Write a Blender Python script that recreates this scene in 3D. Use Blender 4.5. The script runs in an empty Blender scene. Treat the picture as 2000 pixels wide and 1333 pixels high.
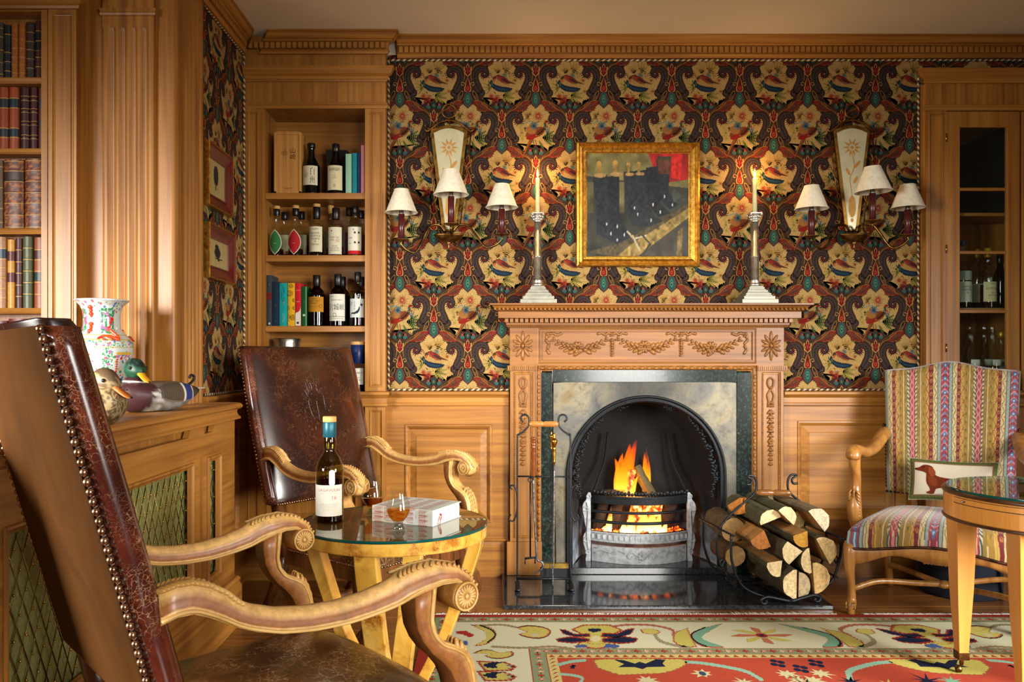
# Wood-panelled hotel library with a lit fireplace, leather armchairs and whisky on a burr table.
import bpy, math, random
import numpy as np
from mathutils import Vector, Matrix
rnd = random.Random(7)
SC = bpy.context.scene
COLL = SC.collection
pi = math.pi
# camera model: focal length in pixels, principal point, eye height (metres)
F, CX, CY, EYE = 1600.0, 955.0, 705.0, 1.10
def P(px, py, Y):
 return Vector(((px - CX) * Y / F, Y, EYE - (py - CY) * Y / F))
def GX(px, Y):
 return (px - CX) * Y / F
def GZ(py, Y):
 return EYE - (py - CY) * Y / F
def FLOORP(px, py, z=0.0):
 Y = (EYE - z) * F / (py - CY)
 return ((px - CX) * Y / F, Y)
def lin(c):
 return c / 12.92 if c <= 0.04045 else ((c + 0.055) / 1.055) ** 2.4
def H(h):
 """'rrggbb' or (r,g,b 0-255) -> linear rgba"""
 if isinstance(h, str):
  h = tuple(int(h[i:i + 2], 16) for i in (0, 2, 4))
 return (lin(h[0] / 255), lin(h[1] / 255), lin(h[2] / 255), 1.0)
# ---------------------------------------------------------------- mesh builder
class MB:
 def __init__(s):
  s.v, s.f, s.sm, s.mi, s.c = [], [], [], [], []
  s.has_col = False
 def add(s, verts, faces, smooth=False, mat=0, col=None, M=None, cols=None):
  b = len(s.v)
  if M is not None:
   verts = [M @ Vector(p) for p in verts]
  s.v.extend([tuple(p) for p in verts])
  s.f.extend([tuple(b + i for i in f) for f in faces])
  s.sm.extend([smooth] * len(faces))
  s.mi.extend([mat] * len(faces))
  if cols is not None:
   s.has_col = True
   s.c.extend(cols)
  else:
   if col is not None:
    s.has_col = True
   s.c.extend([col or (0.5, 0.5, 0.5, 1)] * len(verts))
  return s
 def box(s, x0, x1, y0, y1, z0, z1, M=None, mat=0, col=None):
  v = [(x, y, z) for x in (x0, x1) for y in (y0, y1) for z in (z0, z1)]
  f = [(0, 1, 3, 2), (4, 6, 7, 5), (0, 4, 5, 1), (2, 3, 7, 6), (0, 2, 6, 4), (1, 5, 7, 3)]
  return s.add(v, f, False, mat, col, M)
 def lathe(s, prof, n=24, M=None, smooth=True, mat=0, col=None, a0=0, a1=2 * pi, colf=None):
  full = abs(a1 - a0 - 2 * pi) < 1e-6
  m = n if full else n + 1
  v, f, cols = [], [], []
  for k, (r, z) in enumerate(prof):
   for i in range(m):
    a = a0 + (a1 - a0) * i / n
    v.append((r * math.cos(a), r * math.sin(a), z))
    if colf:
     cols.append(colf(a, z, k))
  for k in range(len(prof) - 1):
   for i in range(n):
    j = (i + 1) % m
    f.append((k * m + i, k * m + j, (k + 1) * m + j, (k + 1) * m + i))
  return s.add(v, f, smooth, mat, col, M, cols if colf else None)
 def tube(s, pts, r, n=8, closed=False, smooth=True, mat=0, col=None, M=None, cap=True, flat=1.0, up=None):
  pts = [Vector(p) for p in pts]
  N = len(pts)
  rs = r if isinstance(r, (list, tuple)) else [r] * N
  v, f = [], []
  prev = None
  for i in range(N):
   if closed:
    t = pts[(i + 1) % N] - pts[i - 1]
   else:
    t = pts[min(i + 1, N - 1)] - pts[max(i - 1, 0)]
   if t.length < 1e-9:
    t = Vector((0, 0, 1))
   t.normalize()
   if up is not None:
    a = Vector(up)
   elif prev is None:
    a = Vector((0, 0, 1)) if abs(t.z) < 0.9 else Vector((1, 0, 0))
   else:
    a = prev
   a = a - t * a.dot(t)
   if a.length < 1e-6:
    a = Vector((1, 0, 0)) - t * t.x
   a.normalize()
   prev = a
   b = t.cross(a)
   for k in range(n):
    an = 2 * pi * k / n
    v.append(pts[i] + a * (math.cos(an) * rs[i]) + b * (math.sin(an) * rs[i] * flat))
  for i in range(N if closed else N - 1):
   j = (i + 1) % N
   for k in range(n):
    l = (k + 1) % n
    f.append((i * n + k, i * n + l, j * n + l, j * n + k))
  if not closed and cap:
   f.append(tuple(range(n - 1, -1, -1)))
   f.append(tuple((N - 1) * n + k for k in range(n)))
  return s.add(v, f, smooth, mat, col, M)
 def loft(s, rings, closed=True, cap=True, smooth=True, mat=0, col=None, M=None, cols=None):
  n = len(rings[0])
  v = [p for r in rings for p in r]
  f = []
  for i in range(len(rings) - 1):
   for k in range(n if closed else n - 1):
    l = (k + 1) % n
    f.append((i * n + k, i * n + l, (i + 1) * n + l, (i + 1) * n + k))
  if cap and closed:
   f.append(tuple(range(n - 1, -1, -1)))
   f.append(tuple((len(rings) - 1) * n + k for k in range(n)))
  return s.add(v, f, smooth, mat, col, M, cols)
 def grid(s, fn, nu, nv, smooth=True, mat=0, col=None, M=None, colf=None):
  v = [fn(i / nu, j / nv) for j in range(nv + 1) for i in range(nu + 1)]
  f = [(j * (nu + 1) + i, j * (nu + 1) + i + 1, (j + 1) * (nu + 1) + i + 1, (j + 1) * (nu + 1) + i)
    for j in range(nv) for i in range(nu)]
  cols = None
  if colf is not None:
   U, V = np.meshgrid(np.arange(nu + 1) / nu, np.arange(nv + 1) / nv)
   arr = colf(U.ravel(), V.ravel())
   cols = [tuple(a) for a in arr]
  return s.add(v, f, smooth, mat, col, M, cols)
 def ball(s, c, r, M=None, nu=16, nv=10, mat=0, col=None):
  if not isinstance(r, (tuple, list)):
   r = (r, r, r)
  v, f = [], []
  for j in range(1, nv):
   t = pi * j / nv
   for i in range(nu):
    a = 2 * pi * i / nu
    v.append((r[0] * math.sin(t) * math.cos(a), r[1] * math.sin(t) * math.sin(a), r[2] * math.cos(t)))
  v += [(0, 0, r[2]), (0, 0, -r[2])]
  top, bot = len(v) - 2, len(v) - 1
  for j in range(nv - 2):
   for i in range(nu):
    k = (i + 1) % nu
    f.append((j * nu + i, (j + 1) * nu + i, (j + 1) * nu + k, j * nu + k))
  for i in range(nu):
   k = (i + 1) % nu
   f.append((top, i, k))
   f.append((bot, (nv - 2) * nu + k, (nv - 2) * nu + i))
  T = Matrix.Translation(Vector(c)) @ (M.to_4x4() if M is not None else Matrix.Identity(4))
  return s.add(v, f, True, mat, col, T)
 def prism(s, poly, fn, d0, d1, smooth=False, mat=0, col=None, sides=True, back=True):
  """poly of (a,b); fn(a,b,d)->xyz; front face at d1"""
  n = len(poly)
  v = [fn(a, b, d0) for a, b in poly] + [fn(a, b, d1) for a, b in poly]
  f = [tuple(range(n, 2 * n))]
  if back:
   f.append(tuple(range(n - 1, -1, -1)))
  if sides:
   f += [(i, (i + 1) % n, n + (i + 1) % n, n + i) for i in range(n)]
  return s.add(v, f, smooth, mat, col)
 def mould_x(s, prof, x0, x1, yw, m0=0, m1=0, mat=0, smooth=False, closed=False):
  """profile (d,z): d = stand-off towards the room (-Y) from y=yw; mitre m* grows the end by m*d"""
  n = len(prof)
  v = [(x0 - m0 * d, yw - d, z) for d, z in prof] + [(x1 + m1 * d, yw - d, z) for d, z in prof]
  f = [(i, i + 1, n + i + 1, n + i) for i in range(n - 1)]
  if m0 == 0:
   f.append(tuple(range(n)))
  if m1 == 0:
   f.append(tuple(range(2 * n - 1, n - 1, -1)))
  s.add(v, f, smooth, mat)
  if m0 > 0:
   s._ret(prof, x0, yw, -1, mat)
  if m1 > 0:
   s._ret(prof, x1, yw, 1, mat)
  return s
 def _ret(s, prof, x, yw, sg, mat):
  n = len(prof)
  v = [(x + sg * d, yw - d, z) for d, z in prof] + [(x + sg * d, yw, z) for d, z in prof]
  f = [(i, i + 1, n + i + 1, n + i) for i in range(n - 1)]
  s.add(v, f, False, mat)
 def mould_y(s, prof, y0, y1, xw, sg=1, m0=0, m1=0, mat=0):
  """profile (d,z): d grows along sg*X from x=xw"""
  n = len(prof)
  v = [(xw + sg * d, y0 + m0 * d, z) for d, z in prof] + [(xw + sg * d, y1 + m1 * d, z) for d, z in prof]
  f = [(i, i + 1, n + i + 1, n + i) for i in range(n - 1)]
  f.append(tuple(range(n)))
  f.append(tuple(range(2 * n - 1, n - 1, -1)))
  return s.add(v, f, False, mat)
 def frame_rect(s, x0, x1, z0, z1, prof, fn, mat=0):
  """mitred picture-frame moulding: prof (inset, height) loops round the rectangle"""
  rings = []
  for ins, h in prof:
   rings.append([fn(x0 + ins, z0 + ins, h), fn(x1 - ins, z0 + ins, h),
        fn(x1 - ins, z1 - ins, h), fn(x0 + ins, z1 - ins, h)])
  return s.loft(rings, True, False, False, mat)
 def merge(s, o, M=None):
  b = len(s.v)
  s.v.extend([tuple(M @ Vector(p)) for p in o.v] if M is not None else o.v)
  s.f.extend([tuple(b + i for i in f) for f in o.f])
  s.sm.extend(o.sm); s.mi.extend(o.mi); s.c.extend(o.c)
  s.has_col |= o.has_col
  return s
 def build(s, name, mats, parent=None, bevel=0, subsurf=0, local=False, label=None, seg=2, weld=False):
  me = bpy.data.meshes.new(name)
  v = s.v
  root = parent
  while root is not None and root.parent is not None:
   root = root.parent
  if root is not None and not local:
   inv = WM[root.name].inverted()
   v = [tuple(inv @ Vector(p)) for p in v]
  me.from_pydata(v, [], s.f)
  if not isinstance(mats, (list, tuple)):
   mats = [mats]
  for m in mats:
   me.materials.append(m)
  me.polygons.foreach_set('use_smooth', s.sm)
  if len(mats) > 1:
   me.polygons.foreach_set('material_index', s.mi)
  if s.has_col:
   at = me.color_attributes.new('Col', 'FLOAT_COLOR', 'POINT')
   at.data.foreach_set('color', np.array(s.c, dtype=np.float32).ravel())
  me.update()
  o = bpy.data.objects.new(name, me)
  COLL.objects.link(o)
  WM[o.name] = Matrix.Identity(4)
  if parent is not None:
   o.parent = parent
  if weld:
   m = o.modifiers.new('weld', 'WELD'); m.merge_threshold = 1e-5
  if subsurf:
   m = o.modifiers.new('sub', 'SUBSURF'); m.levels = m.render_levels = subsurf
  if bevel:
   m = o.modifiers.new('bev', 'BEVEL'); m.width = bevel; m.segments = seg
   m.limit_method = 'ANGLE'; m.angle_limit = math.radians(40)
  if label:
   o['label'] = label
  return o
WM = {}
def tag(o, label=None, cat=None, group=None, kind=None):
 if label: o['label'] = label
 if cat: o['category'] = cat
 if group: o['group'] = group
 if kind: o['kind'] = kind
 return o
def thing(name, label, cat, loc=(0, 0, 0), rz=0.0, group=None):
 o = bpy.data.objects.new(name, None)
 COLL.objects.link(o)
 o.location = loc
 o.rotation_euler = (0, 0, rz)
 o.empty_display_size = 0.05
 WM[o.name] = Matrix.Translation(Vector(loc)) @ Matrix.Rotation(rz, 4, 'Z')
 return tag(o, label, cat, group)
def copy_tree(o, parent=None):
 c = o.copy()
 COLL.objects.link(c)
 c.parent = parent
 for ch in list(o.children):
  copy_tree(ch, c)
 return c
def place_copy(src, loc, rz, label, group=None):
 c = copy_tree(src)
 c.location = loc
 c.rotation_euler = (0, 0, rz)
 WM[c.name] = Matrix.Translation(Vector(loc)) @ Matrix.Rotation(rz, 4, 'Z')
 return tag(c, label, None, group)
def smooth_path(pts, k=6, closed=False):
 """Catmull-Rom resample"""
 pts = [Vector(p) for p in pts]
 n = len(pts)
 out = []
 rng = range(n) if closed else range(n - 1)
 for i in rng:
  if closed:
   a, b, c, d = pts[i - 1], pts[i], pts[(i + 1) % n], pts[(i + 2) % n]
  else:
   b, c = pts[i], pts[i + 1]
   a = pts[i - 1] if i > 0 else b * 2 - c
   d = pts[i + 2] if i + 2 < n else c * 2 - b
  for t in range(k):
   t = t / k
   out.append(0.5 * ((2 * b) + (c - a) * t + (2 * a - 5 * b + 4 * c - d) * t * t + (3 * b - a - 3 * c + d) * t ** 3))
 if not closed:
  out.append(pts[-1])
 return out
def sp2(pts, k=6, closed=False):
 return [(p.x, p.y) for p in smooth_path([(a, b, 0) for a, b in pts], k, closed)]
def interp(xs, ys, x):
 return float(np.interp(x, xs, ys))
# ---------------------------------------------------------------- text
_TX = {}
def text_geo(s, lead=1.0):
 key = (s, lead)
 if key not in _TX:
  cu = bpy.data.curves.new('txt', 'FONT')
  cu.body = s
  cu.align_x = 'CENTER'
  cu.space_line = lead
  cu.resolution_u = 2
  ob = bpy.data.objects.new('txt', cu)
  COLL.objects.link(ob)
  dg = bpy.context.evaluated_depsgraph_get()
  me = ob.evaluated_get(dg).to_mesh()
  vs = np.array([v.co[:] for v in me.vertices]) if len(me.vertices) else np.zeros((1, 3))
  fs = [tuple(p.vertices) for p in me.polygons]
  ob.evaluated_get(dg).to_mesh_clear()
  bpy.data.objects.remove(ob)
  bpy.data.curves.remove(cu)
  lo, hi = vs.min(0), vs.max(0)
  size = np.maximum(hi - lo, 1e-6)
  vs = (vs - (lo + hi) / 2)
  _TX[key] = (vs, fs, size)
 return _TX[key]
def put_text(mb, s, cx, cy, w, h, fn, col, d=0.0, rot=0, mat=0, keep=True):
 """fit text s into w x h at (cx,cy); fn(a,b,d) -> xyz; rot in quarter turns"""
 vs, fs, size = text_geo(s)
 sx, sy = w / size[0], h / size[1]
 if keep:
  sx = min(sx, sy * 1.25); sy = min(sy, sx * 1.25)
 pts = []
 for x, y, _ in vs:
  a, b = x * sx, y * sy
  for _k in range(rot % 4):
   a, b = -b, a
  pts.append(fn(cx + a, cy + b, d))
 mb.add(pts, fs, False, mat, col)
# ---------------------------------------------------------------- materials
def new_mat(name):
 m = bpy.data.materials.new(name)
 m.use_nodes = True
 nt = m.node_tree
 nt.nodes.clear()
 out = nt.nodes.new('ShaderNodeOutputMaterial')
 return m, nt, out
def N(nt, typ, **kw):
 n = nt.nodes.new(typ)
 for k, v in kw.items():
  if k.startswith('i_'):
   n.inputs[k[2:].replace('_', ' ')].default_value = v
  else:
   setattr(n, k, v)
 return n
def principled(nt, out, col=None, rough=0.5, metal=0.0, spec=0.5, coat=0.0, coat_rough=0.1):
 b = N(nt, 'ShaderNodeBsdfPrincipled')
 if col is not None:
  b.inputs['Base Color'].default_value = col
 b.inputs['Roughness'].default_value = rough
 b.inputs['Metallic'].default_value = metal
 b.inputs['Specular IOR Level'].default_value = spec
 b.inputs['Coat Weight'].default_value = coat
 b.inputs['Coat Roughness'].default_value = coat_rough
 nt.links.new(b.outputs[0], out.inputs[0])
 return b
def ramp(nt, stops, interp='LINEAR'):
 r = N(nt, 'ShaderNodeValToRGB')
 cr = r.color_ramp
 cr.interpolation = interp
 while len(cr.elements) > 1:
  cr.elements.remove(cr.elements[-1])
 cr.elements[0].position, cr.elements[0].color = stops[0]
 for p, c in stops[1:]:
  e = cr.elements.new(p)
  e.color = c
 return r
def bump(nt, b, height, strength=0.2, dist=0.002):
 bp = N(nt, 'ShaderNodeBump')
 bp.inputs['Strength'].default_value = strength
 bp.inputs['Distance'].default_value = dist
 nt.links.new(height, bp.inputs['Height'])
 nt.links.new(bp.outputs[0], b.inputs['Normal'])
 return bp
def coords(nt, scale=(1, 1, 1), rot=(0, 0, 0)):
 tc = N(nt, 'ShaderNodeTexCoord')
 mp = N(nt, 'ShaderNodeMapping')
 mp.inputs['Scale'].default_value = scale
 mp.inputs['Rotation'].default_value = rot
 nt.links.new(tc.outputs['Object'], mp.inputs['Vector'])
 return mp
def noise(nt, vec, scale=5, detail=4, rough=0.5, dist=0.0):
 n = N(nt, 'ShaderNodeTexNoise')
 n.inputs['Scale'].default_value = scale
 n.inputs['Detail'].default_value = detail
 n.inputs['Roughness'].default_value = rough
 n.inputs['Distortion'].default_value = dist
 nt.links.new(vec, n.inputs['Vector'])
 return n
def mixc(nt, a, b, fac, mode='MIX'):
 m = N(nt, 'ShaderNodeMix', data_type='RGBA', blend_type=mode)
 for sock, val in ((m.inputs[0], fac), (m.inputs[6], a), (m.inputs[7], b)):
  if hasattr(val, 'is_linked'):
   nt.links.new(val, sock)
  else:
   sock.default_value = val
 return m.outputs[2]
_MC = {}
def plain(name, col, rough=0.5, metal=0.0, spec=0.5, var=0.12, scale=30, coat=0.0, bumps=0.0):
 if name in _MC:
  return _MC[name]
 m, nt, out = new_mat(name)
 c = H(col)
 b = principled(nt, out, c, rough, metal, spec, coat)
 mp = coords(nt)
 n = noise(nt, mp.outputs[0], scale, 5)
 r = ramp(nt, [(0.3, tuple(x * (1 - var) for x in c[:3]) + (1,)), (0.7, tuple(min(1, x * (1 + var)) for x in c[:3]) + (1,))])
 nt.links.new(n.outputs[0], r.inputs[0])
 nt.links.new(r.outputs[0], b.inputs['Base Color'])
 if bumps:
  bump(nt, b, n.outputs[0], bumps)
 _MC[name] = m
 return m
def wood(name, light, dark, axis='Z', rough=0.42, grain=1.0, spec=0.45, coat=0.05, contrast=1.0, knots=True):
 if name in _MC:
  return _MC[name]
 m, nt, out = new_mat(name)
 b = principled(nt, out, None, rough, 0, spec, coat, 0.2)
 sc = {'X': (1.2, 40, 40), 'Y': (40, 1.2, 40), 'Z': (40, 40, 1.2)}[axis]
 mp = coords(nt, tuple(x * grain for x in sc))
 n1 = noise(nt, mp.outputs[0], 1.0, 6, 0.6, 0.4)
 sc2 = {'X': (1.5, 9, 9), 'Y': (9, 1.5, 9), 'Z': (9, 9, 1.5)}[axis]
 mp2 = coords(nt, sc2)
 n2 = noise(nt, mp2.outputs[0], 1.0, 3, 0.5, 0.5)
 w = N(nt, 'ShaderNodeMath', operation='ADD')
 s1 = N(nt, 'ShaderNodeMath', operation='MULTIPLY'); s1.inputs[1].default_value = 0.72
 s2 = N(nt, 'ShaderNodeMath', operation='MULTIPLY'); s2.inputs[1].default_value = 0.28
 nt.links.new(n1.outputs[0], s1.inputs[0]); nt.links.new(n2.outputs[0], s2.inputs[0])
 nt.links.new(s1.outputs[0], w.inputs[0]); nt.links.new(s2.outputs[0], w.inputs[1])
 k = 0.16 / contrast
 r = ramp(nt, [(0.5 - k, H(dark)), (0.5 + k, H(light))])
 nt.links.new(w.outputs[0], r.inputs[0])
 nt.links.new(r.outputs[0], b.inputs['Base Color'])
 bump(nt, b, n1.outputs[0], 0.06, 0.001)
 _MC[name] = m
 return m
def colattr(name, rough=0.6, spec=0.3, weave=0, gain=1.0, metal=0.0, coat=0.0, vary=0.25, vscale=300, sheen=0.0):
 """colours stored on the mesh, broken up by fine noise / woven bump"""
 if name in _MC:
  return _MC[name]
 m, nt, out = new_mat(name)
 b = principled(nt, out, None, rough, metal, spec, coat)
 a = N(nt, 'ShaderNodeAttribute', attribute_name='Col')
 mp = coords(nt)
 n = noise(nt, mp.outputs[0], vscale, 3, 0.7)
 r = ramp(nt, [(0.3, (gain * (1 - vary),) * 3 + (1,)), (0.7, (gain * (1 + vary * 0.4),) * 3 + (1,))])
 nt.links.new(n.outputs[0], r.inputs[0])
 c = mixc(nt, a.outputs['Color'], r.outputs[0], 1.0, 'MULTIPLY')
 nt.links.new(c, b.inputs['Base Color'])
 b.inputs['Sheen Weight'].default_value = sheen
 if weave:
  wv = N(nt, 'ShaderNodeTexWave', wave_type='BANDS', bands_direction='DIAGONAL')
  wv.inputs['Scale'].default_value = weave
  nt.links.new(mp.outputs[0], wv.inputs['Vector'])
  bump(nt, b, wv.outputs[0], 0.25, 0.0008)
 _MC[name] = m
 return m
def metal(name, col, rough=0.3, var=0.2, scale=25, bumps=0.0, dark=None):
 if name in _MC:
  return _MC[name]
 m, nt, out = new_mat(name)
 b = principled(nt, out, H(col), rough, 1.0)
 mp = coords(nt)
 n = noise(nt, mp.outputs[0], scale, 6, 0.65)
 c = H(col)
 d = H(dark) if dark else tuple(x * (1 - var * 2) for x in c[:3]) + (1,)
 r = ramp(nt, [(0.35, d), (0.65, c)])
 nt.links.new(n.outputs[0], r.inputs[0])
 nt.links.new(r.outputs[0], b.inputs['Base Color'])
 rr = N(nt, 'ShaderNodeMapRange')
 rr.inputs['To Min'].default_value = rough * 0.7
 rr.inputs['To Max'].default_value = rough * 1.4
 nt.links.new(n.outputs[0], rr.inputs[0])
 nt.links.new(rr.outputs[0], b.inputs['Roughness'])
 if bumps:
  bump(nt, b, n.outputs[0], bumps)
 _MC[name] = m
 return m
def thin_glass(name, tint='ffffff', rough=0.0, ior=1.5, gloss=1.0):
 """clear sheet: transparent body with fresnel reflection"""
 if name in _MC:
  return _MC[name]
 m, nt, out = new_mat(name)
 t = N(nt, 'ShaderNodeBsdfTransparent'); t.inputs[0].default_value = H(tint)
 g = N(nt, 'ShaderNodeBsdfGlossy'); g.inputs['Roughness'].default_value = rough
 g.inputs['Color'].default_value = (gloss, gloss, gloss, 1)
 lw = N(nt, 'ShaderNodeLayerWeight'); lw.inputs[0].default_value = 0.5
 pw = N(nt, 'ShaderNodeMath', operation='POWER'); pw.inputs[1].default_value = 5.0
 nt.links.new(lw.outputs['Facing'], pw.inputs[0])
 f0 = ((ior - 1) / (ior + 1)) ** 2
 fr = N(nt, 'ShaderNodeMath', operation='MULTIPLY_ADD'); fr.inputs[1].default_value = 1 - f0; fr.inputs[2].default_value = f0
 nt.links.new(pw.outputs[0], fr.inputs[0])
 mx = N(nt, 'ShaderNodeMixShader')
 nt.links.new(fr.outputs[0], mx.inputs[0]); nt.links.new(t.outputs[0], mx.inputs[1]); nt.links.new(g.outputs[0], mx.inputs[2])
 nt.links.new(mx.outputs[0], out.inputs[0])
 _MC[name] = m
 return m
def emit(name, col, strength):
 if name in _MC:
  return _MC[name]
 m, nt, out = new_mat(name)
 e = N(nt, 'ShaderNodeEmission'); e.inputs[0].default_value = H(col); e.inputs[1].default_value = strength
 nt.links.new(e.outputs[0], out.inputs[0])
 _MC[name] = m
 return m
# ================================================================= MATERIALS
PINE = ('b27a33', '7c4a1a')
pineZ = wood('pine_vertical', *PINE, axis='Z')
pineX = wood('pine_horizontal', *PINE, axis='X')
pineY = wood('pine_depth', *PINE, axis='Y')
carved = wood('carved_pine', '9a642a', '633a17', axis='X', rough=0.42, coat=0.05)
oakfloor = wood('floor_oak', '94602e', '54331a', axis='X', rough=0.28, coat=0.25, contrast=0.8)
walnut = wood('carved_walnut', 'c48f48', '7a471c', axis='X', rough=0.45, grain=1.0, coat=0.06)
walnut_light = wood('worn_walnut_edge', 'deb874', 'aa7a38', axis='X', rough=0.42, grain=1.0, coat=0.05)
walnut_dark = wood('dark_walnut', '7d4a24', '38200f', axis='Z', rough=0.3, grain=0.7, coat=0.3)
beech = wood('beech_frame', 'b5803f', '7a4c1e', axis='Z', rough=0.32, grain=0.8, coat=0.3)
satinwood = wood('satinwood', 'd99a4a', 'b87530', axis='Z', rough=0.25, grain=0.5, coat=0.4, contrast=0.8)
boxpine = wood('cedar_box_wood', 'd19a55', 'a9702f', axis='Z', rough=0.5, coat=0.0)
plaster = plain('ceiling_plaster', 'e2d8c8', 0.9, var=0.03, scale=3)
black_iron = plain('wrought_iron', '22262b', 0.42, 0.6, var=0.35, scale=120, bumps=0.15)
cast_iron = plain('cast_iron_black', '15181c', 0.5, 0.5, var=0.4, scale=60, bumps=0.25)
ash_iron = plain('ash_dusted_iron', 'a6aaae', 0.75, 0.1, var=0.3, scale=45, bumps=0.25)
soot = plain('soot', '0c0a0a', 0.95, var=0.5, scale=25, bumps=0.3)
brass = metal('brass', 'c9993f', 0.25)
old_brass = metal('aged_brass', '8a6a3c', 0.32, dark='3a2a18')
nail_br = metal('copper_nail', 'c49c7c', 0.27, dark='8a6448')
bronze = metal('bronze_patina', '8f6438', 0.4, dark='553818')
arm_wood = colattr('arm_wood', 0.42, 0.45, vary=0.35, vscale=45, coat=0.08)
silver = metal('silver_plate', 'eae7de', 0.36, dark='c4c0b6')
pewter = metal('pewter', 'aaa79d', 0.3)
gold_leaf = metal('gold_leaf', 'e0b050', 0.36, dark='a8742a', scale=60, bumps=0.1)
black_stuff = plain('black_paint', '0d0d0f', 0.45)
col_flat = colattr('printed_paper', 0.75, 0.2, vary=0.08)
col_wall = colattr('woven_wall_fabric', 0.85, 0.15, weave=180, gain=0.74, vary=0.35, vscale=260)
col_gloss = colattr('glazed_porcelain', 0.12, 0.5, coat=0.5, vary=0.0)
col_book = colattr('tooled_leather', 0.42, 0.5, vary=0.3, vscale=160)
col_rope = colattr('twisted_cord', 0.6, 0.3, vary=0.1)
col_paint = colattr('painted_wood', 0.45, 0.4, vary=0.15, vscale=200)
# ================================================================= ROOM SHELL
YW = 4.18          # face of the chimney wall
XL = -1.235        # face of the left wall
ZC = 2.74          # ceiling
YB = YW - 0.06     # face of the built-in cases
YP = 3.19          # front of the pier
XR = 3.6
BKX0, BKX1 = XL, GX(753, YB)      # whisky bookcase
CBX0 = GX(1808, YB)               # right-hand cabinet
BOX0, BOX1 = GX(517, YB), GX(713, YB)
fb = lambda x, z, h=0.0: (x, YW - h, z)
# floor boards -------------------------------------------------------------
mb = MB()
y = 0.2
k = 0
while y < 4.6:
 w = 0.165
 x = -2.4 - rnd.random()
 while x < XR:
  L = 1.3 + rnd.random() * 1.5
  mb.box(x + 0.0012, min(x + L, XR) - 0.0012, y + 0.0015, y + w - 0.0015, -0.03, 0.0)
  x += L
 y += w
mb.box(-2.6, XR, 0.2, 4.6, -0.06, -0.031)
tag(mb.build('floor', oakfloor, bevel=0.0012, seg=1), kind='structure')
mb = MB()
mb.box(-2.6, XR, 0.2, 4.6, ZC, ZC + 0.1)
tag(mb.build('ceiling', plaster), kind='structure')
# ----------------------------------------------------------------- wallpaper
RPW, RPH = 0.3467, 0.470
US = RPW / 564.0
def jag(pts, amp, step=9.0, seed=1):
 """saw-tooth leaf edge along a closed outline"""
 r = random.Random(seed)
 out = []
 n = len(pts)
 for i in range(n):
  a, b = pts[i], pts[(i + 1) % n]
  dx, dy = b[0] - a[0], b[1] - a[1]
  L = math.hypot(dx, dy)
  m = max(1, int(L / step))
  nx, ny = dy / (L + 1e-9), -dx / (L + 1e-9)
  for j in range(m):
   t = j / m
   out.append((a[0] + dx * t, a[1] + dy * t))
   t2 = (j + 0.62) / m
   am = amp * (0.6 + 0.8 * r.random())
   out.append((a[0] + dx * t2 + nx * am, a[1] + dy * t2 + ny * am))
 return out
def burst(cx, cy, r0, r1, n, seed=0, a0=0, a1=2 * pi, sq=1.0):
 r = random.Random(seed)
 out = []
 for i in range(n):
  a = a0 + (a1 - a0) * i / n
  da = (a1 - a0) / n
  rr = r1 * (0.75 + 0.4 * r.random())
  out.append((cx + r0 * math.cos(a), cy + r0 * math.sin(a) * sq))
  out.append((cx + rr * math.cos(a + da * 0.5), cy + rr * math.sin(a + da * 0.5) * sq))
 return out
def ell(cx, cy, rx, ry, rot=0.0, n=14):
 c, s = math.cos(rot), math.sin(rot)
 return [(cx + rx * math.cos(2 * pi * i / n) * c - ry * math.sin(2 * pi * i / n) * s,
    cy + rx * math.cos(2 * pi * i / n) * s + ry * math.sin(2 * pi * i / n) * c) for i in range(n)]
def stroke(pts, w):
 """ribbon polygon round a polyline; w may be a list"""
 n = len(pts)
 ws = w if isinstance(w, (list, tuple)) else [w] * n
 L, R = [], []
 for i in range(n):
  a, b = pts[max(i - 1, 0)], pts[min(i + 1, n - 1)]
  dx, dy = b[0] - a[0], b[1] - a[1]
  l = math.hypot(dx, dy) + 1e-9
  nx, ny = -dy / l * ws[i] / 2, dx / l * ws[i] / 2
  L.append((pts[i][0] + nx, pts[i][1] + ny))
  R.append((pts[i][0] - nx, pts[i][1] - ny))
 return L + R[::-1]
def fern(x0, y0, ang, L, w, n=6):
 """pinnate leaf as a single polygon"""
 c, s = math.cos(ang), math.sin(ang)
 left, right = [], []
 for i in range(n):
  t = (i + 0.15) / n
  ww = w * math.sin(pi * (0.15 + 0.8 * t))
  left += [(t * L, 1.2), (t * L + L * 0.14, ww)]
  right += [(t * L, -1.2), (t * L + L * 0.14, -ww)]
 pts = [(0, 0)] + left + [(L * 1.05, 0)] + right[::-1]
 return [(x0 + a * c - b * s, y0 + a * s + b * c) for a, b in pts]
mir = lambda pts: [(-x, y) for x, y in pts][::-1]
sym = lambda half: half + [(-x, y) for x, y in half[::-1]]
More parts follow.
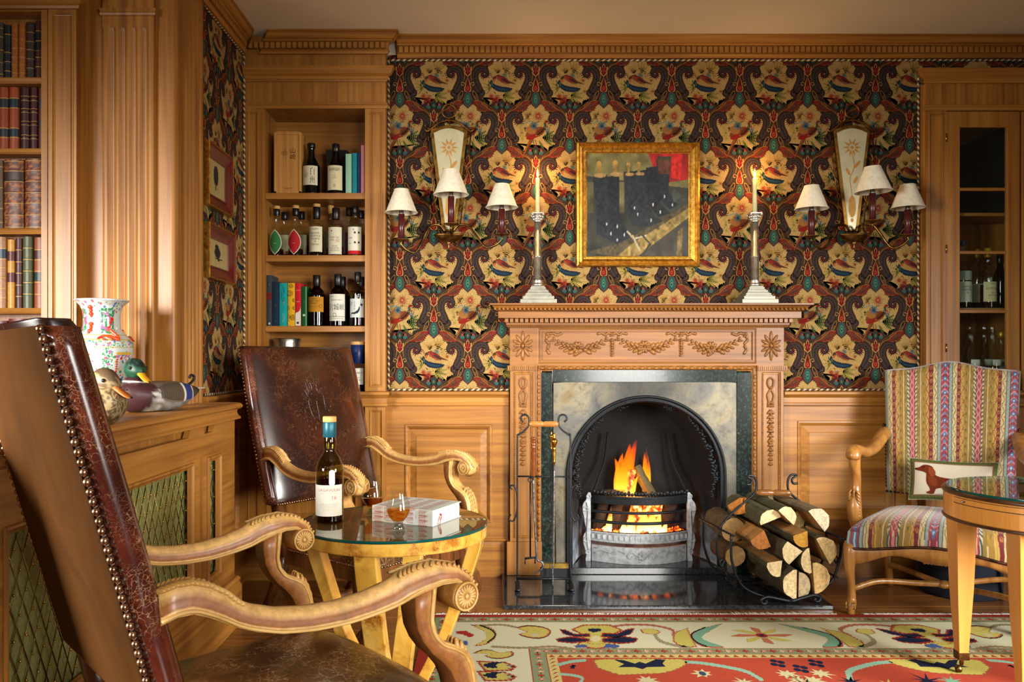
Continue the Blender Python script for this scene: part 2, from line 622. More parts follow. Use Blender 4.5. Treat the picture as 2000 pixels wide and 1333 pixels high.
def wallpaper_motifs():
 """(layer, colour, polygon) list around one spine at (0,0), y downwards, repeat 564 wide"""
 A = []
 add = lambda lay, col, pts: A.append((lay, H(col), pts))
 def both(lay, col, pts):
  add(lay, col, pts); add(lay, col, mir(pts))
 CREAM, DK, MAR, TEAL, GOLD, RED = 'b8965a', '2e2418', '54201f', '263a32', '8f6630', '7e2a1a'
 # ground wash between motifs
 add(0, '3b2a17', sym([(0, -140), (60, -120), (110, -60), (60, 20), (70, 120), (110, 240), (60, 290), (0, 320)]))
 # cream medallion below the spine
 med = sp2([(0, 312), (28, 282), (48, 280), (72, 305), (86, 338), (112, 345), (122, 375), (150, 362), (188, 376), (207, 405),
      (206, 440), (196, 480), (180, 520), (164, 556), (162, 588), (174, 612), (142, 632), (112, 640), (106, 672),
      (80, 664), (60, 640), (30, 636)], 2)
 med = med + [(-x, y) for x, y in med[::-1]]
 add(1, '241a10', jag(med, -13, 15, 5))
 add(2, CREAM, jag(med, -9, 13, 3))
 # red wing leaves each side of the green drop
 wing = [(40, 262), (88, 258), (132, 276), (158, 300), (190, 352), (150, 342), (108, 336), (84, 330), (72, 298)]
 both(2, GOLD, [(x * 1.03 - 3, y + (6 if y > 300 else -7)) for x, y in wing])
 both(3, '78281a', jag(wing, 5, 22, 8))
 both(4, '4a3222', jag([(84, 276), (125, 292), (150, 330), (110, 322), (92, 306)], 4, 14, 4))
 for t in range(3):
  both(5, '944830', stroke([(66 + t * 22, 268 + t * 9), (92 + t * 25, 298 + t * 12)], 3))
 # big paisley arms curling into a rosette
 ctr = sp2([(112, 196), (86, 150), (64, 100), (58, 50), (74, 10), (106, -12), (140, -4), (156, 22), (142, 46)], 3)
 n = len(ctr)
 base = [interp([0, .15, .4, .6, .8, 1], [52, 66, 58, 52, 46, 40], i / (n - 1)) for i in range(n)]
 for lay, col, k in ((3, '251a12', 1.1), (4, MAR, 0.98), (5, '33271a', 0.84), (6, TEAL, 0.66), (7, '6b2a30', 0.46), (8, '2a2219', 0.3), (9, TEAL, 0.14)):
  both(lay, col, stroke(ctr, [b * k for b in base]))
 both(4, MAR, ell(112, 192, 34, 36, 0.4)); both(5, '33271a', ell(112, 192, 29, 31)); both(6, TEAL, ell(112, 190, 22, 25))
 both(7, '7a3034', ell(112, 190, 13, 16)); both(8, '2a2219', ell(112, 190, 7, 9))
 both(5, '33161a', burst(140, 36, 28, 50, 15, 2))
 both(6, '6c2226', burst(140, 34, 14, 36, 13, 3))
 both(7, '2c1a18', ell(140, 32, 13, 13)); both(8, CREAM, burst(140, 32, 3, 11, 7, 4))
 for k in range(9):
  t = (k + 0.5) / 9
  x, yy = ctr[int(t * (n - 6))]
  both(9, 'a4643c', ell(x, yy, 3.5, 3.5, 0, 6))
 # crown over the palmette
 both(4, MAR, ell(42, -82, 40, 36, -0.5)); both(5, '22332f', ell(42, -82, 33, 29, -0.5)); both(6, '3c5a52', ell(44, -76, 20, 16, -0.5))
 add(5, MAR, sym([(0, -140), (22, -118), (34, -95), (24, -60), (0, -52)]))
 add(6, '24382f', sym([(0, -130), (16, -112), (26, -92), (18, -66), (0, -60)]))
 add(7, '3f6152', ell(0, -88, 9, 16)); add(8, 'b04a2c', ell(0, -88, 4, 8, 0, 8))
 both(7, 'b03a24', burst(44, -96, 6, 14, 7, 2))
 # gold yoke lines
 both(5, GOLD, stroke(sp2([(170, -110), (112, -62), (66, -38), (34, 0), (26, 50), (34, 92)], 3), 6))
 both(5, '6d4a26', stroke(sp2([(150, -118), (98, -74), (56, -42), (24, -6)], 3), 5))
 # palmettes
 pal = [(0, -50), (9, -32), (8, -18), (24, -24), (25, -2), (15, 10), (23, 22), (13, 36), (0, 50)]
 add(6, 'c79a5c', sym([(x * 1.28 + (1 if x else 0), y * 1.12) for x, y in pal])); add(7, '6d1714', sym(pal))
 for a in (-0.5, 0.0, 0.5):
  add(8, 'b4452c', stroke([(0, 26), (22 * math.sin(a), -20 + 10 * abs(a))], 2.5))
 p2 = [(0, 56), (7, 82), (14, 96), (15, 116), (23, 150), (22, 172), (0, 182)]
 add(6, 'c79a5c', sym([(x * 1.25, y + (3 if y > 150 else -2)) for x, y in p2])); add(7, '7c1c15', sym(p2))
 add(8, 'b4472a', ell(0, 152, 12, 16)); add(9, '6d1714', ell(0, 152, 5, 8)); add(8, '3a1713', sym([(0, 92), (7, 112), (0, 128)]))
 both(7, 'b48a4c', stroke(sp2([(18, 122), (34, 104), (50, 106), (52, 122), (42, 130), (36, 122)], 3), 5))
 # side drops and green drop
 for sx in (1, -1):
  f = (lambda q: q) if sx > 0 else mir
  add(6, 'a67c42', f(ell(62, 214, 15, 46, -0.42))); add(7, '1e1a14', f(ell(62, 214, 11, 41, -0.42)))
  add(8, '8c5a34', f(ell(66, 226, 5, 17, -0.42))); add(9, '2e4a3e', f(ell(66, 228, 2.6, 10, -0.42, 8)))
 drop = [(0, 180), (20, 196), (34, 240), (29, 276), (0, 312)]
 add(5, '241a12', sym([(x * 1.5, y + (y - 240) * 0.12) for x, y in drop]))
 add(6, '6b2430', sym([(x * 1.3, y + (y - 240) * 0.07) for x, y in drop]))
 add(7, '2b5244', sym(drop)); add(8, '46806a', ell(0, 240, 14, 34)); add(9, '1f4036', ell(0, 240, 8, 22)); add(10, 'c0a060', ell(0, 238, 3, 7, 0, 8))
 return A
def medallion_bird(kind):
 """pheasant and flowers inside a medallion, centre about (0,470) below its spine"""
 A = []
 r = random.Random(11 + kind)
 add = lambda lay, col, pts: A.append((lay, H(col), pts))
 olive, tan, grn, red = ['8a7f36', '6f6a2c', '97893f'], ['a67c3c', 'b58a48'], ['3f5526', '2f4424', '55662c'], ['8e2a1a', 'a33a22', '7a2018']
 for i in range(46):
  a, q = r.uniform(0, 2 * pi), r.uniform(.35, 1)
  x, yy = 128 * q * math.cos(a), 475 + 140 * q * math.sin(a) * (1 if math.sin(a) > 0 else .9)
  if yy < 400 and abs(x) > 95: continue
  c = r.choice(olive + tan + tan + ['9a7a40', '5a5426', '8c4a26'])
  add(3, c, fern(x, yy, r.uniform(0, 6.3), r.uniform(26, 44), r.uniform(6, 11), 4) if i % 3 else burst(x, yy, 3, r.uniform(10, 17), 7, i))
 if kind == 0:   # standing pheasant
  for a in (-2.4, -2.0, -1.6, -1.2):
   add(3, r.choice(tan), fern(-62, 398, a, 62, 16))
  add(4, red[0], burst(20, 382, 16, 62, 15, 21)); add(5, red[1], burst(20, 382, 8, 44, 13, 22)); add(6, 'd6b070', burst(20, 382, 2, 22, 9, 23))
  add(4, red[2], burst(92, 430, 8, 30, 9, 24)); add(5, red[1], burst(96, 470, 5, 20, 8, 25))
  for a in range(6):
   add(3, r.choice(olive), burst(-108 + r.uniform(-22, 30), 500 + a * 24 - 50, 5, 24, 7, a))
  for a in (-0.5, -0.2, 0.1, 0.4, 0.7):
   add(4, r.choice(grn), fern(56, 560, a, 104, 18, 7))
  for a in (-1.9, -1.6, -1.3):
   add(4, '3a5364', fern(98, 540, a, 66, 7, 4))
  add(3, olive[0], fern(-30, 600, 2.4, 80, 14)); add(3, grn[0], fern(30, 590, 1.1, 76, 18))
  add(6, '6c3318', stroke([(-26, 560), (-70, 640), (-116, 745)], [30, 20, 3])); add(7, '9c5c2c', stroke([(-34, 570), (-76, 645), (-112, 730)], [8, 6, 2]))
  add(6, '4a2212', stroke([(-18, 580), (-12, 640)], 5)); add(6, '4a2212', stroke([(-2, 580), (8, 638)], 5))
  add(7, '7a4220', ell(-4, 520, 84, 42, -0.35)); add(8, 'a06a34', ell(-38, 500, 42, 34, 0.3)); add(8, '8c1f16', ell(-34, 556, 46, 20, -0.3))
  add(9, '5e2c16', ell(40, 510, 44, 18, -0.7)); add(9, 'b8863e', stroke([(10, 540), (50, 512), (78, 470)], 4)); add(9, 'b8863e', stroke([(-4, 548), (30, 530), (66, 490)], 3))
  add(8, '2f4a3a', stroke([(66, 500), (80, 462), (74, 436)], [26, 20, 16])); add(9, '8a2018', ell(82, 432, 10, 9)); add(9, 'b89048', stroke([(86, 434), (100, 440)], 5))
  add(9, '4c6872', burst(-16, 466, 16, 44, 12, 5)); add(10, '223c48', burst(-16, 466, 8, 26, 9, 6)); add(9, '6f8f8a', stroke(sp2([(-96, 448), (-60, 430), (-20, 434), (24, 462)], 3), 7))
 else:
  for i, a in enumerate((-2.3, -1.9, -1.5, -1.1, -0.7)):
   add(3, r.choice(tan), fern(-36, 412, a, 66, 15))
  for a in (-1.9, -1.55, -1.2, -0.85):
   add(3, r.choice(olive + tan), fern(30, 408, a, 84, 15))
  add(4, '6d6b48', burst(24, 428, 10, 44, 12, 8)); add(5, '4a6a72', burst(22, 430, 6, 26, 9, 9))
  for a in (2.2, 2.6, 3.0, 3.5):
   add(3, r.choice(olive), fern(-80, 520, a, 76, 9))
  add(4, 'b08a4a', burst(100, 470, 10, 50, 11, 31)); add(5, '84331e', burst(112, 468, 6, 26, 9, 32)); add(4, 'a37838', burst(122, 560, 8, 40, 9, 33)); add(5, '7c3a20', burst(126, 560, 4, 18, 7, 34))
  for i, (x, yy, R) in enumerate(((-86, 600, 42), (-44, 618, 46), (-66, 644, 34))):
   add(4, red[i], burst(x, yy, 10, R, 12, 40 + i)); add(5, red[(i + 1) % 3], burst(x, yy, 5, R * 0.55, 9, 50 + i))
  for a in (-0.6, -0.15, 0.3, 0.8, 1.3):
   add(4, r.choice(olive), fern(10, 590, a, 92, 20, 7))
  add(6, 'b28a4e', [(-86, 470), (-60, 500), (-20, 520), (60, 525), (110, 510), (70, 500), (0, 496), (-40, 470), (-66, 440)])
  add(7, '1a2838', jag([(-98, 486), (-84, 462), (-74, 492), (-44, 510), (0, 522), (46, 526), (88, 536), (70, 556), (20, 566), (-40, 556), (-78, 528)], 3, 16, 2))
  add(8, '244250', stroke([(-78, 506), (-40, 534), (20, 546), (58, 544)], [5, 12, 12, 4])); add(9, '3c6a52', stroke([(-84, 484), (-76, 514)], 8))
  add(7, '70201a', ell(6, 462, 66, 26, 0.5)); add(8, '8e3020', ell(-6, 456, 46, 15, 0.55)); add(9, '3a2a2c', ell(26, 470, 34, 9, 0.5)); add(9, 'b08040', stroke([(-46, 440), (-10, 480), (50, 496)], 4))
  add(8, '5a2c18', stroke([(50, 480), (120, 500)], [20, 3])); add(8, '4a3420', ell(-62, 452, 13, 20, 0.3)); add(9, 'b85a28', ell(-62, 470, 9, 14, 0.3))
 return A
def clip_poly(poly, x0, x1, z0, z1):
 for ax, lim, keep in ((0, x0, 1), (0, x1, -1), (1, z0, 1), (1, z1, -1)):
  out = []
  n = len(poly)
  for i in range(n):
   a, b = poly[i], poly[(i + 1) % n]
   ia, ib = (a[ax] - lim) * keep >= 0, (b[ax] - lim) * keep >= 0
   if ia:
    out.append(a)
   if ia != ib:
    t = (lim - a[ax]) / (b[ax] - a[ax])
    out.append((a[0] + (b[0] - a[0]) * t, a[1] + (b[1] - a[1]) * t))
  poly = out
  if len(poly) < 3:
   return None
 return poly
SPINE = wallpaper_motifs()
BIRDS = [medallion_bird(0), medallion_bird(1)]
def paper(mb, fn, x0, x1, z0, z1, sx, sz, holes=()):
 """fill a wall rectangle; (sx,sz) = position of one spine"""
 v = [fn(x0, z0, 0), fn(x1, z0, 0), fn(x1, z1, 0), fn(x0, z1, 0)]
 mb.add(v, [(0, 1, 2, 3)], col=H('2f2113'))
 nx0, nx1 = int((x0 - sx) / RPW) - 2, int((x1 - sx) / RPW) + 2
 for half in (0, 1):
  for i in range(nx0, nx1 + 1):
   for j in range(-5, 6):
    ox = sx + (i + 0.5 * half) * RPW
    oz = sz + (j + 0.5 * half) * RPH
    if ox < x0 - 0.25 or ox > x1 + 0.25 or oz < z0 - 0.2 or oz > z1 + 0.55:
     continue
    if any(a + .2 < ox < b - .2 and c + .6 < oz < d - .2 for a, b, c, d in holes):
     continue
    for lay, col, poly in SPINE + BIRDS[1 - half]:
     q = [(ox + x * US, oz - yy * US) for x, yy in poly]
     xs = [p[0] for p in q]; zs = [p[1] for p in q]
     if min(xs) < x0 or max(xs) > x1 or min(zs) < z0 or max(zs) > z1:
      q = clip_poly(q, x0, x1, z0, z1)
      if not q:
       continue
     mb.add([fn(a, b, 0.00012 * (lay + 1)) for a, b in q], [tuple(range(len(q)))], col=col)
 return mb
ZR = 0.945   # top of the dado rail
SPX, SPZ = GX(1643.5, YW), GZ(586.8, YW)
# chimney wall: structural box behind, papered face, panelled base
wall = MB()
wall.box(BKX1 - 0.02, GX(1078, 4.14), YW, YW + 0.12, 0, ZC)
wall.box(GX(1442, 4.14), CBX0 + 0.01, YW, YW + 0.12, 0, ZC)
wall.box(CBX0 + 0.01, XR, YW, YW + 0.12, GZ(160, YB), ZC)
wall.box(GX(1078, 4.14), GX(1442, 4.14), YW, YW + 0.12, 1.0, ZC)
wall.box(XL - 0.4, BKX1 - 0.02, YB + 0.26, YB + 0.36, 0, ZC)
wob = tag(wall.build('wall_back', plaster), kind='structure')
mb = MB()
paper(mb, lambda x, z, d: (x, YW - 0.0005 - d, z), BKX1 + 0.001, CBX0 + 0.005, ZR - 0.01, 2.66, SPX, SPZ, holes=[(0.13, 1.46, 0.9, 1.36)])
paper(mb, lambda x, z, d: (x, YW - 0.0005 - d, z), CBX0 + 0.005, XR - 0.4, GZ(160, YB), 2.66, SPX, SPZ)
pp = mb.build('wallpaper', col_wall, wob)
# left wall (return between the pier and the whisky case)
mb = MB()
mb.box(XL - 0.12, XL, YP + 0.02, YB + 0.26, 0, ZC)
wl = tag(mb.build('wall_left', plaster), kind='structure')
mb = MB()
paper(mb, lambda y, z, d: (XL + 0.0005 + d, y, z), 3.50, YB, ZR - 0.01, 2.66, 3.72, SPZ + 0.02)
mb.build('wallpaper', col_wall, wl)
# pier: fluted front and side
mb = MB()
mb.box(-2.4, XL - 0.002, YP, YP + 0.33, 0, ZC)
x0, x1 = GX(205, YP), GX(305, YP)
yf = YP - 0.022
# fluted pilaster as a profile swept upward
prof = [(x0, YP), (x0, yf + 0.004), (x0 + 0.004, yf)]
for a, b in ((217.5, 231), (239, 251), (260, 272), (281, 293)):
 xa, xb = GX(a, YP), GX(b, YP)
 prof.append((xa, yf))
 for k in range(1, 8):
  t = k / 8
  prof.append((xa + (xb - xa) * t, yf + 0.0105 * math.sin(pi * t)))
 prof.append((xb, yf))
prof += [(x1 - 0.004, yf), (x1, yf + 0.004), (x1, YP)]
zt = GZ(58, YP)
rings = [[(x, yy, z) for x, yy in prof] for z in (0.0, zt - 0.02)]
rings.append([(x, min(yy, yf + 0.002) if YP - yy > 0.008 and yy > yf else yy, zt) for x, yy in prof])
mb.loft(rings, closed=False, cap=False)
mb.box(x0, x1, yf, YP, zt, ZC)
mb.mould_x([(0.0, GZ(36, YP)), (0.006, GZ(35, YP)), (0.008, GZ(31, YP)), (0.005, GZ(28, YP)), (0.009, GZ(25, YP)), (0.009, GZ(22, YP)), (0.0, GZ(21, YP))], x0, x1, yf, 1, 1)
mb.box(GX(183, YP) - 0.003, GX(183, YP), YP - 0.001, YP, 0, ZC)
# fluted side face on the left wall
ya, yb = YP, 3.513
prof = [(XL - 0.002, ya), (XL + 0.01, ya)]
ys = np.linspace(ya + 0.10, yb - 0.012, 6)
prof.append((XL + 0.01, ya + 0.085)); prof.append((XL + 0.004, ya + 0.09))
for i in range(5):
 for k in range(0, 7):
  t = k / 6
  prof.append((XL + 0.010 - 0.013 * math.sin(pi * t), ys[i] + 0.004 + (ys[i + 1] - ys[i] - 0.008) * t))
prof += [(XL + 0.01, yb), (XL - 0.002, yb)]
mb.loft([[(x, yy, z) for x, yy in prof] for z in (0.0, ZC)], closed=False, cap=False)
tag(mb.build('wall_pier', pineZ), kind='structure')
# cornice ---------------------------------------------------------------
CP = [(0.0, 2.640), (0.016, 2.640), (0.02, 2.648), (0.026, 2.655), (0.02, 2.660), (0.02, 2.694), (0.036, 2.697), (0.04, 2.703),
   (0.05, 2.706), (0.058, 2.716), (0.066, 2.728), (0.075, 2.733), (0.075, ZC)]
mb = MB()
mb.mould_x(CP, GX(774, YB), XR, YW, 0, 0)
x = GX(774, YB) + 0.01
while x < 3.0:
 mb.box(x, x + 0.019, YW - 0.034, YW - 0.018, 2.662, 2.692)
 x += 0.0275
tag(mb.build('trim_1', pineX), kind='structure')
mb = MB()
mb.mould_y(CP, 3.18, YB, XL, 1, 0, -1)
y = 3.22
while y < 4.05:
 mb.box(XL + 0.018, XL + 0.034, y, y + 0.019, 2.662, 2.692)
 y += 0.0275
tag(mb.build('trim_2', pineY), kind='structure')
# dado rail -------------------------------------------------------------
DR = [(0.0, 0.868), (0.014, 0.868), (0.02, 0.874), (0.02, 0.884), (0.015, 0.888), (0.015, 0.912), (0.021, 0.916), (0.027, 0.922),
   (0.034, 0.926), (0.038, 0.932), (0.038, 0.940), (0.034, 0.944), (0.0, 0.946)]
mb = MB()
mb.mould_x(DR, BKX1 + 0.0, GX(994, 4.14), YW, 0, 0)
mb.mould_x(DR, GX(1533, 4.14), CBX0, YW, 0, 0)
tag(mb.build('trim_3', pineX), kind='structure')
mb = MB()
mb.mould_y(DR, 3.513, YB, XL, 1, 0, 0)
tag(mb.build('trim_4', pineY), kind='structure')
# wainscot --------------------------------------------------------------
FIELD = [(0.0, 0.0), (0.003, 0.006), (0.009, 0.007), (0.016, 0.002), (0.022, -0.004), (0.026, -0.009), (0.028, -0.009), (0.056, 0.001), (0.060, 0.003), (0.061, 0.004)]
def wains(mb, x0, x1, z0, z1, panels, fn, base=0.012):
 """board with raised-and-fielded panels"""
 xs = [x0] + [v for p in panels for v in (p[0], p[1])] + [x1]
 for i in range(0, len(xs), 2):
  mb.add([fn(xs[i], z0, base), fn(xs[i + 1], z0, base), fn(xs[i + 1], z1, base), fn(xs[i], z1, base)], [(0, 1, 2, 3)])
 for a, b, c, d in panels:
  for za, zb in ((z0, c), (d, z1)):
   mb.add([fn(a, za, base), fn(b, za, base), fn(b, zb, base), fn(a, zb, base)], [(0, 1, 2, 3)])
  mb.frame_rect(a, b, c, d, [(i, base + h) for i, h in FIELD], fn)
  i, h = FIELD[-1]
  mb.add([fn(a + i, c + i, base + h), fn(b - i, c + i, base + h), fn(b - i, d - i, base + h), fn(a + i, d - i, base + h)], [(0, 1, 2, 3)])
 return mb
ZSK = 0.195
mb = MB()
wains(mb, BKX1, GX(994, 4.14), ZSK, 0.872, [(GX(791, YW), GX(961, YW), GZ(1021, YW), GZ(829, YW))], fb)
wains(mb, GX(1533, 4.14), CBX0, ZSK, 0.872, [(GX(1555, YW), GX(1790, YW), GZ(1016, YW), GZ(822, YW))], fb)
tag(mb.build('trim_5', pineX), kind='structure')
mb = MB()
fl = lambda y, z, h=0.0: (XL + h, y, z)
wains(mb, 3.513, YB, ZSK, 0.872, [(3.58, 4.0, 0.26, 0.79)], fl)
tag(mb.build('trim_6', pineY), kind='structure')
SK = [(0.0, 0.0), (0.022, 0.0), (0.022, 0.165), (0.018, 0.178), (0.024, 0.186), (0.02, 0.194), (0.0, 0.198)]
mb = MB()
mb.mould_x(SK, BKX1, GX(994, 4.14), YW)
mb.mould_x(SK, GX(1533, 4.14), CBX0, YW)
tag(mb.build('baseboard_back', pineX), kind='structure')
mb = MB()
mb.mould_y(SK, 3.513, YB, XL)
tag(mb.build('baseboard_left', pineY), kind='structure')
# twisted cord edging ----------------------------------------------------
def rope(mb, pts, r=0.0058, pitch=0.029):
 pts = [Vector(p) for p in pts]
 n = 8
 for a, b in zip(pts[:-1], pts[1:]):
  L = (b - a).length
  m = max(2, int(L / 0.0045))
  t = (b - a).normalized()
  u = t.orthogonal().normalized()
  w = t.cross(u)
  v, f, cols = [], [], []
  for i in range(m + 1):
   s = L * i / m
   ph = 2 * pi * s / pitch
   for k in range(n):
    an = 2 * pi * k / n
    q = (an * 1.0 + ph) % (2 * pi)
    rr = r * (0.86 + 0.16 * abs(math.sin(q * 1.5)))
    v.append(a + t * s + u * (rr * math.cos(an)) + w * (rr * math.sin(an)))
    seg = int(q / (2 * pi) * 3)
    cols.append(H(('d8c79a', '2c3a26', '6a2a22')[seg]))
  for i in range(m):
   for k in range(n):
    l = (k + 1) % n
    f.append((i * n + k, i * n + l, (i + 1) * n + l, (i + 1) * n + k))
  mb.add(v, f, True, cols=cols)
xr = BKX1 + 0.009
yr = YW - 0.007
mb = MB()
rope(mb, [(xr, yr, 2.632), (xr, yr, 2.40), (xr + 0.03, yr, 2.44 - 0.06)][:2])
rope(mb, [(xr, yr, 2.632), (GX(1803, YW), yr, 2.632), (3.0, yr, 2.632)])
rope(mb, [(xr, yr, 2.40), (xr, yr, 0.952), (GX(994, 4.14), yr, 0.952)])
xc = CBX0 - 0.009
rope(mb, [(xc, yr, 2.54), (xc, yr, 0.952), (GX(1533, 4.14), yr, 0.952)])
tag(mb.build('trim_7', col_rope), kind='structure')
mb = MB()
xr2 = XL + 0.007
rope(mb, [(xr2, 3.53, 2.632), (xr2, YB - 0.012, 2.632), (xr2, YB - 0.012, 0.952), (xr2, 3.53, 0.952)])
tag(mb.build('trim_8', col_rope), kind='structure')
# ================================================================= BUILT-IN CASES
def parts(parent, mat, **kw):
 """quick helper: name=MB -> mesh children"""
 for k, m in kw.items():
  m.build(k, mat, parent)
SLIM = [(0.0, 0.0), (0.002, 0.003), (0.005, 0.003), (0.008, -0.003), (0.011, -0.004), (0.0125, -0.001), (0.0135, -0.003)]
FULL = list(FIELD)
def slim(mb, *a):
 FIELD[:] = SLIM
 wains(mb, *a)
 FIELD[:] = FULL
# ---- whisky bookcase in the corner
bk = thing('bookcase', 'tall built-in pine bookcase holding whisky bottles, between the corner and the bird wallpaper', 'bookcase', (0, 0, 0))
fk = lambda x, z, h=0.0: (x, YB - h, z)
ZO1, ZO0 = GZ(213, YB), 0.945       # opening top / bottom
IB = YB + 0.235                     # inside back
mb = MB()
for a, b in ((BKX0 + 0.002, BOX0), (BOX1, BKX1)):
 mb.box(a, b, YB + 0.002, IB + 0.02, 0.0, ZC - 0.005)
mb.box(BOX0, BOX1, YB + 0.002, IB + 0.02, ZO1, ZC - 0.005)
mb.box(BOX0, BOX1, YB + 0.03, IB + 0.02, 0.0, ZO0 - 0.03)
mb.build('carcass', pineZ, bk)
mb = MB(); mb.box(BOX0, BOX1, IB, IB + 0.015, ZO0 - 0.03, ZO1); mb.build('back_panel', pineX, bk)
for pyt, pyb in ((376, 388), (498, 510.5), (637, 648.5), (768, 779)):
 mb = MB(); mb.box(BOX0 + 0.0005, BOX1 - 0.0005, YB + 0.012, IB - 0.001, GZ(pyb, YB), GZ(pyt, YB))
 mb.build('shelf', pineX, bk, bevel=0.002)
# face frame pilasters with sunk panels
for a, b, pa, pb in ((BKX0 + 0.002, BOX0, GX(484, YB), GX(505, YB)), (BOX1, BKX1, GX(722, YB), GX(748, YB))):
 for z0, z1 in ((ZO0 + 0.003, ZO1), (0.2, 0.868)):
  mb = MB()
  slim(mb, a, b, z0, z1, [(pa, pb, z0 + 0.02, z1 - 0.015)], fk, 0.004)
  mb.v = mb.v
  mb.build('pilaster', pineZ, bk)
mb = MB()
wains(mb, BOX0 + 0.002, BOX1 - 0.002, 0.2, 0.868, [(BOX0 + 0.04, BOX1 - 0.04, 0.27, 0.80)], lambda x, z, h=0: (x, YB + 0.02 - h, z), 0.004)
mb.build('cupboard_front', pineZ, bk)
CPB = [(d, z) for d, z in CP]
mb = MB()
mb.mould_x(CPB, BKX0 + 0.07, BKX1 - 0.004, YB, -1, 1)
x = BKX0 + 0.035
while x < BKX1 - 0.0:
 mb.box(x, x + 0.019, YB - 0.034, YB - 0.018, 2.662, 2.692); x += 0.0275
ya = YB
mb.build('cornice', pineX, bk)
mb = MB()
z = lambda py: GZ(py, YB)
mb.mould_x([(0, z(160)), (0.008, z(160)), (0.010, z(157)), (0.014, z(156)), (0.014, z(151)), (0.03, z(147)), (0.042, z(138)), (0.045, z(137)), (0.045, z(134)), (0, z(133.5))], BKX0 + 0.006, BKX1, YB, 0, 1)
mb.mould_x([(0, z(213)), (0.01, z(213)), (0.016, z(208)), (0.012, z(205)), (0.012, z(202)), (0, z(200))], BKX0 + 0.006, BKX1, YB, 0, 1)
mb.build('frieze_moulding', pineX, bk)
mb = MB()
mb.mould_x(DR, BKX0 + 0.002, BKX1, YB, 0, 0.6)
mb.build('dado_moulding', pineX, bk)
mb = MB()
mb.mould_x(SK, BKX0 + 0.002, BKX1, YB, 0, 1)
mb.build('plinth', pineX, bk)
# ---- right-hand glazed cabinet
cb = thing('display_cabinet', 'pine drinks cabinet with glazed door behind the striped armchair', 'cabinet', (0, 0, 0))
CX1 = XR - 0.5
CT = GZ(163, YB)
DX0, DX1 = GX(1848, YB), GX(1991, YB)
DZ0, DZ1 = 0.95, GZ(217, YB)
GXa, GXb, GZt = GX(1874, YB), GX(1966, YB), GZ(249, YB)
CIB = YB + 0.27
mb = MB()
mb.box(CBX0, DX0, YB, CIB + 0.02, 0, CT)
mb.box(CBX0 + 0.001, CX1, YB + 0.001, CIB + 0.019, DZ1, CT - 0.0005)
mb.box(CBX0 + 0.002, CX1, CIB + 0.001, CIB + 0.018, 0.001, CT - 0.001)
mb.box(DX0, CX1, YB + 0.001, CIB, 0, DZ0)
mb.box(DX1 + 0.36, CX1, YB, CIB, DZ0, DZ1)
mb.build('carcass', pineZ, cb)
mb = MB()
slim(mb, CBX0, DX0, 0.95, GZ(205, YB), [(GX(1813, YB), GX(1842, YB), 0.97, GZ(222, YB))], lambda x, zz, h=0: (x, YB - h, zz), 0.004)
mb.build('pilaster', pineZ, cb)
mb = MB()
mb.mould_x([(0, z(163)), (0.008, z(163)), (0.012, z(159)), (0.014, z(154)), (0.028, z(149)), (0.04, z(143)), (0.042, z(141)), (0.042, z(138)), (0, z(137.5))], CBX0, CX1, YB, 1, 0)
mb.mould_x([(0, z(217)), (0.01, z(217)), (0.015, z(212)), (0.011, z(209)), (0.011, z(206)), (0, z(204))], CBX0, CX1, YB, 1, 0)
mb.build('cornice', pineX, cb)
mb = MB(); mb.mould_x(DR, CBX0, CX1, YB, 0.6, 0); mb.build('dado_moulding', pineX, cb)
for py in (414, 601):
 mb = MB(); mb.box(DX0 + 0.002, DX1 + 0.35, YB + 0.03, CIB - 0.001, z(py + 6), z(py)); mb.build('shelf', pineX, cb)
mb = MB(); mb.box(DX0 + 0.002, DX1 + 0.35, YB + 0.03, CIB - 0.001, 0.95, 0.965); mb.build('shelf', pineX, cb)
yd = YB - 0.004
mb = MB(); mb.box(DX0 + 0.002, DX1 + 0.35, CIB - 0.004, CIB - 0.001, z(414), DZ1)  # dark sheet added so the upper compartments read as shaded
mb.build('back_shade_sheet', plain('interior_shade', '14161c', 0.6), cb)
def cab_door(x0, x1, gx0, gx1, hinge):
 m = MB()
 m.box(x0, gx0, yd, yd + 0.022, DZ0, DZ1 - 0.003); m.box(gx1, x1, yd, yd + 0.022, DZ0, DZ1 - 0.003)
 m.box(gx0, gx1, yd, yd + 0.022, GZt, DZ1 - 0.003); m.box(gx0, gx1, yd, yd + 0.022, DZ0, DZ0 + 0.07)
 d = m.build('door', pineZ, cb, bevel=0.002)
 for py in (369.5, 493, 608.5):
  m = MB(); m.box(gx0, gx1, yd + 0.001, yd + 0.02, z(py + 3.4), z(py - 2.6)); m.build('muntin', pineX, d, bevel=0.002)
 m = MB(); m.box(gx0 - 0.004, gx1 + 0.004, yd + 0.010, yd + 0.0125, DZ0 + 0.066, GZt + 0.004)
 m.build('glass_pane', thin_glass('cabinet_glass', 'f2f6f2', 0.0, 1.5), d)
 for py in (270, 487, 680):
  m = MB(); m.tube([(hinge, yd - 0.003, z(py + 8)), (hinge, yd - 0.003, z(py - 8))], 0.0035, 8); m.build('hinge', brass, d)
cab_door(DX0, DX1, GXa, GXb, DX0 - 0.003)
cab_door(DX1 + 0.012, DX1 + 0.012 + (DX1 - DX0), DX1 + 0.012 + (DX1 - GXb), DX1 + 0.012 + (DX1 - GXa), DX1 + 0.012 + (DX1 - DX0))
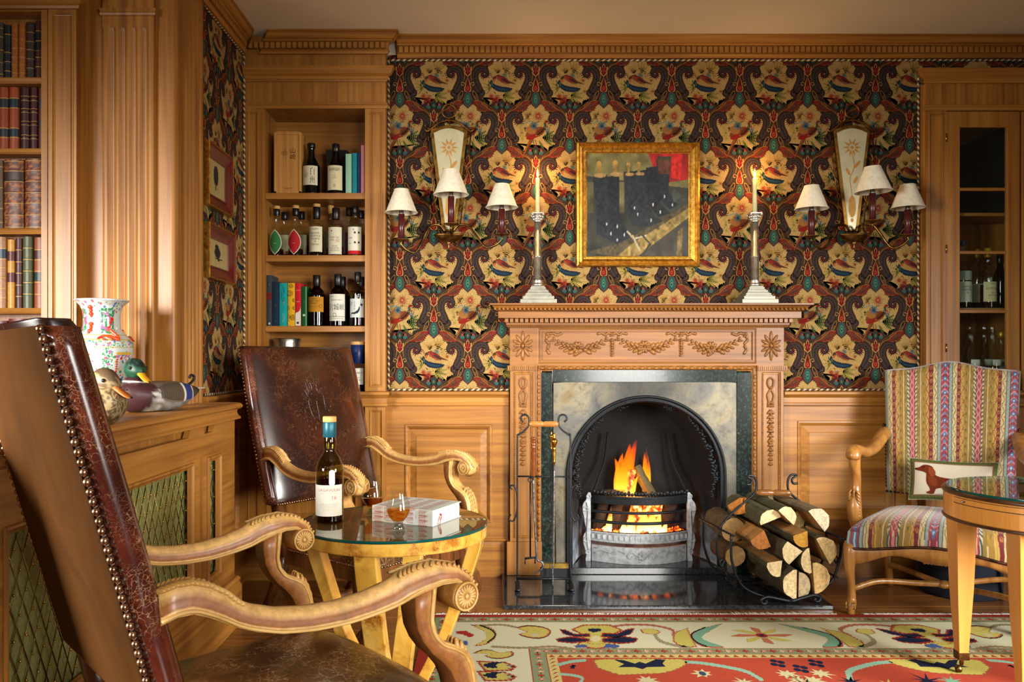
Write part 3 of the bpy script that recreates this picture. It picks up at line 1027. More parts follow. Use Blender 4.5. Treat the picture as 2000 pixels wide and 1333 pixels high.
# ---- far-left bookcase of leather bindings
YL = 3.115
lb = thing('bookcase', 'pine bookcase of old leather bindings at the left edge of the picture', 'bookcase', (0, 0, 0))
LX1 = GX(150, YL)
LO = GX(82, YL)
zl = lambda py: GZ(py, YL)
mb = MB()
mb.box(LO, LX1, YL + 0.003, YP - 0.001, 0.0, ZC - 0.003)
mb.box(-2.35, LO, YL + 0.003, YP - 0.001, zl(22), ZC - 0.003)
mb.box(-2.35, LO, YP + 0.36, YP + 0.37, 0.0, ZC - 0.003)
mb.box(LO, LO + 0.02, YP - 0.001, YP + 0.36, 0.0, ZC - 0.003)
mb.build('carcass', pineZ, lb)
mb = MB()
slim(mb, LO + 0.025, LX1 - 0.0, 0.0, zl(17), [(GX(101, YL), GX(145, YL), 0.3, zl(25))], lambda x, zz, h=0: (x, YL - h, zz), 0.003)
mb.box(LO, LO + 0.023, YL - 0.006, YL + 0.003, 0.0, zl(20))
mb.box(LO + 0.0235, LO + 0.0245, YL - 0.001, YL + 0.003, 0.0, zl(20))
mb.build('pilaster', pineZ, lb)
mb = MB()
mb.mould_x([(0, zl(19)), (0.012, zl(19)), (0.016, zl(14)), (0.024, zl(12)), (0.03, zl(8)), (0.036, zl(2)), (0.05, zl(-6)), (0.05, zl(-14)), (0, zl(-15))], -2.35, LX1, YL, 0, 1)
mb.build('cornice', pineX, lb)
LSH = [(151, 163), (290, 301), (446, 457.5), (602, 613), (770, 781)]
for a, b in LSH:
 mb = MB()
 mb.mould_x([(0, zl(b)), (0.004, zl(b)), (0.006, zl(b - 2)), (0.003, zl(b - 4)), (0.007, zl(a + 3)), (0.004, zl(a)), (0, zl(a))], -2.35, LO, YL + 0.005)
 mb.box(-2.35, LO, YL + 0.005, YP + 0.34, zl(b), zl(a))
 mb.build('shelf', pineX, lb)
# ================================================================= BOOKS
def leather_book(x0, x1, zb, zt, yf, depth, base, bands, label, group, raised=(), cat='book', mottled=None):
 """rounded spine facing the room; bands = [(t0,t1,colour)] as fractions of the height"""
 w, h = x1 - x0, zt - zb - .006
 t = thing('leather_bound_book', label, cat, ((x0 + x1) / 2, yf, zb + 0.0004), 0, group)
 cuts = sorted({0.0, 1.0} | {v for b in bands for v in b[:2]} | {r + s for r in raised for s in (-0.008, 0.008)})
 fine = sorted(set(cuts) | {i / 24 for i in range(25)})
 rings, cols = [], []
 nseg = 12
 r = random.Random(hash(label) % 1000)
 for tz in fine:
  for side in ((tz - 1e-4), (tz + 1e-4)):
   if side < 0 or side > 1:
    continue
   c = base
   for a, b, cc in bands:
    if a <= side <= b:
     c = cc
   bul = 0.0012 if any(abs(side - q) <= 0.0085 for q in raised) else 0
   ring = []
   for i in range(nseg + 1):
    a = pi * i / nseg
    ring.append((-w / 2 * 0.98 * math.cos(a), -math.sin(a) * (min(0.012, w * 0.35) + bul), side * h))
    cc = H(c)
    if mottled and c == base:
     k = r.random()
     if k > 0.72:
      cc = H(mottled)
    cols.append(cc)
   rings.append(ring)
 m = MB()
 m.loft(rings, closed=False, cap=False, cols=cols)
 top = [(-w / 2 * 0.98 * math.cos(pi * i / nseg), -math.sin(pi * i / nseg) * min(0.012, w * 0.35), h) for i in range(nseg + 1)]
 m.add(top, [tuple(range(nseg + 1))], col=H(base));
 m.build('spine', col_book, t, local=True)
 m = MB()
 m.box(-w / 2 * 0.98, -w / 2 * 0.98 + 0.002, 0, depth, 0, h, col=H(base)); m.box(w / 2 * 0.98 - 0.002, w / 2 * 0.98, 0, depth, 0, h, col=H(base))
 m.build('cover', col_book, t, local=True)
 m = MB(); m.box(-w / 2 + 0.003, w / 2 - 0.003, 0.001, depth - 0.004, 0.003, h - 0.005)
 m.build('pages', plain('book_pages', 'cbb68c', 0.9, scale=200), t, local=True)
 return t
G = 'c09a4a'
def gilt(ts, w=0.006):
 return [(q - w, q + w, G) for q in ts]
YS = YL + 0.03
bw = lambda px: GX(px, YS)
rows = [
 (151, 'bindings on the top shelf', [
  (-9, 4, 40, '4a4430', gilt((.1, .3, .52, .75, .9)), (.3, .52), 'olive binding cut by the left picture edge on the top shelf'),
  (5, 18.4, 45, '1f2430', gilt((.16, .33, .5, .68, .83)) + [(.66, .82, '22342f')], (.33, .5), 'slim near-black binding left of two tan ones, top shelf'),
  (19.4, 32.4, 41, 'a8622a', gilt((.12, .26, .4, .56, .72, .87), .004), (.26, .4, .56, .72), 'left one of two matching tan gilt bindings'),
  (34, 47, 41, 'ad6427', gilt((.12, .26, .4, .56, .72, .87), .004), (.26, .4, .56, .72), 'right one of two matching tan gilt bindings'),
  (48.4, 65, 39.5, '3c3026', gilt((.2, .36, .52, .66, .82), .004), (.2, .36, .52, .66, .82), 'plain dark brown ribbed binding on the top shelf'),
  (66.4, 81.6, 37.5, '4a2a22', gilt((.22, .38, .5, .66, .83)) + [(.5, .65, '18222c'), (.68, .8, '18222c')], (.22, .38), 'dark binding with two navy labels beside the stile, top shelf')]),
 (290, 'bindings on the second shelf', [
  (-4, 14.6, 167, '9a4620', [(.215, .34, '22303a'), (.68, .815, '22303a')] + gilt((.2, .35, .67, .825)), (), 'rust binding with navy bands cut by the picture edge'),
  (15.6, 34.6, 167, '9f4a22', [(.215, .34, '22303a'), (.68, .815, '22303a')] + gilt((.2, .35, .67, .825)), (), 'rust red binding with two navy bands next to a dark pair'),
  (38, 55.6, 167.5, '3a1a1e', gilt((.18, .24, .4, .46, .6, .66, .79, .86), .004), (.21, .43, .63, .82), 'dark maroon ribbed binding, left of a pair on the second shelf'),
  (56.6, 71, 167.5, '48191b', gilt((.18, .24, .4, .46, .6, .66, .79, .86), .004), (.21, .43, .63, .82), 'oxblood ribbed binding, right of a pair on the second shelf'),
  (72, 84, 168.5, '5a2426', [(.68, .82, '22323e'), (.38, .49, '22323e')], (), 'maroon flowered binding with blue labels by the stile')]),
 (446, 'bindings on the third shelf', [
  (-20, 3.6, 309, '6d5540', gilt((.1, .3, .6, .9)), (), 'pale brown binding barely in frame on the third shelf'),
  (4.6, 44.4, 308, '5d2f20', gilt((.03, .2, .37, .52, .68, .83, .97), .004) + [(.685, .82, '3a2018')], (.2, .37, .52, .68, .83), 'thick mottled brown volume, left of the large pair'),
  (45.6, 85, 307, '592a22', gilt((.03, .2, .37, .52, .68, .83, .97), .004), (.2, .37, .52, .68, .83), 'thick reddish brown volume next to the stile, right of the large pair')]),
 (602, 'bindings on the fourth shelf', [
  (-9, 10, 460, 'a5764c', [(.7, .83, '24384a')] + gilt((.15, .28, .43, .57, .69, .84)), (.28, .43, .57), 'tan binding with a blue label cut by the picture edge'),
  (11.6, 26.6, 465, 'c98f32', [(.69, .83, '5a2226'), (.38, .52, '5a2226')], (), 'narrow yellow calf binding with two maroon labels'),
  (27.6, 40.6, 462, '4a1c22', gilt((.17, .33, .5, .66, .83), .005), (.17, .33, .5, .66, .83), 'narrow maroon binding left of a green one'),
  (41.6, 62, 459.5, '4c5030', gilt((.2, .36, .52, .68, .84), .005), (.2, .36, .52, .68, .84), 'green leather binding with gilt ribs on the fourth shelf'),
  (64, 87.4, 461.5, '8f4b26', [(.7, .82, '4a1f24'), (.385, .51, '22342f')] + gilt((.2, .37, .525, .685, .83), .005), (.2, .37), 'broad rust binding with maroon and dark green labels')]),
 (770, 'bindings on the fifth shelf', [
  (-28, 12, 624, '5e1a1e', gilt((.1, .3, .5, .7, .9)), (), 'red gilt binding behind the near chair, at the picture edge'),
  (13, 52, 620, '651c20', gilt((.1, .3, .5, .7, .9)), (), 'red gilt binding peeping over the near chair back')])]
for bot, grp, items in rows:
 for a, b, top, base, bands, raised, lab in items:
  leather_book(bw(a), bw(b), GZ(bot, YL + 0.005), GZ(top, YS), YS + 0.012, 0.16, base, bands, lab, grp, raised,
      mottled='a8622c' if 'mottled' in lab or 'reddish brown' in lab else None)
def cloth_book(x0, x1, zb, zt, yf, depth, col, label, group, deco=None, lean=0.0, name='hardback_book'):
 """flat-spined modern hardback; deco(mb, fn, w, h) draws the spine print"""
 w, h = x1 - x0, zt - zb
 t = thing(name, label, 'book', ((x0 + x1) / 2, yf, zb + 0.0004), 0, group)
 sh = lambda p: (p[0] + lean * p[2], p[1], p[2])
 m = MB()
 c = H(col)
 rings = []
 for zz in (0, h):
  rings.append([sh((-w / 2 * 0.98 + w * 0.98 * i / 6, -0.0025 * math.sin(pi * i / 6), zz)) for i in range(7)])
 m.loft(rings, closed=False, cap=False, col=c)
 for xa in (-w / 2 * 0.98, w / 2 * 0.98 - 0.0025):
  v = [sh((x, y, zz)) for x in (xa, xa + 0.0025) for y in (0, depth) for zz in (0, h)]
  m.add(v, [(0, 1, 3, 2), (4, 6, 7, 5), (0, 4, 5, 1), (2, 3, 7, 6), (0, 2, 6, 4), (1, 5, 7, 3)], col=c)
 m.build('cover', col_flat, t, local=True)
 m = MB()
 v = [sh((x, y, zz)) for x in (-w / 2 + 0.004, w / 2 - 0.004) for y in (0.001, depth - 0.004) for zz in (0.003, h - 0.004)]
 m.add(v, [(0, 1, 3, 2), (4, 6, 7, 5), (0, 4, 5, 1), (2, 3, 7, 6), (0, 2, 6, 4), (1, 5, 7, 3)])
 m.build('pages', plain('book_pages', 'cbb68c', 0.9, scale=200), t, local=True)
 if deco:
  m = MB()
  fn = lambda a, b, d: sh((a, -0.0027 - 0.0002 - d * 0.0003, b))
  deco(m, fn, w, h)
  m.build('lettering', col_flat, t, local=True)
 return t
R4 = lambda a, b, c, d: [(a, c), (b, c), (b, d), (a, d)]
def poly(m, fn, pts, col, d):
 if getattr(fn, 'cyl', 0):      # follow the curved surface: slice into upright strips
  xs = [p[0] for p in pts]
  k = max(1, int((max(xs) - min(xs)) / .0025))
  for i in range(k):
   q = clip_poly(pts, min(xs) + (max(xs) - min(xs)) * i / k - 1e-7, min(xs) + (max(xs) - min(xs)) * (i + 1) / k + 1e-7, -9, 9)
   if q: m.add([fn(a, b, d) for a, b in q], [tuple(range(len(q)))], col=H(col))
  return
 m.add([fn(a, b, d) for a, b in pts], [tuple(range(len(pts)))], col=H(col))
YV = YB + 0.03     # spine plane on the whisky shelves
vx = lambda px: GX(px, YV)
def d_mock(m, fn, w, h):
 poly(m, fn, R4(-w * .46, w * .46, h * .52, h * .66), '6a1c1e', 0)
 poly(m, fn, ell(-w * .1, h * .6, w * .12, w * .14), '1a1214', 1)
 put_text(m, 'HARPER LEE', 0, h * .82, w * .4, h * .27, fn, H('a9b4bc'), 1, 3)
 put_text(m, 'To Kill a Mockingbird', 0, h * .30, w * .42, h * .38, fn, H('c9c4bc'), 1, 3)
 poly(m, fn, R4(-w * .15, w * .2, h * .03, h * .07), 'b9b4ac', 1)
def d_navy(m, fn, w, h):
 put_text(m, 'A. DUMAS', 0, h * .84, w * .28, h * .18, fn, H('5b7c98'), 1, 3)
 put_text(m, 'A FEAR OF DARK WATER', 0, h * .46, w * .34, h * .46, fn, H('d8dfe4'), 1, 3)
 put_text(m, 'SPHERE', 0, h * .1, w * .2, h * .12, fn, H('8aa2b6'), 1, 3)
def d_teal(m, fn, w, h):
 r = random.Random(3)
 for i in range(7):
  x = r.uniform(-.25, .25) * w
  poly(m, fn, stroke(sp2([(x, h * (.95 - i * .03)), (x + w * .1, h * (.88 - i * .03)), (x - w * .12, h * (.82 - i * .03))], 3), w * .03), '1d6f8f', 1)
 for i in range(6):
  poly(m, fn, stroke(sp2([(-w * .2 + i * .07 * w, h * .08), (-w * .05 + i * .05 * w, h * .18), (-w * .2 + i * .09 * w, h * .3)], 3), w * .02), '6fc2bd', 1)
 put_text(m, 'THE\nSEA', 0, h * .62, w * .4, h * .12, fn, H('0e5a70'), 1)
 poly(m, fn, ell(w * .1, h * .55, w * .12, h * .06), '5c8f92', 1)
def d_yellow(m, fn, w, h):
 for (x, zz, rr) in ((0, .93, .3), (-.2, .76, .42), (.45, .6, .3), (-.5, .42, .3), (.45, .42, .3), (.25, .2, .42), (-.45, .22, .3)):
  for k, c in ((1, '1d160d'), (.82, 'd9a41e'), (.5, '1d160d'), (.3, 'd9a41e')):
   pts = [(max(-w * .47, min(w * .47, a)), b) for a, b in ell(x * w, zz * h, rr * w * k, rr * w * k * .95)]
   poly(m, fn, pts, c, 1 + (1 - k) * 6)
 poly(m, fn, R4(-w * .47, w * .47, h * .03, h * .09), 'd9a41e', 8)
def d_red(m, fn, w, h):
 poly(m, fn, [(-w * .47, 0.002), (w * .47, 0.002), (w * .47, h * .44), (w * .3, h * .36), (0, h * .33), (-w * .47, h * .3)], 'd9d2c4', 1)
 poly(m, fn, R4(-w * .4, w * .4, h * .835, h * .84), 'f0c8a0', 1)
 put_text(m, 'A TALE', 0, h * .57, w * .5, h * .05, fn, H('f0e0d0'), 1)
 poly(m, fn, R4(-w * .25, w * .15, h * .05, h * .1), '3a342c', 2)
def d_green(m, fn, w, h):
 put_text(m, 'JAMES BOND GUIDES', -w * .05, h * .62, w * .4, h * .66, fn, H('c9d8c2'), 1, 3)
 poly(m, fn, R4(w * .3, w * .4, h * .01, h * .99), '9fc19a', 1)
 poly(m, fn, R4(-w * .2, w * .2, h * .25, h * .3), 'b9ccb0', 1)
SZ3, SZ1 = GZ(637, YB), GZ(376, YB)
g3 = 'hardbacks on the third whisky shelf'
for a, b, top, col, lab, dec in (
  (521.4, 531, 538, '353a42', 'charcoal novel with a red band, first in the hardback row', d_mock),
  (531.6, 545, 551, '16293d', 'navy book between the charcoal and turquoise ones', d_navy),
  (545.8, 561.4, 553.5, '17938f', 'turquoise patterned hardback left of the yellow one', d_teal),
  (562.4, 576, 553.5, 'd9a41e', 'yellow hardback with black ring pattern', d_yellow),
  (576.8, 588, 554, 'c01f2a', 'red hardback with a cream lower corner', d_red),
  (588.4, 599.6, 560, '134f22', 'dark green book with white lettering by the amber-label bottle', d_green)):
 cloth_book(vx(a), vx(b), SZ3, GZ(top, YV), YV, 0.13, col, lab, g3, dec)
def d_small(txt, c):
 def f(m, fn, w, h):
  put_text(m, txt, 0, h * .55, w * .4, h * .8, fn, H(c), 1, 3)
 return f
g1 = 'slim books on the top whisky shelf'
for a, b, top, col, lab, txt, c in (
  (675, 686.6, 301, '8fb8a0', 'pale mint book left of the teal one, top whisky shelf', 'WHISKY TALES', '5a7a4a'),
  (688, 697, 299.5, '1a7a86', 'teal book with yellow lettering', 'LONDON GIN', 'c9c04a'),
  (698, 704, 299.5, '1f3550', 'thin navy book left of the pink one', 'RESTAURANT', 'c0cad4'),
  (705, 712, 284, 'c47a86', 'tall pink book at the right end of the top whisky shelf', 'THE ISLAND OF MULL', '8a3a4a')):
 cloth_book(vx(a), vx(b), SZ1, GZ(top, YV), YV, 0.12, col, lab, g1, d_small(txt, c))
# wooden presentation box
bx0, bx1 = vx(535), vx(588)
bz1 = GZ(257, YV)
t = thing('presentation_box', 'pale wooden whisky box with black brushed characters, top shelf', 'box', ((bx0 + bx1) / 2, YV + 0.045, SZ1 + 0.0004))
hw, hh = (bx1 - bx0) / 2, bz1 - SZ1
m = MB(); m.box(-hw, -hw + 0.012, -0.045, 0.05, 0, hh - 0.003); m.box(hw - 0.012, hw, -0.045, 0.05, 0, hh - 0.003)
m.box(-hw, hw, 0.04, 0.05, 0, hh); m.box(-hw, hw, -0.045, 0.05, 0, 0.012); m.box(-hw + 0.012, hw - 0.012, -0.044, 0.05, hh - 0.016, hh)
m.build('box_body', boxpine, t, local=True, bevel=0.001)
m = MB(); m.box(-hw + 0.0125, hw - 0.0125, -0.041, -0.03, 0.0125, hh - 0.0165)
s = m.build('sliding_lid', boxpine, t, local=True)
m = MB()
fn = lambda a, b, d: (a, -0.0414, b)
put_text(m, '山\n崎', hw * .38, hh * .645, hw * .42, hh * .19, fn, H('1d130c'), 0, keep=False)
put_text(m, 'THE\nYAMAZAKI\nSINGLE MALT\nWHISKY', -hw * .22, hh * .66, hw * .55, hh * .10, fn, H('33210f'))
put_text(m, 'SUNTORY', hw * .05, hh * .085, hw * .62, hh * .028, fn, H('4a3018'))
m.build('lettering', col_flat, s, local=True)
m = MB(); m.box(vx(629) + 0.0, vx(672), YV + 0.10, YV + 0.19, SZ1 + 0.0004, GZ(293, YV + 0.1))
tag(m.build('gift_carton', plain('black_carton', '15100d', 0.4), bevel=0.002), 'black carton standing behind a dark whisky bottle, top shelf', 'box')
# ================================================================= FIREPLACE
YJ = 4.13
jx = lambda px: GX(px, YJ)
jz = lambda py: GZ(py, YJ)
def marble(name, cols, scale=60, rough=0.18):
 m, nt, out = new_mat(name)
 b = principled(nt, out, None, rough, 0, 0.5, 0.3, 0.08)
 mp = coords(nt)
 n = noise(nt, mp.outputs[0], scale, 8, 0.75, 0.3)
 r = ramp(nt, [(p, H(c)) for p, c in cols])
 nt.links.new(n.outputs[0], r.inputs[0])
 nt.links.new(r.outputs[0], b.inputs['Base Color'])
 return m
green_marble = marble('green_marble', [(0.36, '080d0c'), (0.52, '15201e'), (0.62, '2c3f3a'), (0.74, '74827c')], 80)
hearth_stone = marble('hearth_granite', [(0.3, '141516'), (0.48, '26282a'), (0.6, '383b3d'), (0.72, '6a7072')], 90, 0.09)
def stained_plate():
 m, nt, out = new_mat('smoke_stained_iron')
 b = principled(nt, out, None, 0.38, 0.35, 0.5)
 mp = coords(nt)
 n1 = noise(nt, mp.outputs[0], 5, 6, 0.6, 0.8)
 n2 = noise(nt, mp.outputs[0], 30, 6, 0.7)
 r = ramp(nt, [(0.3, H('4c4e4e')), (0.45, H('645f54')), (0.58, H('777059')), (0.72, H('6a5230'))])
 nt.links.new(n1.outputs[0], r.inputs[0])
 r2 = ramp(nt, [(0.32, (0.35, 0.33, 0.32, 1)), (0.5, (1, 1, 1, 1))])
 nt.links.new(n2.outputs[0], r2.inputs[0])
 c = mixc(nt, r.outputs[0], r2.outputs[0], 0.7, 'MULTIPLY')
 # soot blown out above the crown of the arch
 tc = N(nt, 'ShaderNodeTexCoord')
 vm = N(nt, 'ShaderNodeVectorMath', operation='DISTANCE')
 nt.links.new(tc.outputs['Object'], vm.inputs[0]); vm.inputs[1].default_value = (0.80, 4.15, 0.98)
 ad = N(nt, 'ShaderNodeMath', operation='MULTIPLY_ADD'); ad.inputs[1].default_value = 0.16; ad.inputs[2].default_value = 0.0
 nt.links.new(n1.outputs[0], ad.inputs[0])
 sb = N(nt, 'ShaderNodeMath', operation='ADD')
 nt.links.new(vm.outputs['Value'], sb.inputs[0]); nt.links.new(ad.outputs[0], sb.inputs[1])
 rs = ramp(nt, [(0.16, H('30343a')), (0.42, (1, 1, 1, 1))])
 nt.links.new(sb.outputs[0], rs.inputs[0])
 c2 = mixc(nt, c, rs.outputs[0], 0.85, 'MULTIPLY')
 nt.links.new(c2, b.inputs['Base Color'])
 bump(nt, b, n2.outputs[0], 0.15)
 return m
def sooty(name):
 """iron plates: ash dust settled low down, soot above, broken up by noise"""
 m, nt, out = new_mat(name)
 b = principled(nt, out, None, 0.85, 0.0, 0.3)
 mp = coords(nt)
 n = noise(nt, mp.outputs[0], 14, 7, 0.65)
 sx = N(nt, 'ShaderNodeSeparateXYZ'); nt.links.new(coords(nt).outputs[0], sx.inputs[0])
 ad = N(nt, 'ShaderNodeMath', operation='MULTIPLY_ADD'); ad.inputs[1].default_value = 0.45
 nt.links.new(n.outputs[0], ad.inputs[0]); nt.links.new(sx.outputs['Z'], ad.inputs[2])
 r = ramp(nt, [(0.22, H('a2a9b2')), (0.40, H('5a5f68')), (0.55, H('161517')), (0.75, H('0a0909'))])
 nt.links.new(ad.outputs[0], r.inputs[0])
 nt.links.new(r.outputs[0], b.inputs['Base Color'])
 bump(nt, b, n.outputs[0], 0.3)
 return m
soot_plate = sooty('sooty_plate')
mantZ = wood('mantel_pine_vertical', 'a87234', '74481c', axis='Z')
mantX = wood('mantel_pine', '9c662c', '6b4019', axis='X')
fp = thing('fireplace', 'carved pine fireplace surround with swagged frieze and a lit arched iron grate', 'fireplace', (0, 0, 0))
FX0, FX1 = jx(996), jx(1531)
# shelf ------------------------------------------------------------------
K = 1.25
prof = [(0.0, 1.268), (0.012, 1.268), (0.016, 1.272), (0.016, 1.279), (0.02, 1.281), (0.02, 1.288), (0.024, 1.289), (0.024, 1.311), (0.06, 1.312),
  (0.06, 1.343), (0.064, 1.345), (0.068, 1.347), (0.074, 1.353), (0.084, 1.363), (0.09, 1.370), (0.096, 1.372), (0.102, 1.374), (0.102, 1.381), (0, 1.3815)]
mb = MB()
mb.mould_x([(d * K, zz) for d, zz in prof], FX0, FX1, YJ, 1 / K, 1 / K)
mb.v = [(x, min(y, YW - 0.0008) if y > YJ - 1e-6 else y, zz) for x, y, zz in mb.v]
mb.box(FX0 - 0.1, FX1 + 0.1, YJ - 0.001, YW - 0.001, 1.374, 1.3815)
mb.box(FX0 - 0.058, FX1 + 0.058, YJ - 0.001, YW - 0.001, 1.312, 1.343)
shelf = mb.build('mantel_shelf', carved, fp)
mb = MB()
n = 58
for i in range(n):
 x = FX0 - 0.03 + (FX1 - FX0 + 0.06) * (i + 0.5) / n
 mb.box(x - 0.0088, x + 0.0088, YJ - 0.052, YJ - 0.02, 1.2905, 1.3105)
mb.build('dentil_moulding', carved, shelf, bevel=0.001, seg=1)
mb = MB()
n = 150
for i in range(n):
 x = FX0 - 0.02 + (FX1 - FX0 + 0.04) * (i + 0.5) / n
 mb.ball((x, YJ - 0.024, 1.2755), (0.0042, 0.004, 0.0036), nu=6, nv=5)
n = 76
for i in range(n):      # leaf-and-tongue carving on the ovolo
 x = FX0 - 0.085 + (FX1 - FX0 + 0.17) * (i + 0.5) / n
 M = Matrix.Rotation(-0.75, 3, 'X')
 mb.ball((x, YJ - 0.103, 1.358), (0.0075, 0.005, 0.013), M, nu=8, nv=6)
 mb.ball((x + 0.0095, YJ - 0.098, 1.353), (0.0028, 0.004, 0.008), M, nu=6, nv=5)
mb.build('carved_moulding', carved, shelf)
# frieze -------------------------------------------------------------------
fj = lambda x, zz, h=0.0: (x, YJ - h, zz)
mb = MB()
mb.box(FX0, jx(1047), YJ, YW - 0.0008, jz(714), 1.27); mb.box(jx(1480), FX1, YJ, YW - 0.0008, jz(714), 1.27)
fx0, fx1, fz0, fz1 = jx(1050), jx(1477.5), jz(711), jz(641)
wp = [(0, 0), (0.004, 0.002), (0.008, -0.003), (0.012, -0.003), (0.014, 0.003), (0.019, 0.003), (0.021, -0.007)]
mb.add([fj(jx(1047), jz(714)), fj(jx(1480), jz(714)), fj(jx(1480), fz0), fj(jx(1047), fz0)], [(0, 1, 2, 3)])
mb.add([fj(jx(1047), fz1), fj(jx(1480), fz1), fj(jx(1480), 1.27), fj(jx(1047), 1.27)], [(0, 1, 2, 3)])
mb.add([fj(jx(1047), fz0), fj(fx0, fz0), fj(fx0, fz1), fj(jx(1047), fz1)], [(0, 1, 2, 3)])
mb.add([fj(fx1, fz0), fj(jx(1480), fz0), fj(jx(1480), fz1), fj(fx1, fz1)], [(0, 1, 2, 3)])
mb.frame_rect(fx0, fx1, fz0, fz1, wp, fj)
i = 0.021
mb.add([fj(fx0 + i, fz0 + i, -.007), fj(fx1 - i, fz0 + i, -.007), fj(fx1 - i, fz1 - i, -.007), fj(fx0 + i, fz1 - i, -.007)], [(0, 1, 2, 3)])
mb.box(jx(1047), jx(1480), YJ + 0.008, YW - 0.0008, jz(714), 1.27)
fr = mb.build('frieze', mantX, fp)
def leaf(m, x, zz, ang, L, w, t=0.006, y=None, curl=0.0):
 """carved acanthus-like leaf lying on the surface, tip at angle ang"""
 y = YJ if y is None else y
 M = Matrix.Rotation(-ang, 3, 'Y')
 m.ball((x + math.cos(ang) * L / 2, y, zz + math.sin(ang) * L / 2), (L / 2, t, w / 2), M, nu=10, nv=6)
def flower(m, x, zz, r, n=8, y=None, t=0.006, sq=1.0):
 y = YJ if y is None else y
 for k in range(n):
  a = 2 * pi * k / n
  L = r * (1 if sq == 1 else (abs(math.cos(a)) + sq * abs(math.sin(a))) / (abs(math.cos(a)) + abs(math.sin(a))))
  leaf(m, x + 0.15 * L * math.cos(a), zz + 0.15 * L * math.sin(a), a, L * 0.9, r * 4.4 / n, t, y)
 m.ball((x, y - t * 0.7, zz), (r * 0.2, t, r * 0.2), nu=8, nv=6)
yy = YJ + 0.006
sgz = (1.268 + jz(714)) / 2
Cx = (fx0 + fx1) / 2
mb = MB()
r5 = random.Random(5)
knots = [jx(1070), jx(1196), jx(1331), jx(1457)]
kz = jz(653)
def swag(m, xa, xb, za, zb, sag, nn, big):
 for k in range(nn + 1):
  t = k / nn
  x = xa + (xb - xa) * t
  zz = za + (zb - za) * t - sag * (1 - (2 * t - 1) ** 2)
  th = 0.5 + 1.0 * (1 - abs(2 * t - 1))
  dz = -sag * (-4 * (2 * t - 1)) * 0
  a = math.atan2(-sag * 4 * (1 - 2 * t), xb - xa)
  for q in (-1, 1):
   leaf(m, x, zz, a + (0 if t > .5 else pi) + q * 0.75, 0.030 * th, 0.015 * th, 0.009, yy)
  m.ball((x, yy - 0.004, zz + r5.uniform(-.003, .003)), 0.0075 * th + 0.002, nu=8, nv=6)
 if big:
  flower(m, (xa + xb) / 2 - 0.012, (za + zb) / 2 - sag + 0.012, 0.032, 10, yy - 0.006, 0.008)
  for k in range(9):
   m.ball((xb - (xb - xa) * .28 + r5.uniform(-.012, .012), yy - 0.004, (za + zb) / 2 - sag * .8 + r5.uniform(-.016, .012)), 0.005, nu=7, nv=5)
def bow(m, x, zz):
 m.ball((x, yy - 0.004, zz), 0.009, nu=10, nv=7)
def ribbon(m, pts, w=0.013):
 pts3 = [(a, yy - 0.002 - 0.003 * abs(math.sin(2.2 * i)), b) for i, (a, b) in enumerate(sp2(pts, 5))]
 m.tube(pts3, w / 2, 6, flat=0.45, up=(0, 0, 1))
for q in knots:
 bow(mb, q, kz)
swag(mb, knots[0] + .006, knots[1] - .006, kz - .01, kz - .008, 0.072, 12, True)
swag(mb, knots[1] + .006, knots[2] - .006, kz - .008, kz - .008, 0.068, 13, True)
swag(mb, knots[2] + .006, knots[3] - .006, kz - .008, kz - .01, 0.072, 12, True)
for q in (knots[1], knots[2]):
 for k in range(7):
  leaf(mb, q, kz - 0.02 - k * 0.013, -pi / 2 + (0.5 if k % 2 else -0.5), 0.022 - k * .001, 0.011, 0.006, yy)
  mb.ball((q, yy - 0.006, kz - 0.03 - k * 0.013), 0.0085 - 0.0004 * k, nu=8, nv=6)
 for sg in (-1, 1):
  ribbon(mb, [(q, kz), (q + sg * .02, kz + .006), (q + sg * .035, kz - .004), (q + sg * .052, kz + .006), (q + sg * .075, kz + .0)])
for q, sg in ((knots[0], 1), (knots[3], -1)):
 ribbon(mb, [(q, kz), (q + sg * .03, kz + .004), (q + sg * .045, kz - .005), (q + sg * .07, kz + .004)])
 ribbon(mb, [(q, kz), (q - sg * .008, kz - .03), (q + sg * .006, kz - .05), (q - sg * .002, kz - .08), (q + sg * .01, kz - .1)])
mb.build('carved_garland', carved, fr)
for pxc in (1021, 1506):
 mb = MB()
 flower(mb, jx(pxc), jz(676), 0.045, 12, YJ - 0.002, 0.007, 1.6)
 mb.build('carved_rosette', carved, fr)
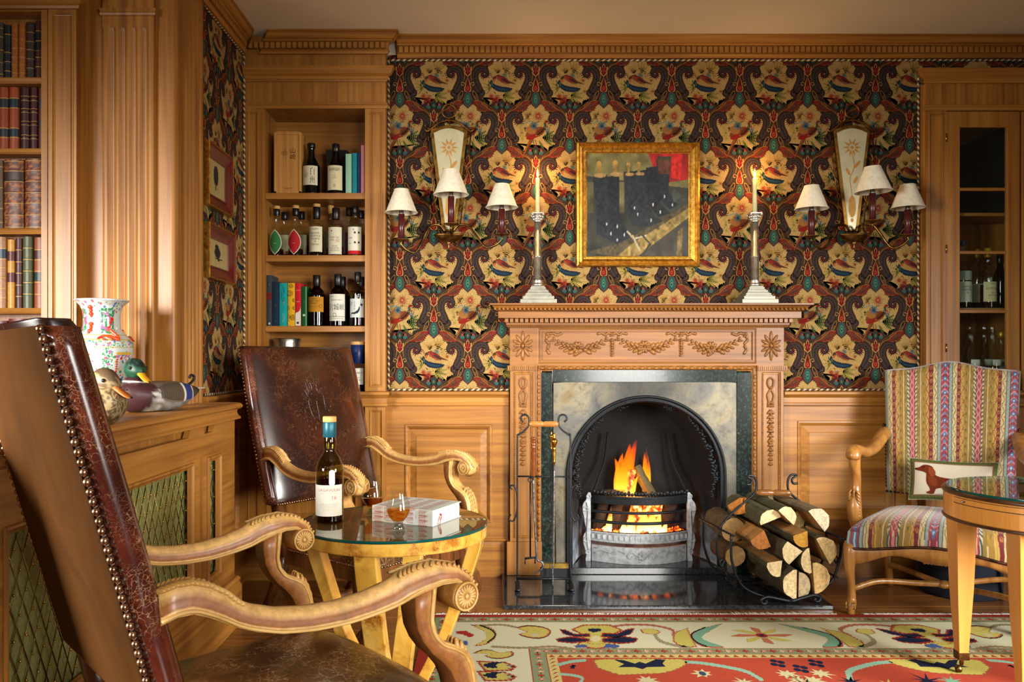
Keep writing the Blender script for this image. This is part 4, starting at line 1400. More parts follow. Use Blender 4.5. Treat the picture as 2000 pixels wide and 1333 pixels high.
# jambs ------------------------------------------------------------------
for a, b, inn in ((996, 1047, 1), (1480, 1531, -1)):
 xa, xb = jx(a), jx(b)
 mb = MB()
 mb.box(xa, xb, YJ + 0.006, YW - 0.0008, jz(1058), jz(714))
 pa, pb, za, zb = xa + 0.016, xb - 0.014, jz(1052), jz(727)
 mb.add([fj(xa, jz(1058)), fj(xb, jz(1058)), fj(xb, za), fj(xa, za)], [(0, 1, 2, 3)])
 mb.add([fj(xa, zb), fj(xb, zb), fj(xb, jz(714)), fj(xa, jz(714))], [(0, 1, 2, 3)])
 mb.add([fj(xa, za), fj(pa, za), fj(pa, zb), fj(xa, zb)], [(0, 1, 2, 3)])
 mb.add([fj(pb, za), fj(xb, za), fj(xb, zb), fj(pb, zb)], [(0, 1, 2, 3)])
 mb.box(xa, xa + 0.001, YJ, YJ + 0.01, jz(1058), jz(714)); mb.box(xb - 0.001, xb, YJ, YJ + 0.01, jz(1058), jz(714))
 mb.frame_rect(pa, pb, za, zb, [(0, 0), (0.003, 0.002), (0.006, -0.002), (0.012, -0.001), (0.014, -0.005)], fj)
 i = 0.014
 mb.add([fj(pa + i, za + i, -.005), fj(pb - i, za + i, -.005), fj(pb - i, zb - i, -.005), fj(pa + i, zb - i, -.005)], [(0, 1, 2, 3)])
 jb = mb.build('jamb', mantZ, fp)
 mb = MB()
 zz = za + 0.008
 while zz < zb - 0.006:
  for x in (pa + 0.009, pb - 0.009):
   mb.ball((x, YJ - 0.001, zz), (0.0042, 0.003, 0.0046), nu=6, nv=5)
  zz += 0.0105
 mb.build('beading', carved, jb)
 xc = (xa + xb) / 2
 mb = MB()
 y0 = YJ + 0.002
 for sg in (-1, 1):
  mb.tube(smooth_path([(xc, y0, jz(762)), (xc + sg * .014, y0 - .003, jz(752)), (xc + sg * .013, y0 - .003, jz(742)), (xc, y0 - .003, jz(738))], 5), 0.0042, 7)
  mb.tube(smooth_path([(xc, y0, jz(760)), (xc + sg * .016, y0 - .003, jz(772)), (xc + sg * .011, y0 - .003, jz(784)), (xc + sg * .014, y0, jz(796))], 5), 0.004, 7)
 mb.ball((xc, y0 - .004, jz(758)), 0.007, nu=8, nv=6)
 flower(mb, xc, jz(790), 0.017, 6, y0 - .002, 0.006)
 zz = jz(802)
 k = 0
 while zz > jz(905):
  w = 1 - 0.35 * (jz(802) - zz) / 0.27
  for sg in (-1, 0, 1):
   leaf(mb, xc, zz, -pi / 2 + sg * 0.7, 0.026 * w, 0.012 * w, 0.006, y0 - .002)
  mb.ball((xc, y0 - .006, zz), 0.0055 * w, nu=8, nv=6)
  if k in (3, 6):
   flower(mb, xc, zz - .012, 0.014, 6, y0 - .004, 0.006)
  zz -= 0.024; k += 1
 mb.build('carved_drop', carved, jb)
 # fluted capital
 mb = MB()
 ca, cbx = (jx(991), jx(1049)) if inn > 0 else (jx(1478), jx(1536))
 mb.box(ca, cbx, YJ - 0.014, YW - 0.001, jz(724.5), jz(714.5))
 x = ca + 0.003
 while x < cbx - 0.006:
  mb.box(x, x + 0.0065, YJ - 0.018, YJ - 0.01, jz(723.5), jz(716)); x += 0.0105
 mb.build('fluted_capital', mantZ, jb, bevel=0.001, seg=1)
 mb = MB()
 pa, pb = (jx(989.5), jx(1058)) if inn > 0 else (jx(1469), jx(1537))
 mb.box(pa, pb, YJ - 0.016, YW - 0.001, 0.0205, jz(1058))
 mb.build('plinth', mantZ, jb, bevel=0.003)
# egg-and-dart inner moulding
mb = MB()
yi = YJ + 0.004
il, ir, it = jx(1047), jx(1480), jz(714)
iw = 0.029
prof2 = [(0, 0.006), (0.004, 0.008), (0.006, 0.002), (0.012, 0.006), (0.02, 0.0), (0.024, -0.01), (0.029, -0.012), (0.029, -0.04)]
rings = []
for ins, h in prof2:
 rings.append([(il + ins, yi - h, 0.05), (il + ins, yi - h, it - ins), (ir - ins, yi - h, it - ins), (ir - ins, yi - h, 0.05)])
mb.loft(rings, closed=False, cap=False, smooth=False)
mo = mb.build('inner_moulding', mantZ, fp)
mb = MB()
zz = 0.19
while zz < it - 0.04:
 for x in (il + 0.014, ir - 0.014):
  mb.ball((x, yi - 0.004, zz), (0.0075, 0.007, 0.013), nu=10, nv=7)
 zz += 0.036
x = il + 0.03
while x < ir - 0.02:
 mb.ball((x, yi - 0.004, it - 0.014), (0.013, 0.007, 0.0075), nu=10, nv=7); x += 0.036
mb.build('egg_carving', carved, mo)
# marble slips
ys = YJ + 0.014
for nm, b in (('marble_slip', (jx(1057), jx(1079), 0.021, jz(728))), ('marble_slip', (jx(1441), jx(1470), 0.021, jz(728))), ('marble_slip', (jx(1079), jx(1441), jz(747), jz(722)))):
 mb = MB(); mb.box(b[0], b[1], ys, ys + 0.02, b[2], b[3]); mb.build(nm, green_marble, fp, bevel=0.0015)
# iron plate with arched opening
yp = YJ + 0.02
AX, AZ, RO, RI = GX(1261.5, yp), GZ(929, yp), 0.4060, 0.372
def arch(r, zb, n=40, cx=AX, cz=AZ, sq=1.0):
 return [(cx - r, zb)] + [(cx - r * math.cos(pi * i / n), cz + r * sq * math.sin(pi * i / n)) for i in range(n + 1)] + [(cx + r, zb)]
mb = MB()
x0, x1, zt, zb = jx(1079), jx(1441), jz(747), 0.021
oa = arch(RO - 0.006, zb)
n = len(oa)
top = []
for i, (x, zz) in enumerate(oa):       # matching outer outline
 if i == 0: top.append((x0, zb))
 elif i == n - 1: top.append((x1, zb))
 else:
  a = pi * (i - 1) / (n - 3)
  dx, dz = -math.cos(a), math.sin(a)
  t = min(((x1 - x0) / 2 + 0.001) / max(abs(dx), 1e-6), (zt - AZ) / max(dz, 1e-6))
  top.append((AX + dx * t, AZ + dz * t))
mb.loft([[(x, yp, zz) for x, zz in top], [(x, yp, zz) for x, zz in oa], [(x, yp + 0.03, zz) for x, zz in oa]], closed=False, cap=False, smooth=False)
mb.build('iron_plate', stained_plate(), fp)
# stepped iron arch
rings = []
for r, d in ((RO, 0.0), (RO, 0.012), (RO - .006, 0.018), (RO - .012, 0.014), (RO - .014, 0.006), (RO - .02, 0.006), (RO - .024, 0.012), (RO - .03, 0.010), (RI, -0.002), (RI - .004, -0.03)):
 rings.append([(x, yp - d, zz) for x, zz in arch(r, 0.021)])
mb = MB(); mb.loft(rings, closed=False, cap=False)
ar = mb.build('iron_arch', cast_iron, fp)
mb = MB()
r8 = random.Random(8)
for sg in (-1, 1):
 for k in range(26):
  t = k / 25
  a = 0.06 + t * 1.35
  rr = RI - 0.012 - 0.012 * math.sin(pi * min(1, t * 1.6)) * (1 - t)
  if t < 0.75 or t > 0.9:
   x, zz = AX + sg * rr * math.cos(a - .12), AZ + rr * math.sin(a - .12)
   s = 0.034 * (1 - 0.55 * t)
   for q in range(3):
    leaf(mb, x, zz, (pi / 2 + a * .9 if sg > 0 else pi / 2 - a * .9) + r8.uniform(-1.1, 1.1) + (pi if q == 2 else 0), s * r8.uniform(.7, 1.1), s * 0.42, 0.008, yp + 0.012)
   if k % 3 == 0:
    mb.ball((x, yp + 0.004, zz), 0.008 * (1 - .4 * t), nu=8, nv=6)
 for k in range(10):     # hanging tail below the springing
  x = AX + sg * (RI - 0.024 - 0.004 * k * 0.4); zz = AZ - 0.012 * k
  leaf(mb, x, zz, -pi / 2 + r8.uniform(-1, 1), 0.03 - .0015 * k, 0.014, 0.008, yp + 0.012)
  mb.ball((x + r8.uniform(-.008, .008), yp + 0.006, zz), 0.007, nu=8, nv=6)
mb.build('acanthus_ornament', cast_iron, ar)
# firebox shell
ZH = 0.055
yb_ = 4.42
mb = MB()
o1 = arch(RI - 0.004, ZH)
o2 = arch(0.29, ZH, cz=AZ + 0.02, sq=1.12)
mb.loft([[(x, yp + 0.028, zz) for x, zz in o1], [(x, (yp + 0.028 + yb_) / 2, zz) for x, zz in [((a[0] + b[0]) / 2, (a[1] + b[1]) / 2 + 0.01) for a, b in zip(o1, o2)]], [(x, yb_, zz) for x, zz in o2]], closed=False, cap=False)
mb.add([(x, yb_, zz) for x, zz in o2], [tuple(range(len(o2)))])
# hood ribs running up the back
for sg in (-1, 1):
 mb.tube(smooth_path([(AX + sg * .24, 4.31, 0.42), (AX + sg * .215, 4.335, 0.48), (AX + sg * .18, 4.36, 0.57), (AX + sg * .16, 4.37, 0.72)], 6), 0.006, 6)
mb.build('firebox', soot_plate, fp)
mb = MB(); mb.box(AX - RI - 0.02, AX + RI + 0.02, YJ + 0.002, yb_ + 0.02, 0.0205, ZH)
mb.build('back_hearth', hearth_stone, fp, bevel=0.003)
# hearth slab ------------------------------------------------------------
mb = MB()
hx0, hx1 = GX(983.5, 3.614), GX(1628, 3.614)
mb.box(hx0, hx1, 3.614, YW - 0.03, 0.0006, 0.02)
tag(mb.build('hearth', hearth_stone, bevel=0.0025), 'polished dark granite hearth slab in front of the fireplace', 'hearth')
# grate ------------------------------------------------------------------
gr = thing('fire_grate', 'ash-grey iron fire basket with curved bars holding the burning logs', 'grate', (AX, 4.27, ZH + 0.0005))
GXL, GXR = 0.531, 1.036
gy = lambda x: 4.285 - 0.095 * (1 - ((x - (GXL + GXR) / 2) / ((GXR - GXL) / 2)) ** 2)
bar = lambda zz, n=24, ins=0: [(GXL + ins + (GXR - GXL - 2 * ins) * i / n, gy(GXL + ins + (GXR - GXL - 2 * ins) * i / n), zz) for i in range(n + 1)]
def band(m, z0, z1, t0=0.0, n=28, ins=0):
 """curved strip"""
 rings = []
 for x, y, _ in bar(0, n, ins):
  rings.append([(x, y - t0, z0), (x, y - t0, z1), (x, y + 0.014, z1), (x, y + 0.014, z0)])
 m.loft(rings, closed=True, cap=True, smooth=False)
for zz, rr in ((0.318, 0.008), (0.265, 0.0085)):
 m = MB(); m.tube(bar(zz, 24, 0.012), rr, 8); m.build('bar', black_iron, gr)
m = MB(); band(m, 0.366, 0.392, 0.004); band(m, 0.392, 0.402, 0.012); band(m, 0.358, 0.366, 0.0)
for i in range(31):
 x = GXL + (GXR - GXL) * i / 30
 leaf(m, x, 0.404, pi / 2, 0.016 + 0.012 * abs(math.sin(i * 1.3)), 0.018, 0.006, gy(x) - 0.004)
m.build('top_rail', cast_iron, gr)
m = MB(); band(m, 0.163, 0.214, 0.006); band(m, 0.206, 0.214, 0.012); band(m, 0.163, 0.170, 0.01)
for i in range(19):
 x = GXL + (GXR - GXL) * (i + .5) / 19
 m.box(x - .009, x + .009, gy(x) - 0.009, gy(x), 0.176, 0.2)
m.build('bottom_rail', ash_iron, gr)
m = MB(); band(m, 0.056, 0.14, 0.004, 28, 0.006)
gm = lambda x, zz, d=0.006: (x, gy(x) - d, zz)
xc = (GXL + GXR) / 2
for sg in (-1, 1):
 m.tube(smooth_path([gm(xc + sg * .03, .1), gm(xc + sg * .05, .118), gm(xc + sg * .075, .1), gm(xc + sg * .06, .085), gm(xc + sg * .05, .098)], 5), 0.004, 6)
 m.tube(smooth_path([gm(xc + sg * .085, .112), gm(xc + sg * .12, .124), gm(xc + sg * .16, .11), gm(xc + sg * .2, .118), gm(xc + sg * .235, .1)], 5), 0.0035, 6)
 m.tube([gm(xc + sg * .03, .126), gm(xc + sg * .235, .126)], 0.003, 6)
flower(m, xc, 0.1, 0.024, 8, gy(xc) - 0.006, 0.006)
m.build('ash_plate', ash_iron, gr)
for sg, xe in ((-1, GXL), (1, GXR)):
 m = MB()
 pts = [(0, .056), (.026, .056), (.022, .09), (.03, .12), (.04, .16), (.036, .19), (.024, .215), (.03, .25), (.036, .29), (.044, .33), (.036, .36), (.024, .375), (.02, .40), (.01, .413), (0, .41)]
 m.prism([(xe + sg * a, b) for a, b in sp2(pts, 3)], lambda a, b, d: (a, 4.285 - d, b), -0.01, 0.012)
 for (a, b, r) in ((.026, .165, .014), (.03, .325, .013), (.012, .392, .011), (.018, .1, .01)):
  m.tube(smooth_path([(xe + sg * (a + r * math.cos(q * 1.1)) * 1.0, 4.27, b + r * (1 - q * .08) * math.sin(q * 1.1)) for q in range(7)], 3), 0.0035, 6)
 m.tube(smooth_path([(xe + sg * .012, 4.27, .11), (xe + sg * .02, 4.268, .2), (xe + sg * .014, 4.268, .3), (xe + sg * .02, 4.27, .36)], 4), 0.004, 6)
 m.build('side_bracket', ash_iron, gr)
m = MB()
for i in range(9):
 x = GXL + 0.02 + (GXR - GXL - 0.04) * i / 8
 m.box(x - .006, x + .006, gy(x) + 0.014, 4.40, 0.166, 0.178)
m.build('grate_floor', cast_iron, gr)
# burning logs --------------------------------------------------------------
def log_mat(name, bark, end):
 m, nt, out = new_mat(name)
 b = principled(nt, out, None, 0.85)
 a = N(nt, 'ShaderNodeAttribute', attribute_name='Col')
 mp = coords(nt)
 n = noise(nt, mp.outputs[0], 55, 6, 0.7, 0.5)
 r = ramp(nt, [(0.32, (0.62, 0.58, 0.54, 1)), (0.58, (1.12, 1.1, 1.06, 1))])
 nt.links.new(n.outputs[0], r.inputs[0])
 c = mixc(nt, a.outputs['Color'], r.outputs[0], 1.0, 'MULTIPLY')
 nt.links.new(c, b.inputs['Base Color'])
 bump(nt, b, n.outputs[0], 0.5, 0.004)
 return m
wood_log = log_mat('log_wood', None, None)
def ember_mat(name, lo, hi, strength):
 m, nt, out = new_mat(name)
 b = principled(nt, out, H('1a1210'), 0.9)
 mp = coords(nt)
 n = noise(nt, mp.outputs[0], 38, 5, 0.6)
 r = ramp(nt, [(lo, (0, 0, 0, 1)), (lo + (hi - lo) * .35, H('c8300a')), (lo + (hi - lo) * .7, H('ff8a1e')), (hi, H('ffd890'))])
 nt.links.new(n.outputs[0], r.inputs[0])
 nt.links.new(r.outputs[0], b.inputs['Emission Color'])
 b.inputs['Emission Strength'].default_value = strength
 bump(nt, b, n.outputs[0], 0.6, 0.004)
 return m
ember = ember_mat('glowing_embers', 0.42, 0.68, 5.0)
hot_wood = ember_mat('burning_wood', 0.36, 0.62, 3.2)
def split_log(p0, p1, r, shape, seed, bark='4a3a24', inner='a8763a', endc='d8b478', label='', group='', name='split_log', twist=0.0, mat=None, sq=1.0, roll=0.0):
 """log along p0->p1. shape: list of (angle, radius factor, is_bark)"""
 p0, p1 = Vector(p0), Vector(p1)
 ax = (p1 - p0); L = ax.length; ax.normalize()
 u = Vector((0, 0, 1)); u = (u - ax * u.dot(ax)).normalized()
 v = ax.cross(u)
 if roll:
  u, v = u * math.cos(roll) + v * math.sin(roll), v * math.cos(roll) - u * math.sin(roll)
 rr = random.Random(seed)
 # resample outline
 out = []
 n = len(shape)
 for i in range(n):
  a, b = shape[i], shape[(i + 1) % n]
  da = (b[0] - a[0]) % 360
  if a[2] and b[2] and da < 130:
   k = max(1, int(da / 14))
   for j in range(k):
    out.append((math.radians(a[0] + da * j / k), a[1] + (b[1] - a[1]) * j / k, 1))
  else:
   xa, ya = a[1] * math.cos(math.radians(a[0])), a[1] * math.sin(math.radians(a[0]))
   xb, ybb = b[1] * math.cos(math.radians(b[0])), b[1] * math.sin(math.radians(b[0]))
   for j in range(4):
    t = j / 4
    x, y = xa + (xb - xa) * t, ya + (ybb - ya) * t
    out.append((math.atan2(y, x), math.hypot(x, y), 1 if (j == 0 and a[2]) else 0))
 m = MB()
 rings, cols = [], []
 nl = 9
 jit = [1 + rr.uniform(-.035, .035) for _ in out]
 for k in range(nl + 1):
  t = k / nl
  off = u * rr.uniform(-.03, .03) * r + v * rr.uniform(-.03, .03) * r if 0 < k < nl else Vector()
  ring = []
  for q, (a, f, bk) in enumerate(out):
   s = r * f * jit[q] * (1 + (rr.uniform(-.03, .03) if 0 < k < nl else 0))
   aa = a + twist * t
   ring.append(p0 + ax * (L * t) + off + v * (s * math.cos(aa)) + u * (s * math.sin(aa) * sq))
   cols.append(H(bark if bk else inner))
  rings.append(ring)
 m.loft(rings, closed=True, cap=False, smooth=False, cols=cols)
 m.add(rings[0], [tuple(range(len(out) - 1, -1, -1))], col=H(endc)); m.add(rings[-1], [tuple(range(len(out)))], col=H(endc))
 c = sum(rings[0], Vector()) / len(out)
 rings2 = []
 for fct in (0.97, 0.72, 0.46, 0.2):
  pass
 t = thing(name, label, 'log', tuple((p0 + p1) / 2), 0, group)
 body = m.build('log_body', mat or wood_log, t)
 # growth rings on the sawn face
 if mat is None:
  m = MB()
  for i, fct in enumerate((0.9, 0.74, 0.58, 0.42, 0.26)):
   f2 = fct - 0.035
   cc = c * 0.6 + p0 * 0.4
   a = [cc + (q - cc) * fct - ax * 0.0006 for q in rings[0]]
   b = [cc + (q - cc) * f2 - ax * 0.0006 for q in rings[0]]
   k = len(a)
   m.add(a + b, [(i2, (i2 + 1) % k, k + (i2 + 1) % k, k + i2) for i2 in range(k)], col=tuple(x * 0.86 for x in H(endc)[:3]) + (1,))
  m.build('growth_rings', wood_log, t)
 return t
ROUND = [(0, 1, 1), (90, 1, 1), (180, 1, 1), (270, 1, 1)]
HALF = [(0, 1, 1), (90, 1, 1), (180, 1, 1)]
gb = 'logs burning in the grate'
split_log((0.60, 4.33, 0.385), (0.735, 4.36, 0.385), 0.032, ROUND, 1, '2a2018', '3a2818', '9a7436', 'short sawn log lying across the top left of the fire', gb, 'burning_log')
split_log((0.865, 4.33, 0.36), (0.775, 4.375, 0.53), 0.036, [(0, 1, 1), (90, 1, 1), (150, .9, 1), (270, .55, 0)], 2, '4a4022', '6d5a2c', '6d5a2c', 'mossy split log leaning up in the middle of the fire', gb, 'burning_log')
split_log((0.735, 4.34, 0.37), (0.765, 4.36, 0.52), 0.026, HALF, 3, '2a1510', '8a3010', '5a2010', 'glowing charred log upright beside the flame', gb, 'burning_log', mat=hot_wood)
for k, (x, rr, lab) in enumerate(((0.60, .03, 'dim log stump at the left behind the grate bars'), (0.675, .032, 'charred log behind the left of the bars'), (0.80, .045, 'brightest burning log behind the middle bars'), (0.88, .038, 'log glowing white at the edge right of the fire centre'), (0.965, .034, 'dark unburnt log at the right behind the bars'))):
 split_log((x - .03, 4.36 - .02 * (k % 2), 0.2), (x + .012, 4.37, 0.35), rr, ROUND, 10 + k, '3a2a1c', '4a3420', '4a3420', lab, gb, 'burning_log', mat=hot_wood if k in (2, 3) else None)
mb = MB()
r9 = random.Random(9)
for i in range(130):
 x = r9.uniform(GXL + .03, GXR - .03)
 y = r9.uniform(gy(x) + .03, 4.37)
 mb.ball((x, y, 0.186 + r9.uniform(0, .03)), (r9.uniform(.008, .02), r9.uniform(.008, .02), r9.uniform(.006, .014)), Matrix.Rotation(r9.uniform(0, 3), 3, 'Z'), nu=7, nv=5)
tag(mb.build('ember_bed', ember), 'bed of glowing embers on the grate floor', 'embers', kind='stuff')
# flames ---------------------------------------------------------------------
def flame_mat(name, stops, strength, h, z0, scale=22):
 m, nt, out = new_mat(name)
 e = N(nt, 'ShaderNodeEmission'); e.inputs[1].default_value = strength
 tr = N(nt, 'ShaderNodeBsdfTransparent')
 sx = N(nt, 'ShaderNodeSeparateXYZ'); nt.links.new(coords(nt).outputs[0], sx.inputs[0])
 mr = N(nt, 'ShaderNodeMapRange'); mr.inputs['From Min'].default_value = z0; mr.inputs['From Max'].default_value = z0 + h
 nt.links.new(sx.outputs['Z'], mr.inputs[0])
 r = ramp(nt, [(p, H(c)) for p, c in stops])
 nt.links.new(mr.outputs[0], r.inputs[0]); nt.links.new(r.outputs[0], e.inputs[0])
 mp = coords(nt, (1, 1, 0.22))
 n = noise(nt, mp.outputs[0], scale, 3, 0.5, 1.0)
 lw = N(nt, 'ShaderNodeLayerWeight'); lw.inputs[0].default_value = 0.5
 iv = N(nt, 'ShaderNodeMath', operation='SUBTRACT'); iv.inputs[0].default_value = 1.0
 nt.links.new(lw.outputs['Facing'], iv.inputs[1])
 mu = N(nt, 'ShaderNodeMath', operation='MULTIPLY')
 rr = ramp(nt, [(0.34, (0, 0, 0, 1)), (0.6, (1, 1, 1, 1))])
 nt.links.new(n.outputs[0], rr.inputs[0])
 nt.links.new(iv.outputs[0], mu.inputs[0]); nt.links.new(rr.outputs[0], mu.inputs[1])
 fd = ramp(nt, [(0.45, (1, 1, 1, 1)), (1.0, (0.0, 0.0, 0.0, 1))])
 nt.links.new(mr.outputs[0], fd.inputs[0])
 m2 = N(nt, 'ShaderNodeMath', operation='MULTIPLY')
 nt.links.new(mu.outputs[0], m2.inputs[0]); nt.links.new(fd.outputs[0], m2.inputs[1])
 mx = N(nt, 'ShaderNodeMixShader')
 nt.links.new(m2.outputs[0], mx.inputs[0]); nt.links.new(tr.outputs[0], mx.inputs[1]); nt.links.new(e.outputs[0], mx.inputs[2])
 nt.links.new(mx.outputs[0], out.inputs[0])
 return m
def flame(m, x, y, z0, h, w, lean=0.0, seed=0, n=12, k=14):
 rr = random.Random(seed)
 ph = rr.uniform(0, 6)
 rings = []
 for j in range(k + 1):
  t = j / k
  r = w * (math.sin(pi * min(1, 0.22 + t * 0.55)) * (1 - t) ** 0.62 + 0.004)
  cx = x + lean * t * t + 0.25 * w * math.sin(3.2 * t + ph) * t
  rings.append([(cx + r * math.cos(2 * pi * i / n), y + r * 0.6 * math.sin(2 * pi * i / n), z0 + h * t) for i in range(n)])
 m.loft(rings, cap=True)
fmat = flame_mat('fire_flame', [(0.0, 'ffc040'), (0.2, 'ff9a20'), (0.5, 'ff6a0c'), (1.0, 'c82c06')], 3.0, 0.28, 0.40)
m = MB()
flame(m, 0.715, 4.345, 0.40, 0.26, 0.05, 0.045, 1)
flame(m, 0.735, 4.35, 0.40, 0.31, 0.034, 0.05, 2)
flame(m, 0.70, 4.36, 0.41, 0.17, 0.034, -0.02, 3)
flame(m, 0.84, 4.385, 0.40, 0.24, 0.032, 0.01, 4)
flame(m, 0.75, 4.33, 0.37, 0.12, 0.03, 0.03, 6)
flame(m, 0.69, 4.35, 0.40, 0.21, 0.042, 0.03, 7)
flame(m, 0.725, 4.355, 0.42, 0.24, 0.03, 0.03, 8)
flame(m, 0.845, 4.39, 0.42, 0.19, 0.024, -0.01, 9)
tag(m.build('fire_flames', fmat), 'tall orange flames rising from the logs in the grate', 'flames', kind='stuff')
fmat2 = flame_mat('low_flame', [(0.0, 'fff0b0'), (0.4, 'ffc050'), (1.0, 'ff7a14')], 4.5, 0.16, 0.19, 16)
m = MB()
for k, (x, h, w) in enumerate(((0.625, .15, .022), (0.735, .16, .03), (0.79, .15, .04), (0.835, .14, .04), (0.875, .12, .03), (0.70, .07, .03), (0.91, .07, .025), (0.60, .05, .02))):
 flame(m, x, gy(x) + 0.05, 0.19, h, w, 0.01, 20 + k)
tag(m.build('ember_flames', fmat2), 'low yellow flames glowing behind the grate bars', 'flames', kind='stuff')
# companion set ----------------------------------------------------------------
YC = 3.89
cx_ = lambda px: GX(px, YC)
cz_ = lambda py: GZ(py, YC)
st = thing('fire_tool_stand', 'wrought iron companion stand with turned wooden handle left of the fire', 'stand', (cx_(1062), YC, 0.02))
c3 = lambda px, py, dy=0: (cx_(px), YC + dy, cz_(py))
for sg, xs_ in ((-1, 1010.5), (1, 1114)):
 q = 1062
 s = lambda a: 1062 + sg * a
 m = MB()
 pts = [c3(xs_, 1141), c3(xs_, 1000), c3(xs_, 862), c3(s(49), 850), c3(s(38), 842), c3(s(30), 832), c3(s(29), 818), c3(s(34), 811), c3(s(42), 812), c3(s(45), 819), c3(s(40), 825)]
 m.tube(smooth_path(pts, 6), [0.0045] * 61, 7)
 m.build('upright', black_iron, st)
 m = MB()
 m.tube(smooth_path([c3(xs_ + sg * 10, 957), c3(xs_ + sg * 14, 950), c3(xs_ + sg * 6, 950), c3(xs_ + sg * 1, 965), c3(xs_ + sg * 1, 1000), c3(xs_ + sg * 8, 1018), c3(xs_ + sg * 16, 1014), c3(xs_ + sg * 13, 1005)], 6), 0.004, 6)
 m.build('side_scroll', black_iron, st)
 m = MB()
 m.tube(smooth_path([(cx_(xs_), YC + .02, 0.036), (cx_(xs_), YC - .005, 0.05), (cx_(xs_), YC - .035, 0.045), (cx_(xs_), YC - .06, 0.0335), (cx_(xs_), YC - .075, 0.0275)], 4), 0.012, 8, flat=0.55, up=(1, 0, 0))
 m.build('foot', black_iron, st)
m = MB()
hp = [(0.0, 0), (0.009, 0), (0.0095, .004), (0.014, .012), (0.0145, .02), (0.014, .03), (0.0145, .055), (0.011, .061), (0.011, .064), (0.0145, .07), (0.014, .098), (0.0145, .112), (0.0125, .122), (0.009, .127), (0, .127)]
hl = cx_(1090.5) - cx_(1033.5)
m.lathe([(r, zz * hl / .127) for r, zz in hp], 16, Matrix.Translation(c3(1033.5, 829)) @ Matrix.Rotation(pi / 2, 4, 'Y'))
m.build('turned_handle', wood('turned_beech', 'c08a48', '8f5a24', 'X', 0.25), st)
m = MB(); m.tube([c3(1010, 931), c3(1114, 932)], 0.0042, 7); m.build('tool_rail', black_iron, st)
m = MB(); m.tube([c3(1010, 1131), c3(1114, 1131)], 0.006, 7); m.build('base_bar', black_iron, st)
def tool(name, label, parts_):
 t = thing(name, label, 'fire tool', (0, 0, 0), 0, 'fire irons on the companion stand')
 for nm, mt, fnc in parts_:
  m = MB(); fnc(m); m.build(nm, mt, t)
 return t
dyt = -0.016
handle_w = [(0, 0), (.006, 0), (.0085, .006), (.010, .018), (.009, .03), (.0115, .04), (.012, .06), (.010, .075), (.012, .085), (.0125, .11), (.010, .13), (.0125, .134), (.0125, .139), (.010, .143), (.0125, .147), (.0125, .152), (.010, .156), (.012, .160), (.012, .166), (.011, .172), (.014, .176), (.0135, .183), (0, .186)]
def tongs_shaft(m):
 m.tube(smooth_path([c3(1041, 931, dyt), c3(1043, 1000, dyt), c3(1047, 1070, dyt), c3(1049, 1092, dyt), c3(1058, 1097, dyt), c3(1060, 1104, dyt), c3(1057, 1111, dyt), c3(1049, 1116, dyt), c3(1045, 1120, dyt)], 5), 0.0048, 7)
tool('poker', 'poker with red-brown turned wooden handle and pale bent tip', [
 ('wooden_handle', wood('mahogany_handle', '8a4a20', '5c2a10', 'Z', 0.2), lambda m: m.lathe([(r, zz * 1.02) for r, zz in handle_w], 14, Matrix.Translation(c3(1042, 931, dyt)))),
 ('shaft', metal('worn_steel', '8a8c8e', 0.45, dark='3a3c3e', scale=90), tongs_shaft)])
dy2 = 0.014
tool('ash_rake', 'black ash rake with a T-shaped end hanging by its ring', [
 ('shaft', black_iron, lambda m: m.tube([c3(1036, 944, dy2), c3(1036, 1091, dy2)], 0.0042, 7)),
 ('ring', black_iron, lambda m: m.tube([(cx_(1036) + .011 * math.cos(a), YC + dy2, cz_(939) + .011 * math.sin(a)) for a in [2 * pi * i / 16 for i in range(16)]], 0.0025, 6, closed=True)),
 ('rake_head', black_iron, lambda m: (m.tube([c3(1025, 1093, dy2), c3(1047, 1091, dy2)], 0.005, 7), m.tube([c3(1026, 1093, dy2), c3(1026, 1104, dy2)], 0.003, 6), m.tube([c3(1046, 1091, dy2), c3(1045, 1103, dy2)], 0.003, 6)))])
finial = [(0, 0), (.005, 0), (.007, .004), (.006, .01), (.0065, .03), (.008, .05), (.0068, .066), (.008, .07), (.006, .074), (.008, .08), (.0135, .092), (.0155, .104), (.0155, .11), (.012, .113), (.008, .118), (.006, .124), (.0055, .13), (.0065, .136), (.003, .143), (0, .144)]
tool('fire_poker', 'long steel poker with brass urn finial, standing on the hearth', [
 ('brass_handle', brass, lambda m: m.lathe(finial, 16, Matrix.Translation(c3(1082, 905, dyt)))),
 ('shaft', metal('worn_steel', '8a8c8e', 0.45), lambda m: m.tube(smooth_path([c3(1082, 906, dyt), c3(1081.5, 1000, dyt - .004), c3(1080, 1090, dyt - .01), c3(1078.5, 1105, dyt - .012), c3(1078.5, 1148, dyt - .016)], 4), 0.004, 7))])
tool('hearth_brush', 'hearth brush with thin brass handle and gilt-edged head', [
 ('brass_handle', brass, lambda m: (m.tube([c3(1083, 868, 0.03), c3(1086, 1104, 0.03)], 0.0034, 7), m.lathe([(r * .6, zz * .6) for r, zz in finial], 12, Matrix.Translation(c3(1078, 880, 0.03))))),
 ('brush_head', metal('gilt_wood', 'b8984c', 0.35), lambda m: m.box(cx_(1063), cx_(1111), YC + 0.014, YC + 0.04, cz_(1112.5), cz_(1103))),
 ('bristles', plain('dark_bristle', '15171c', 0.9, scale=300), lambda m: m.box(cx_(1056), cx_(1112), YC + 0.011, YC + 0.044, cz_(1130.2), cz_(1112.5)))])
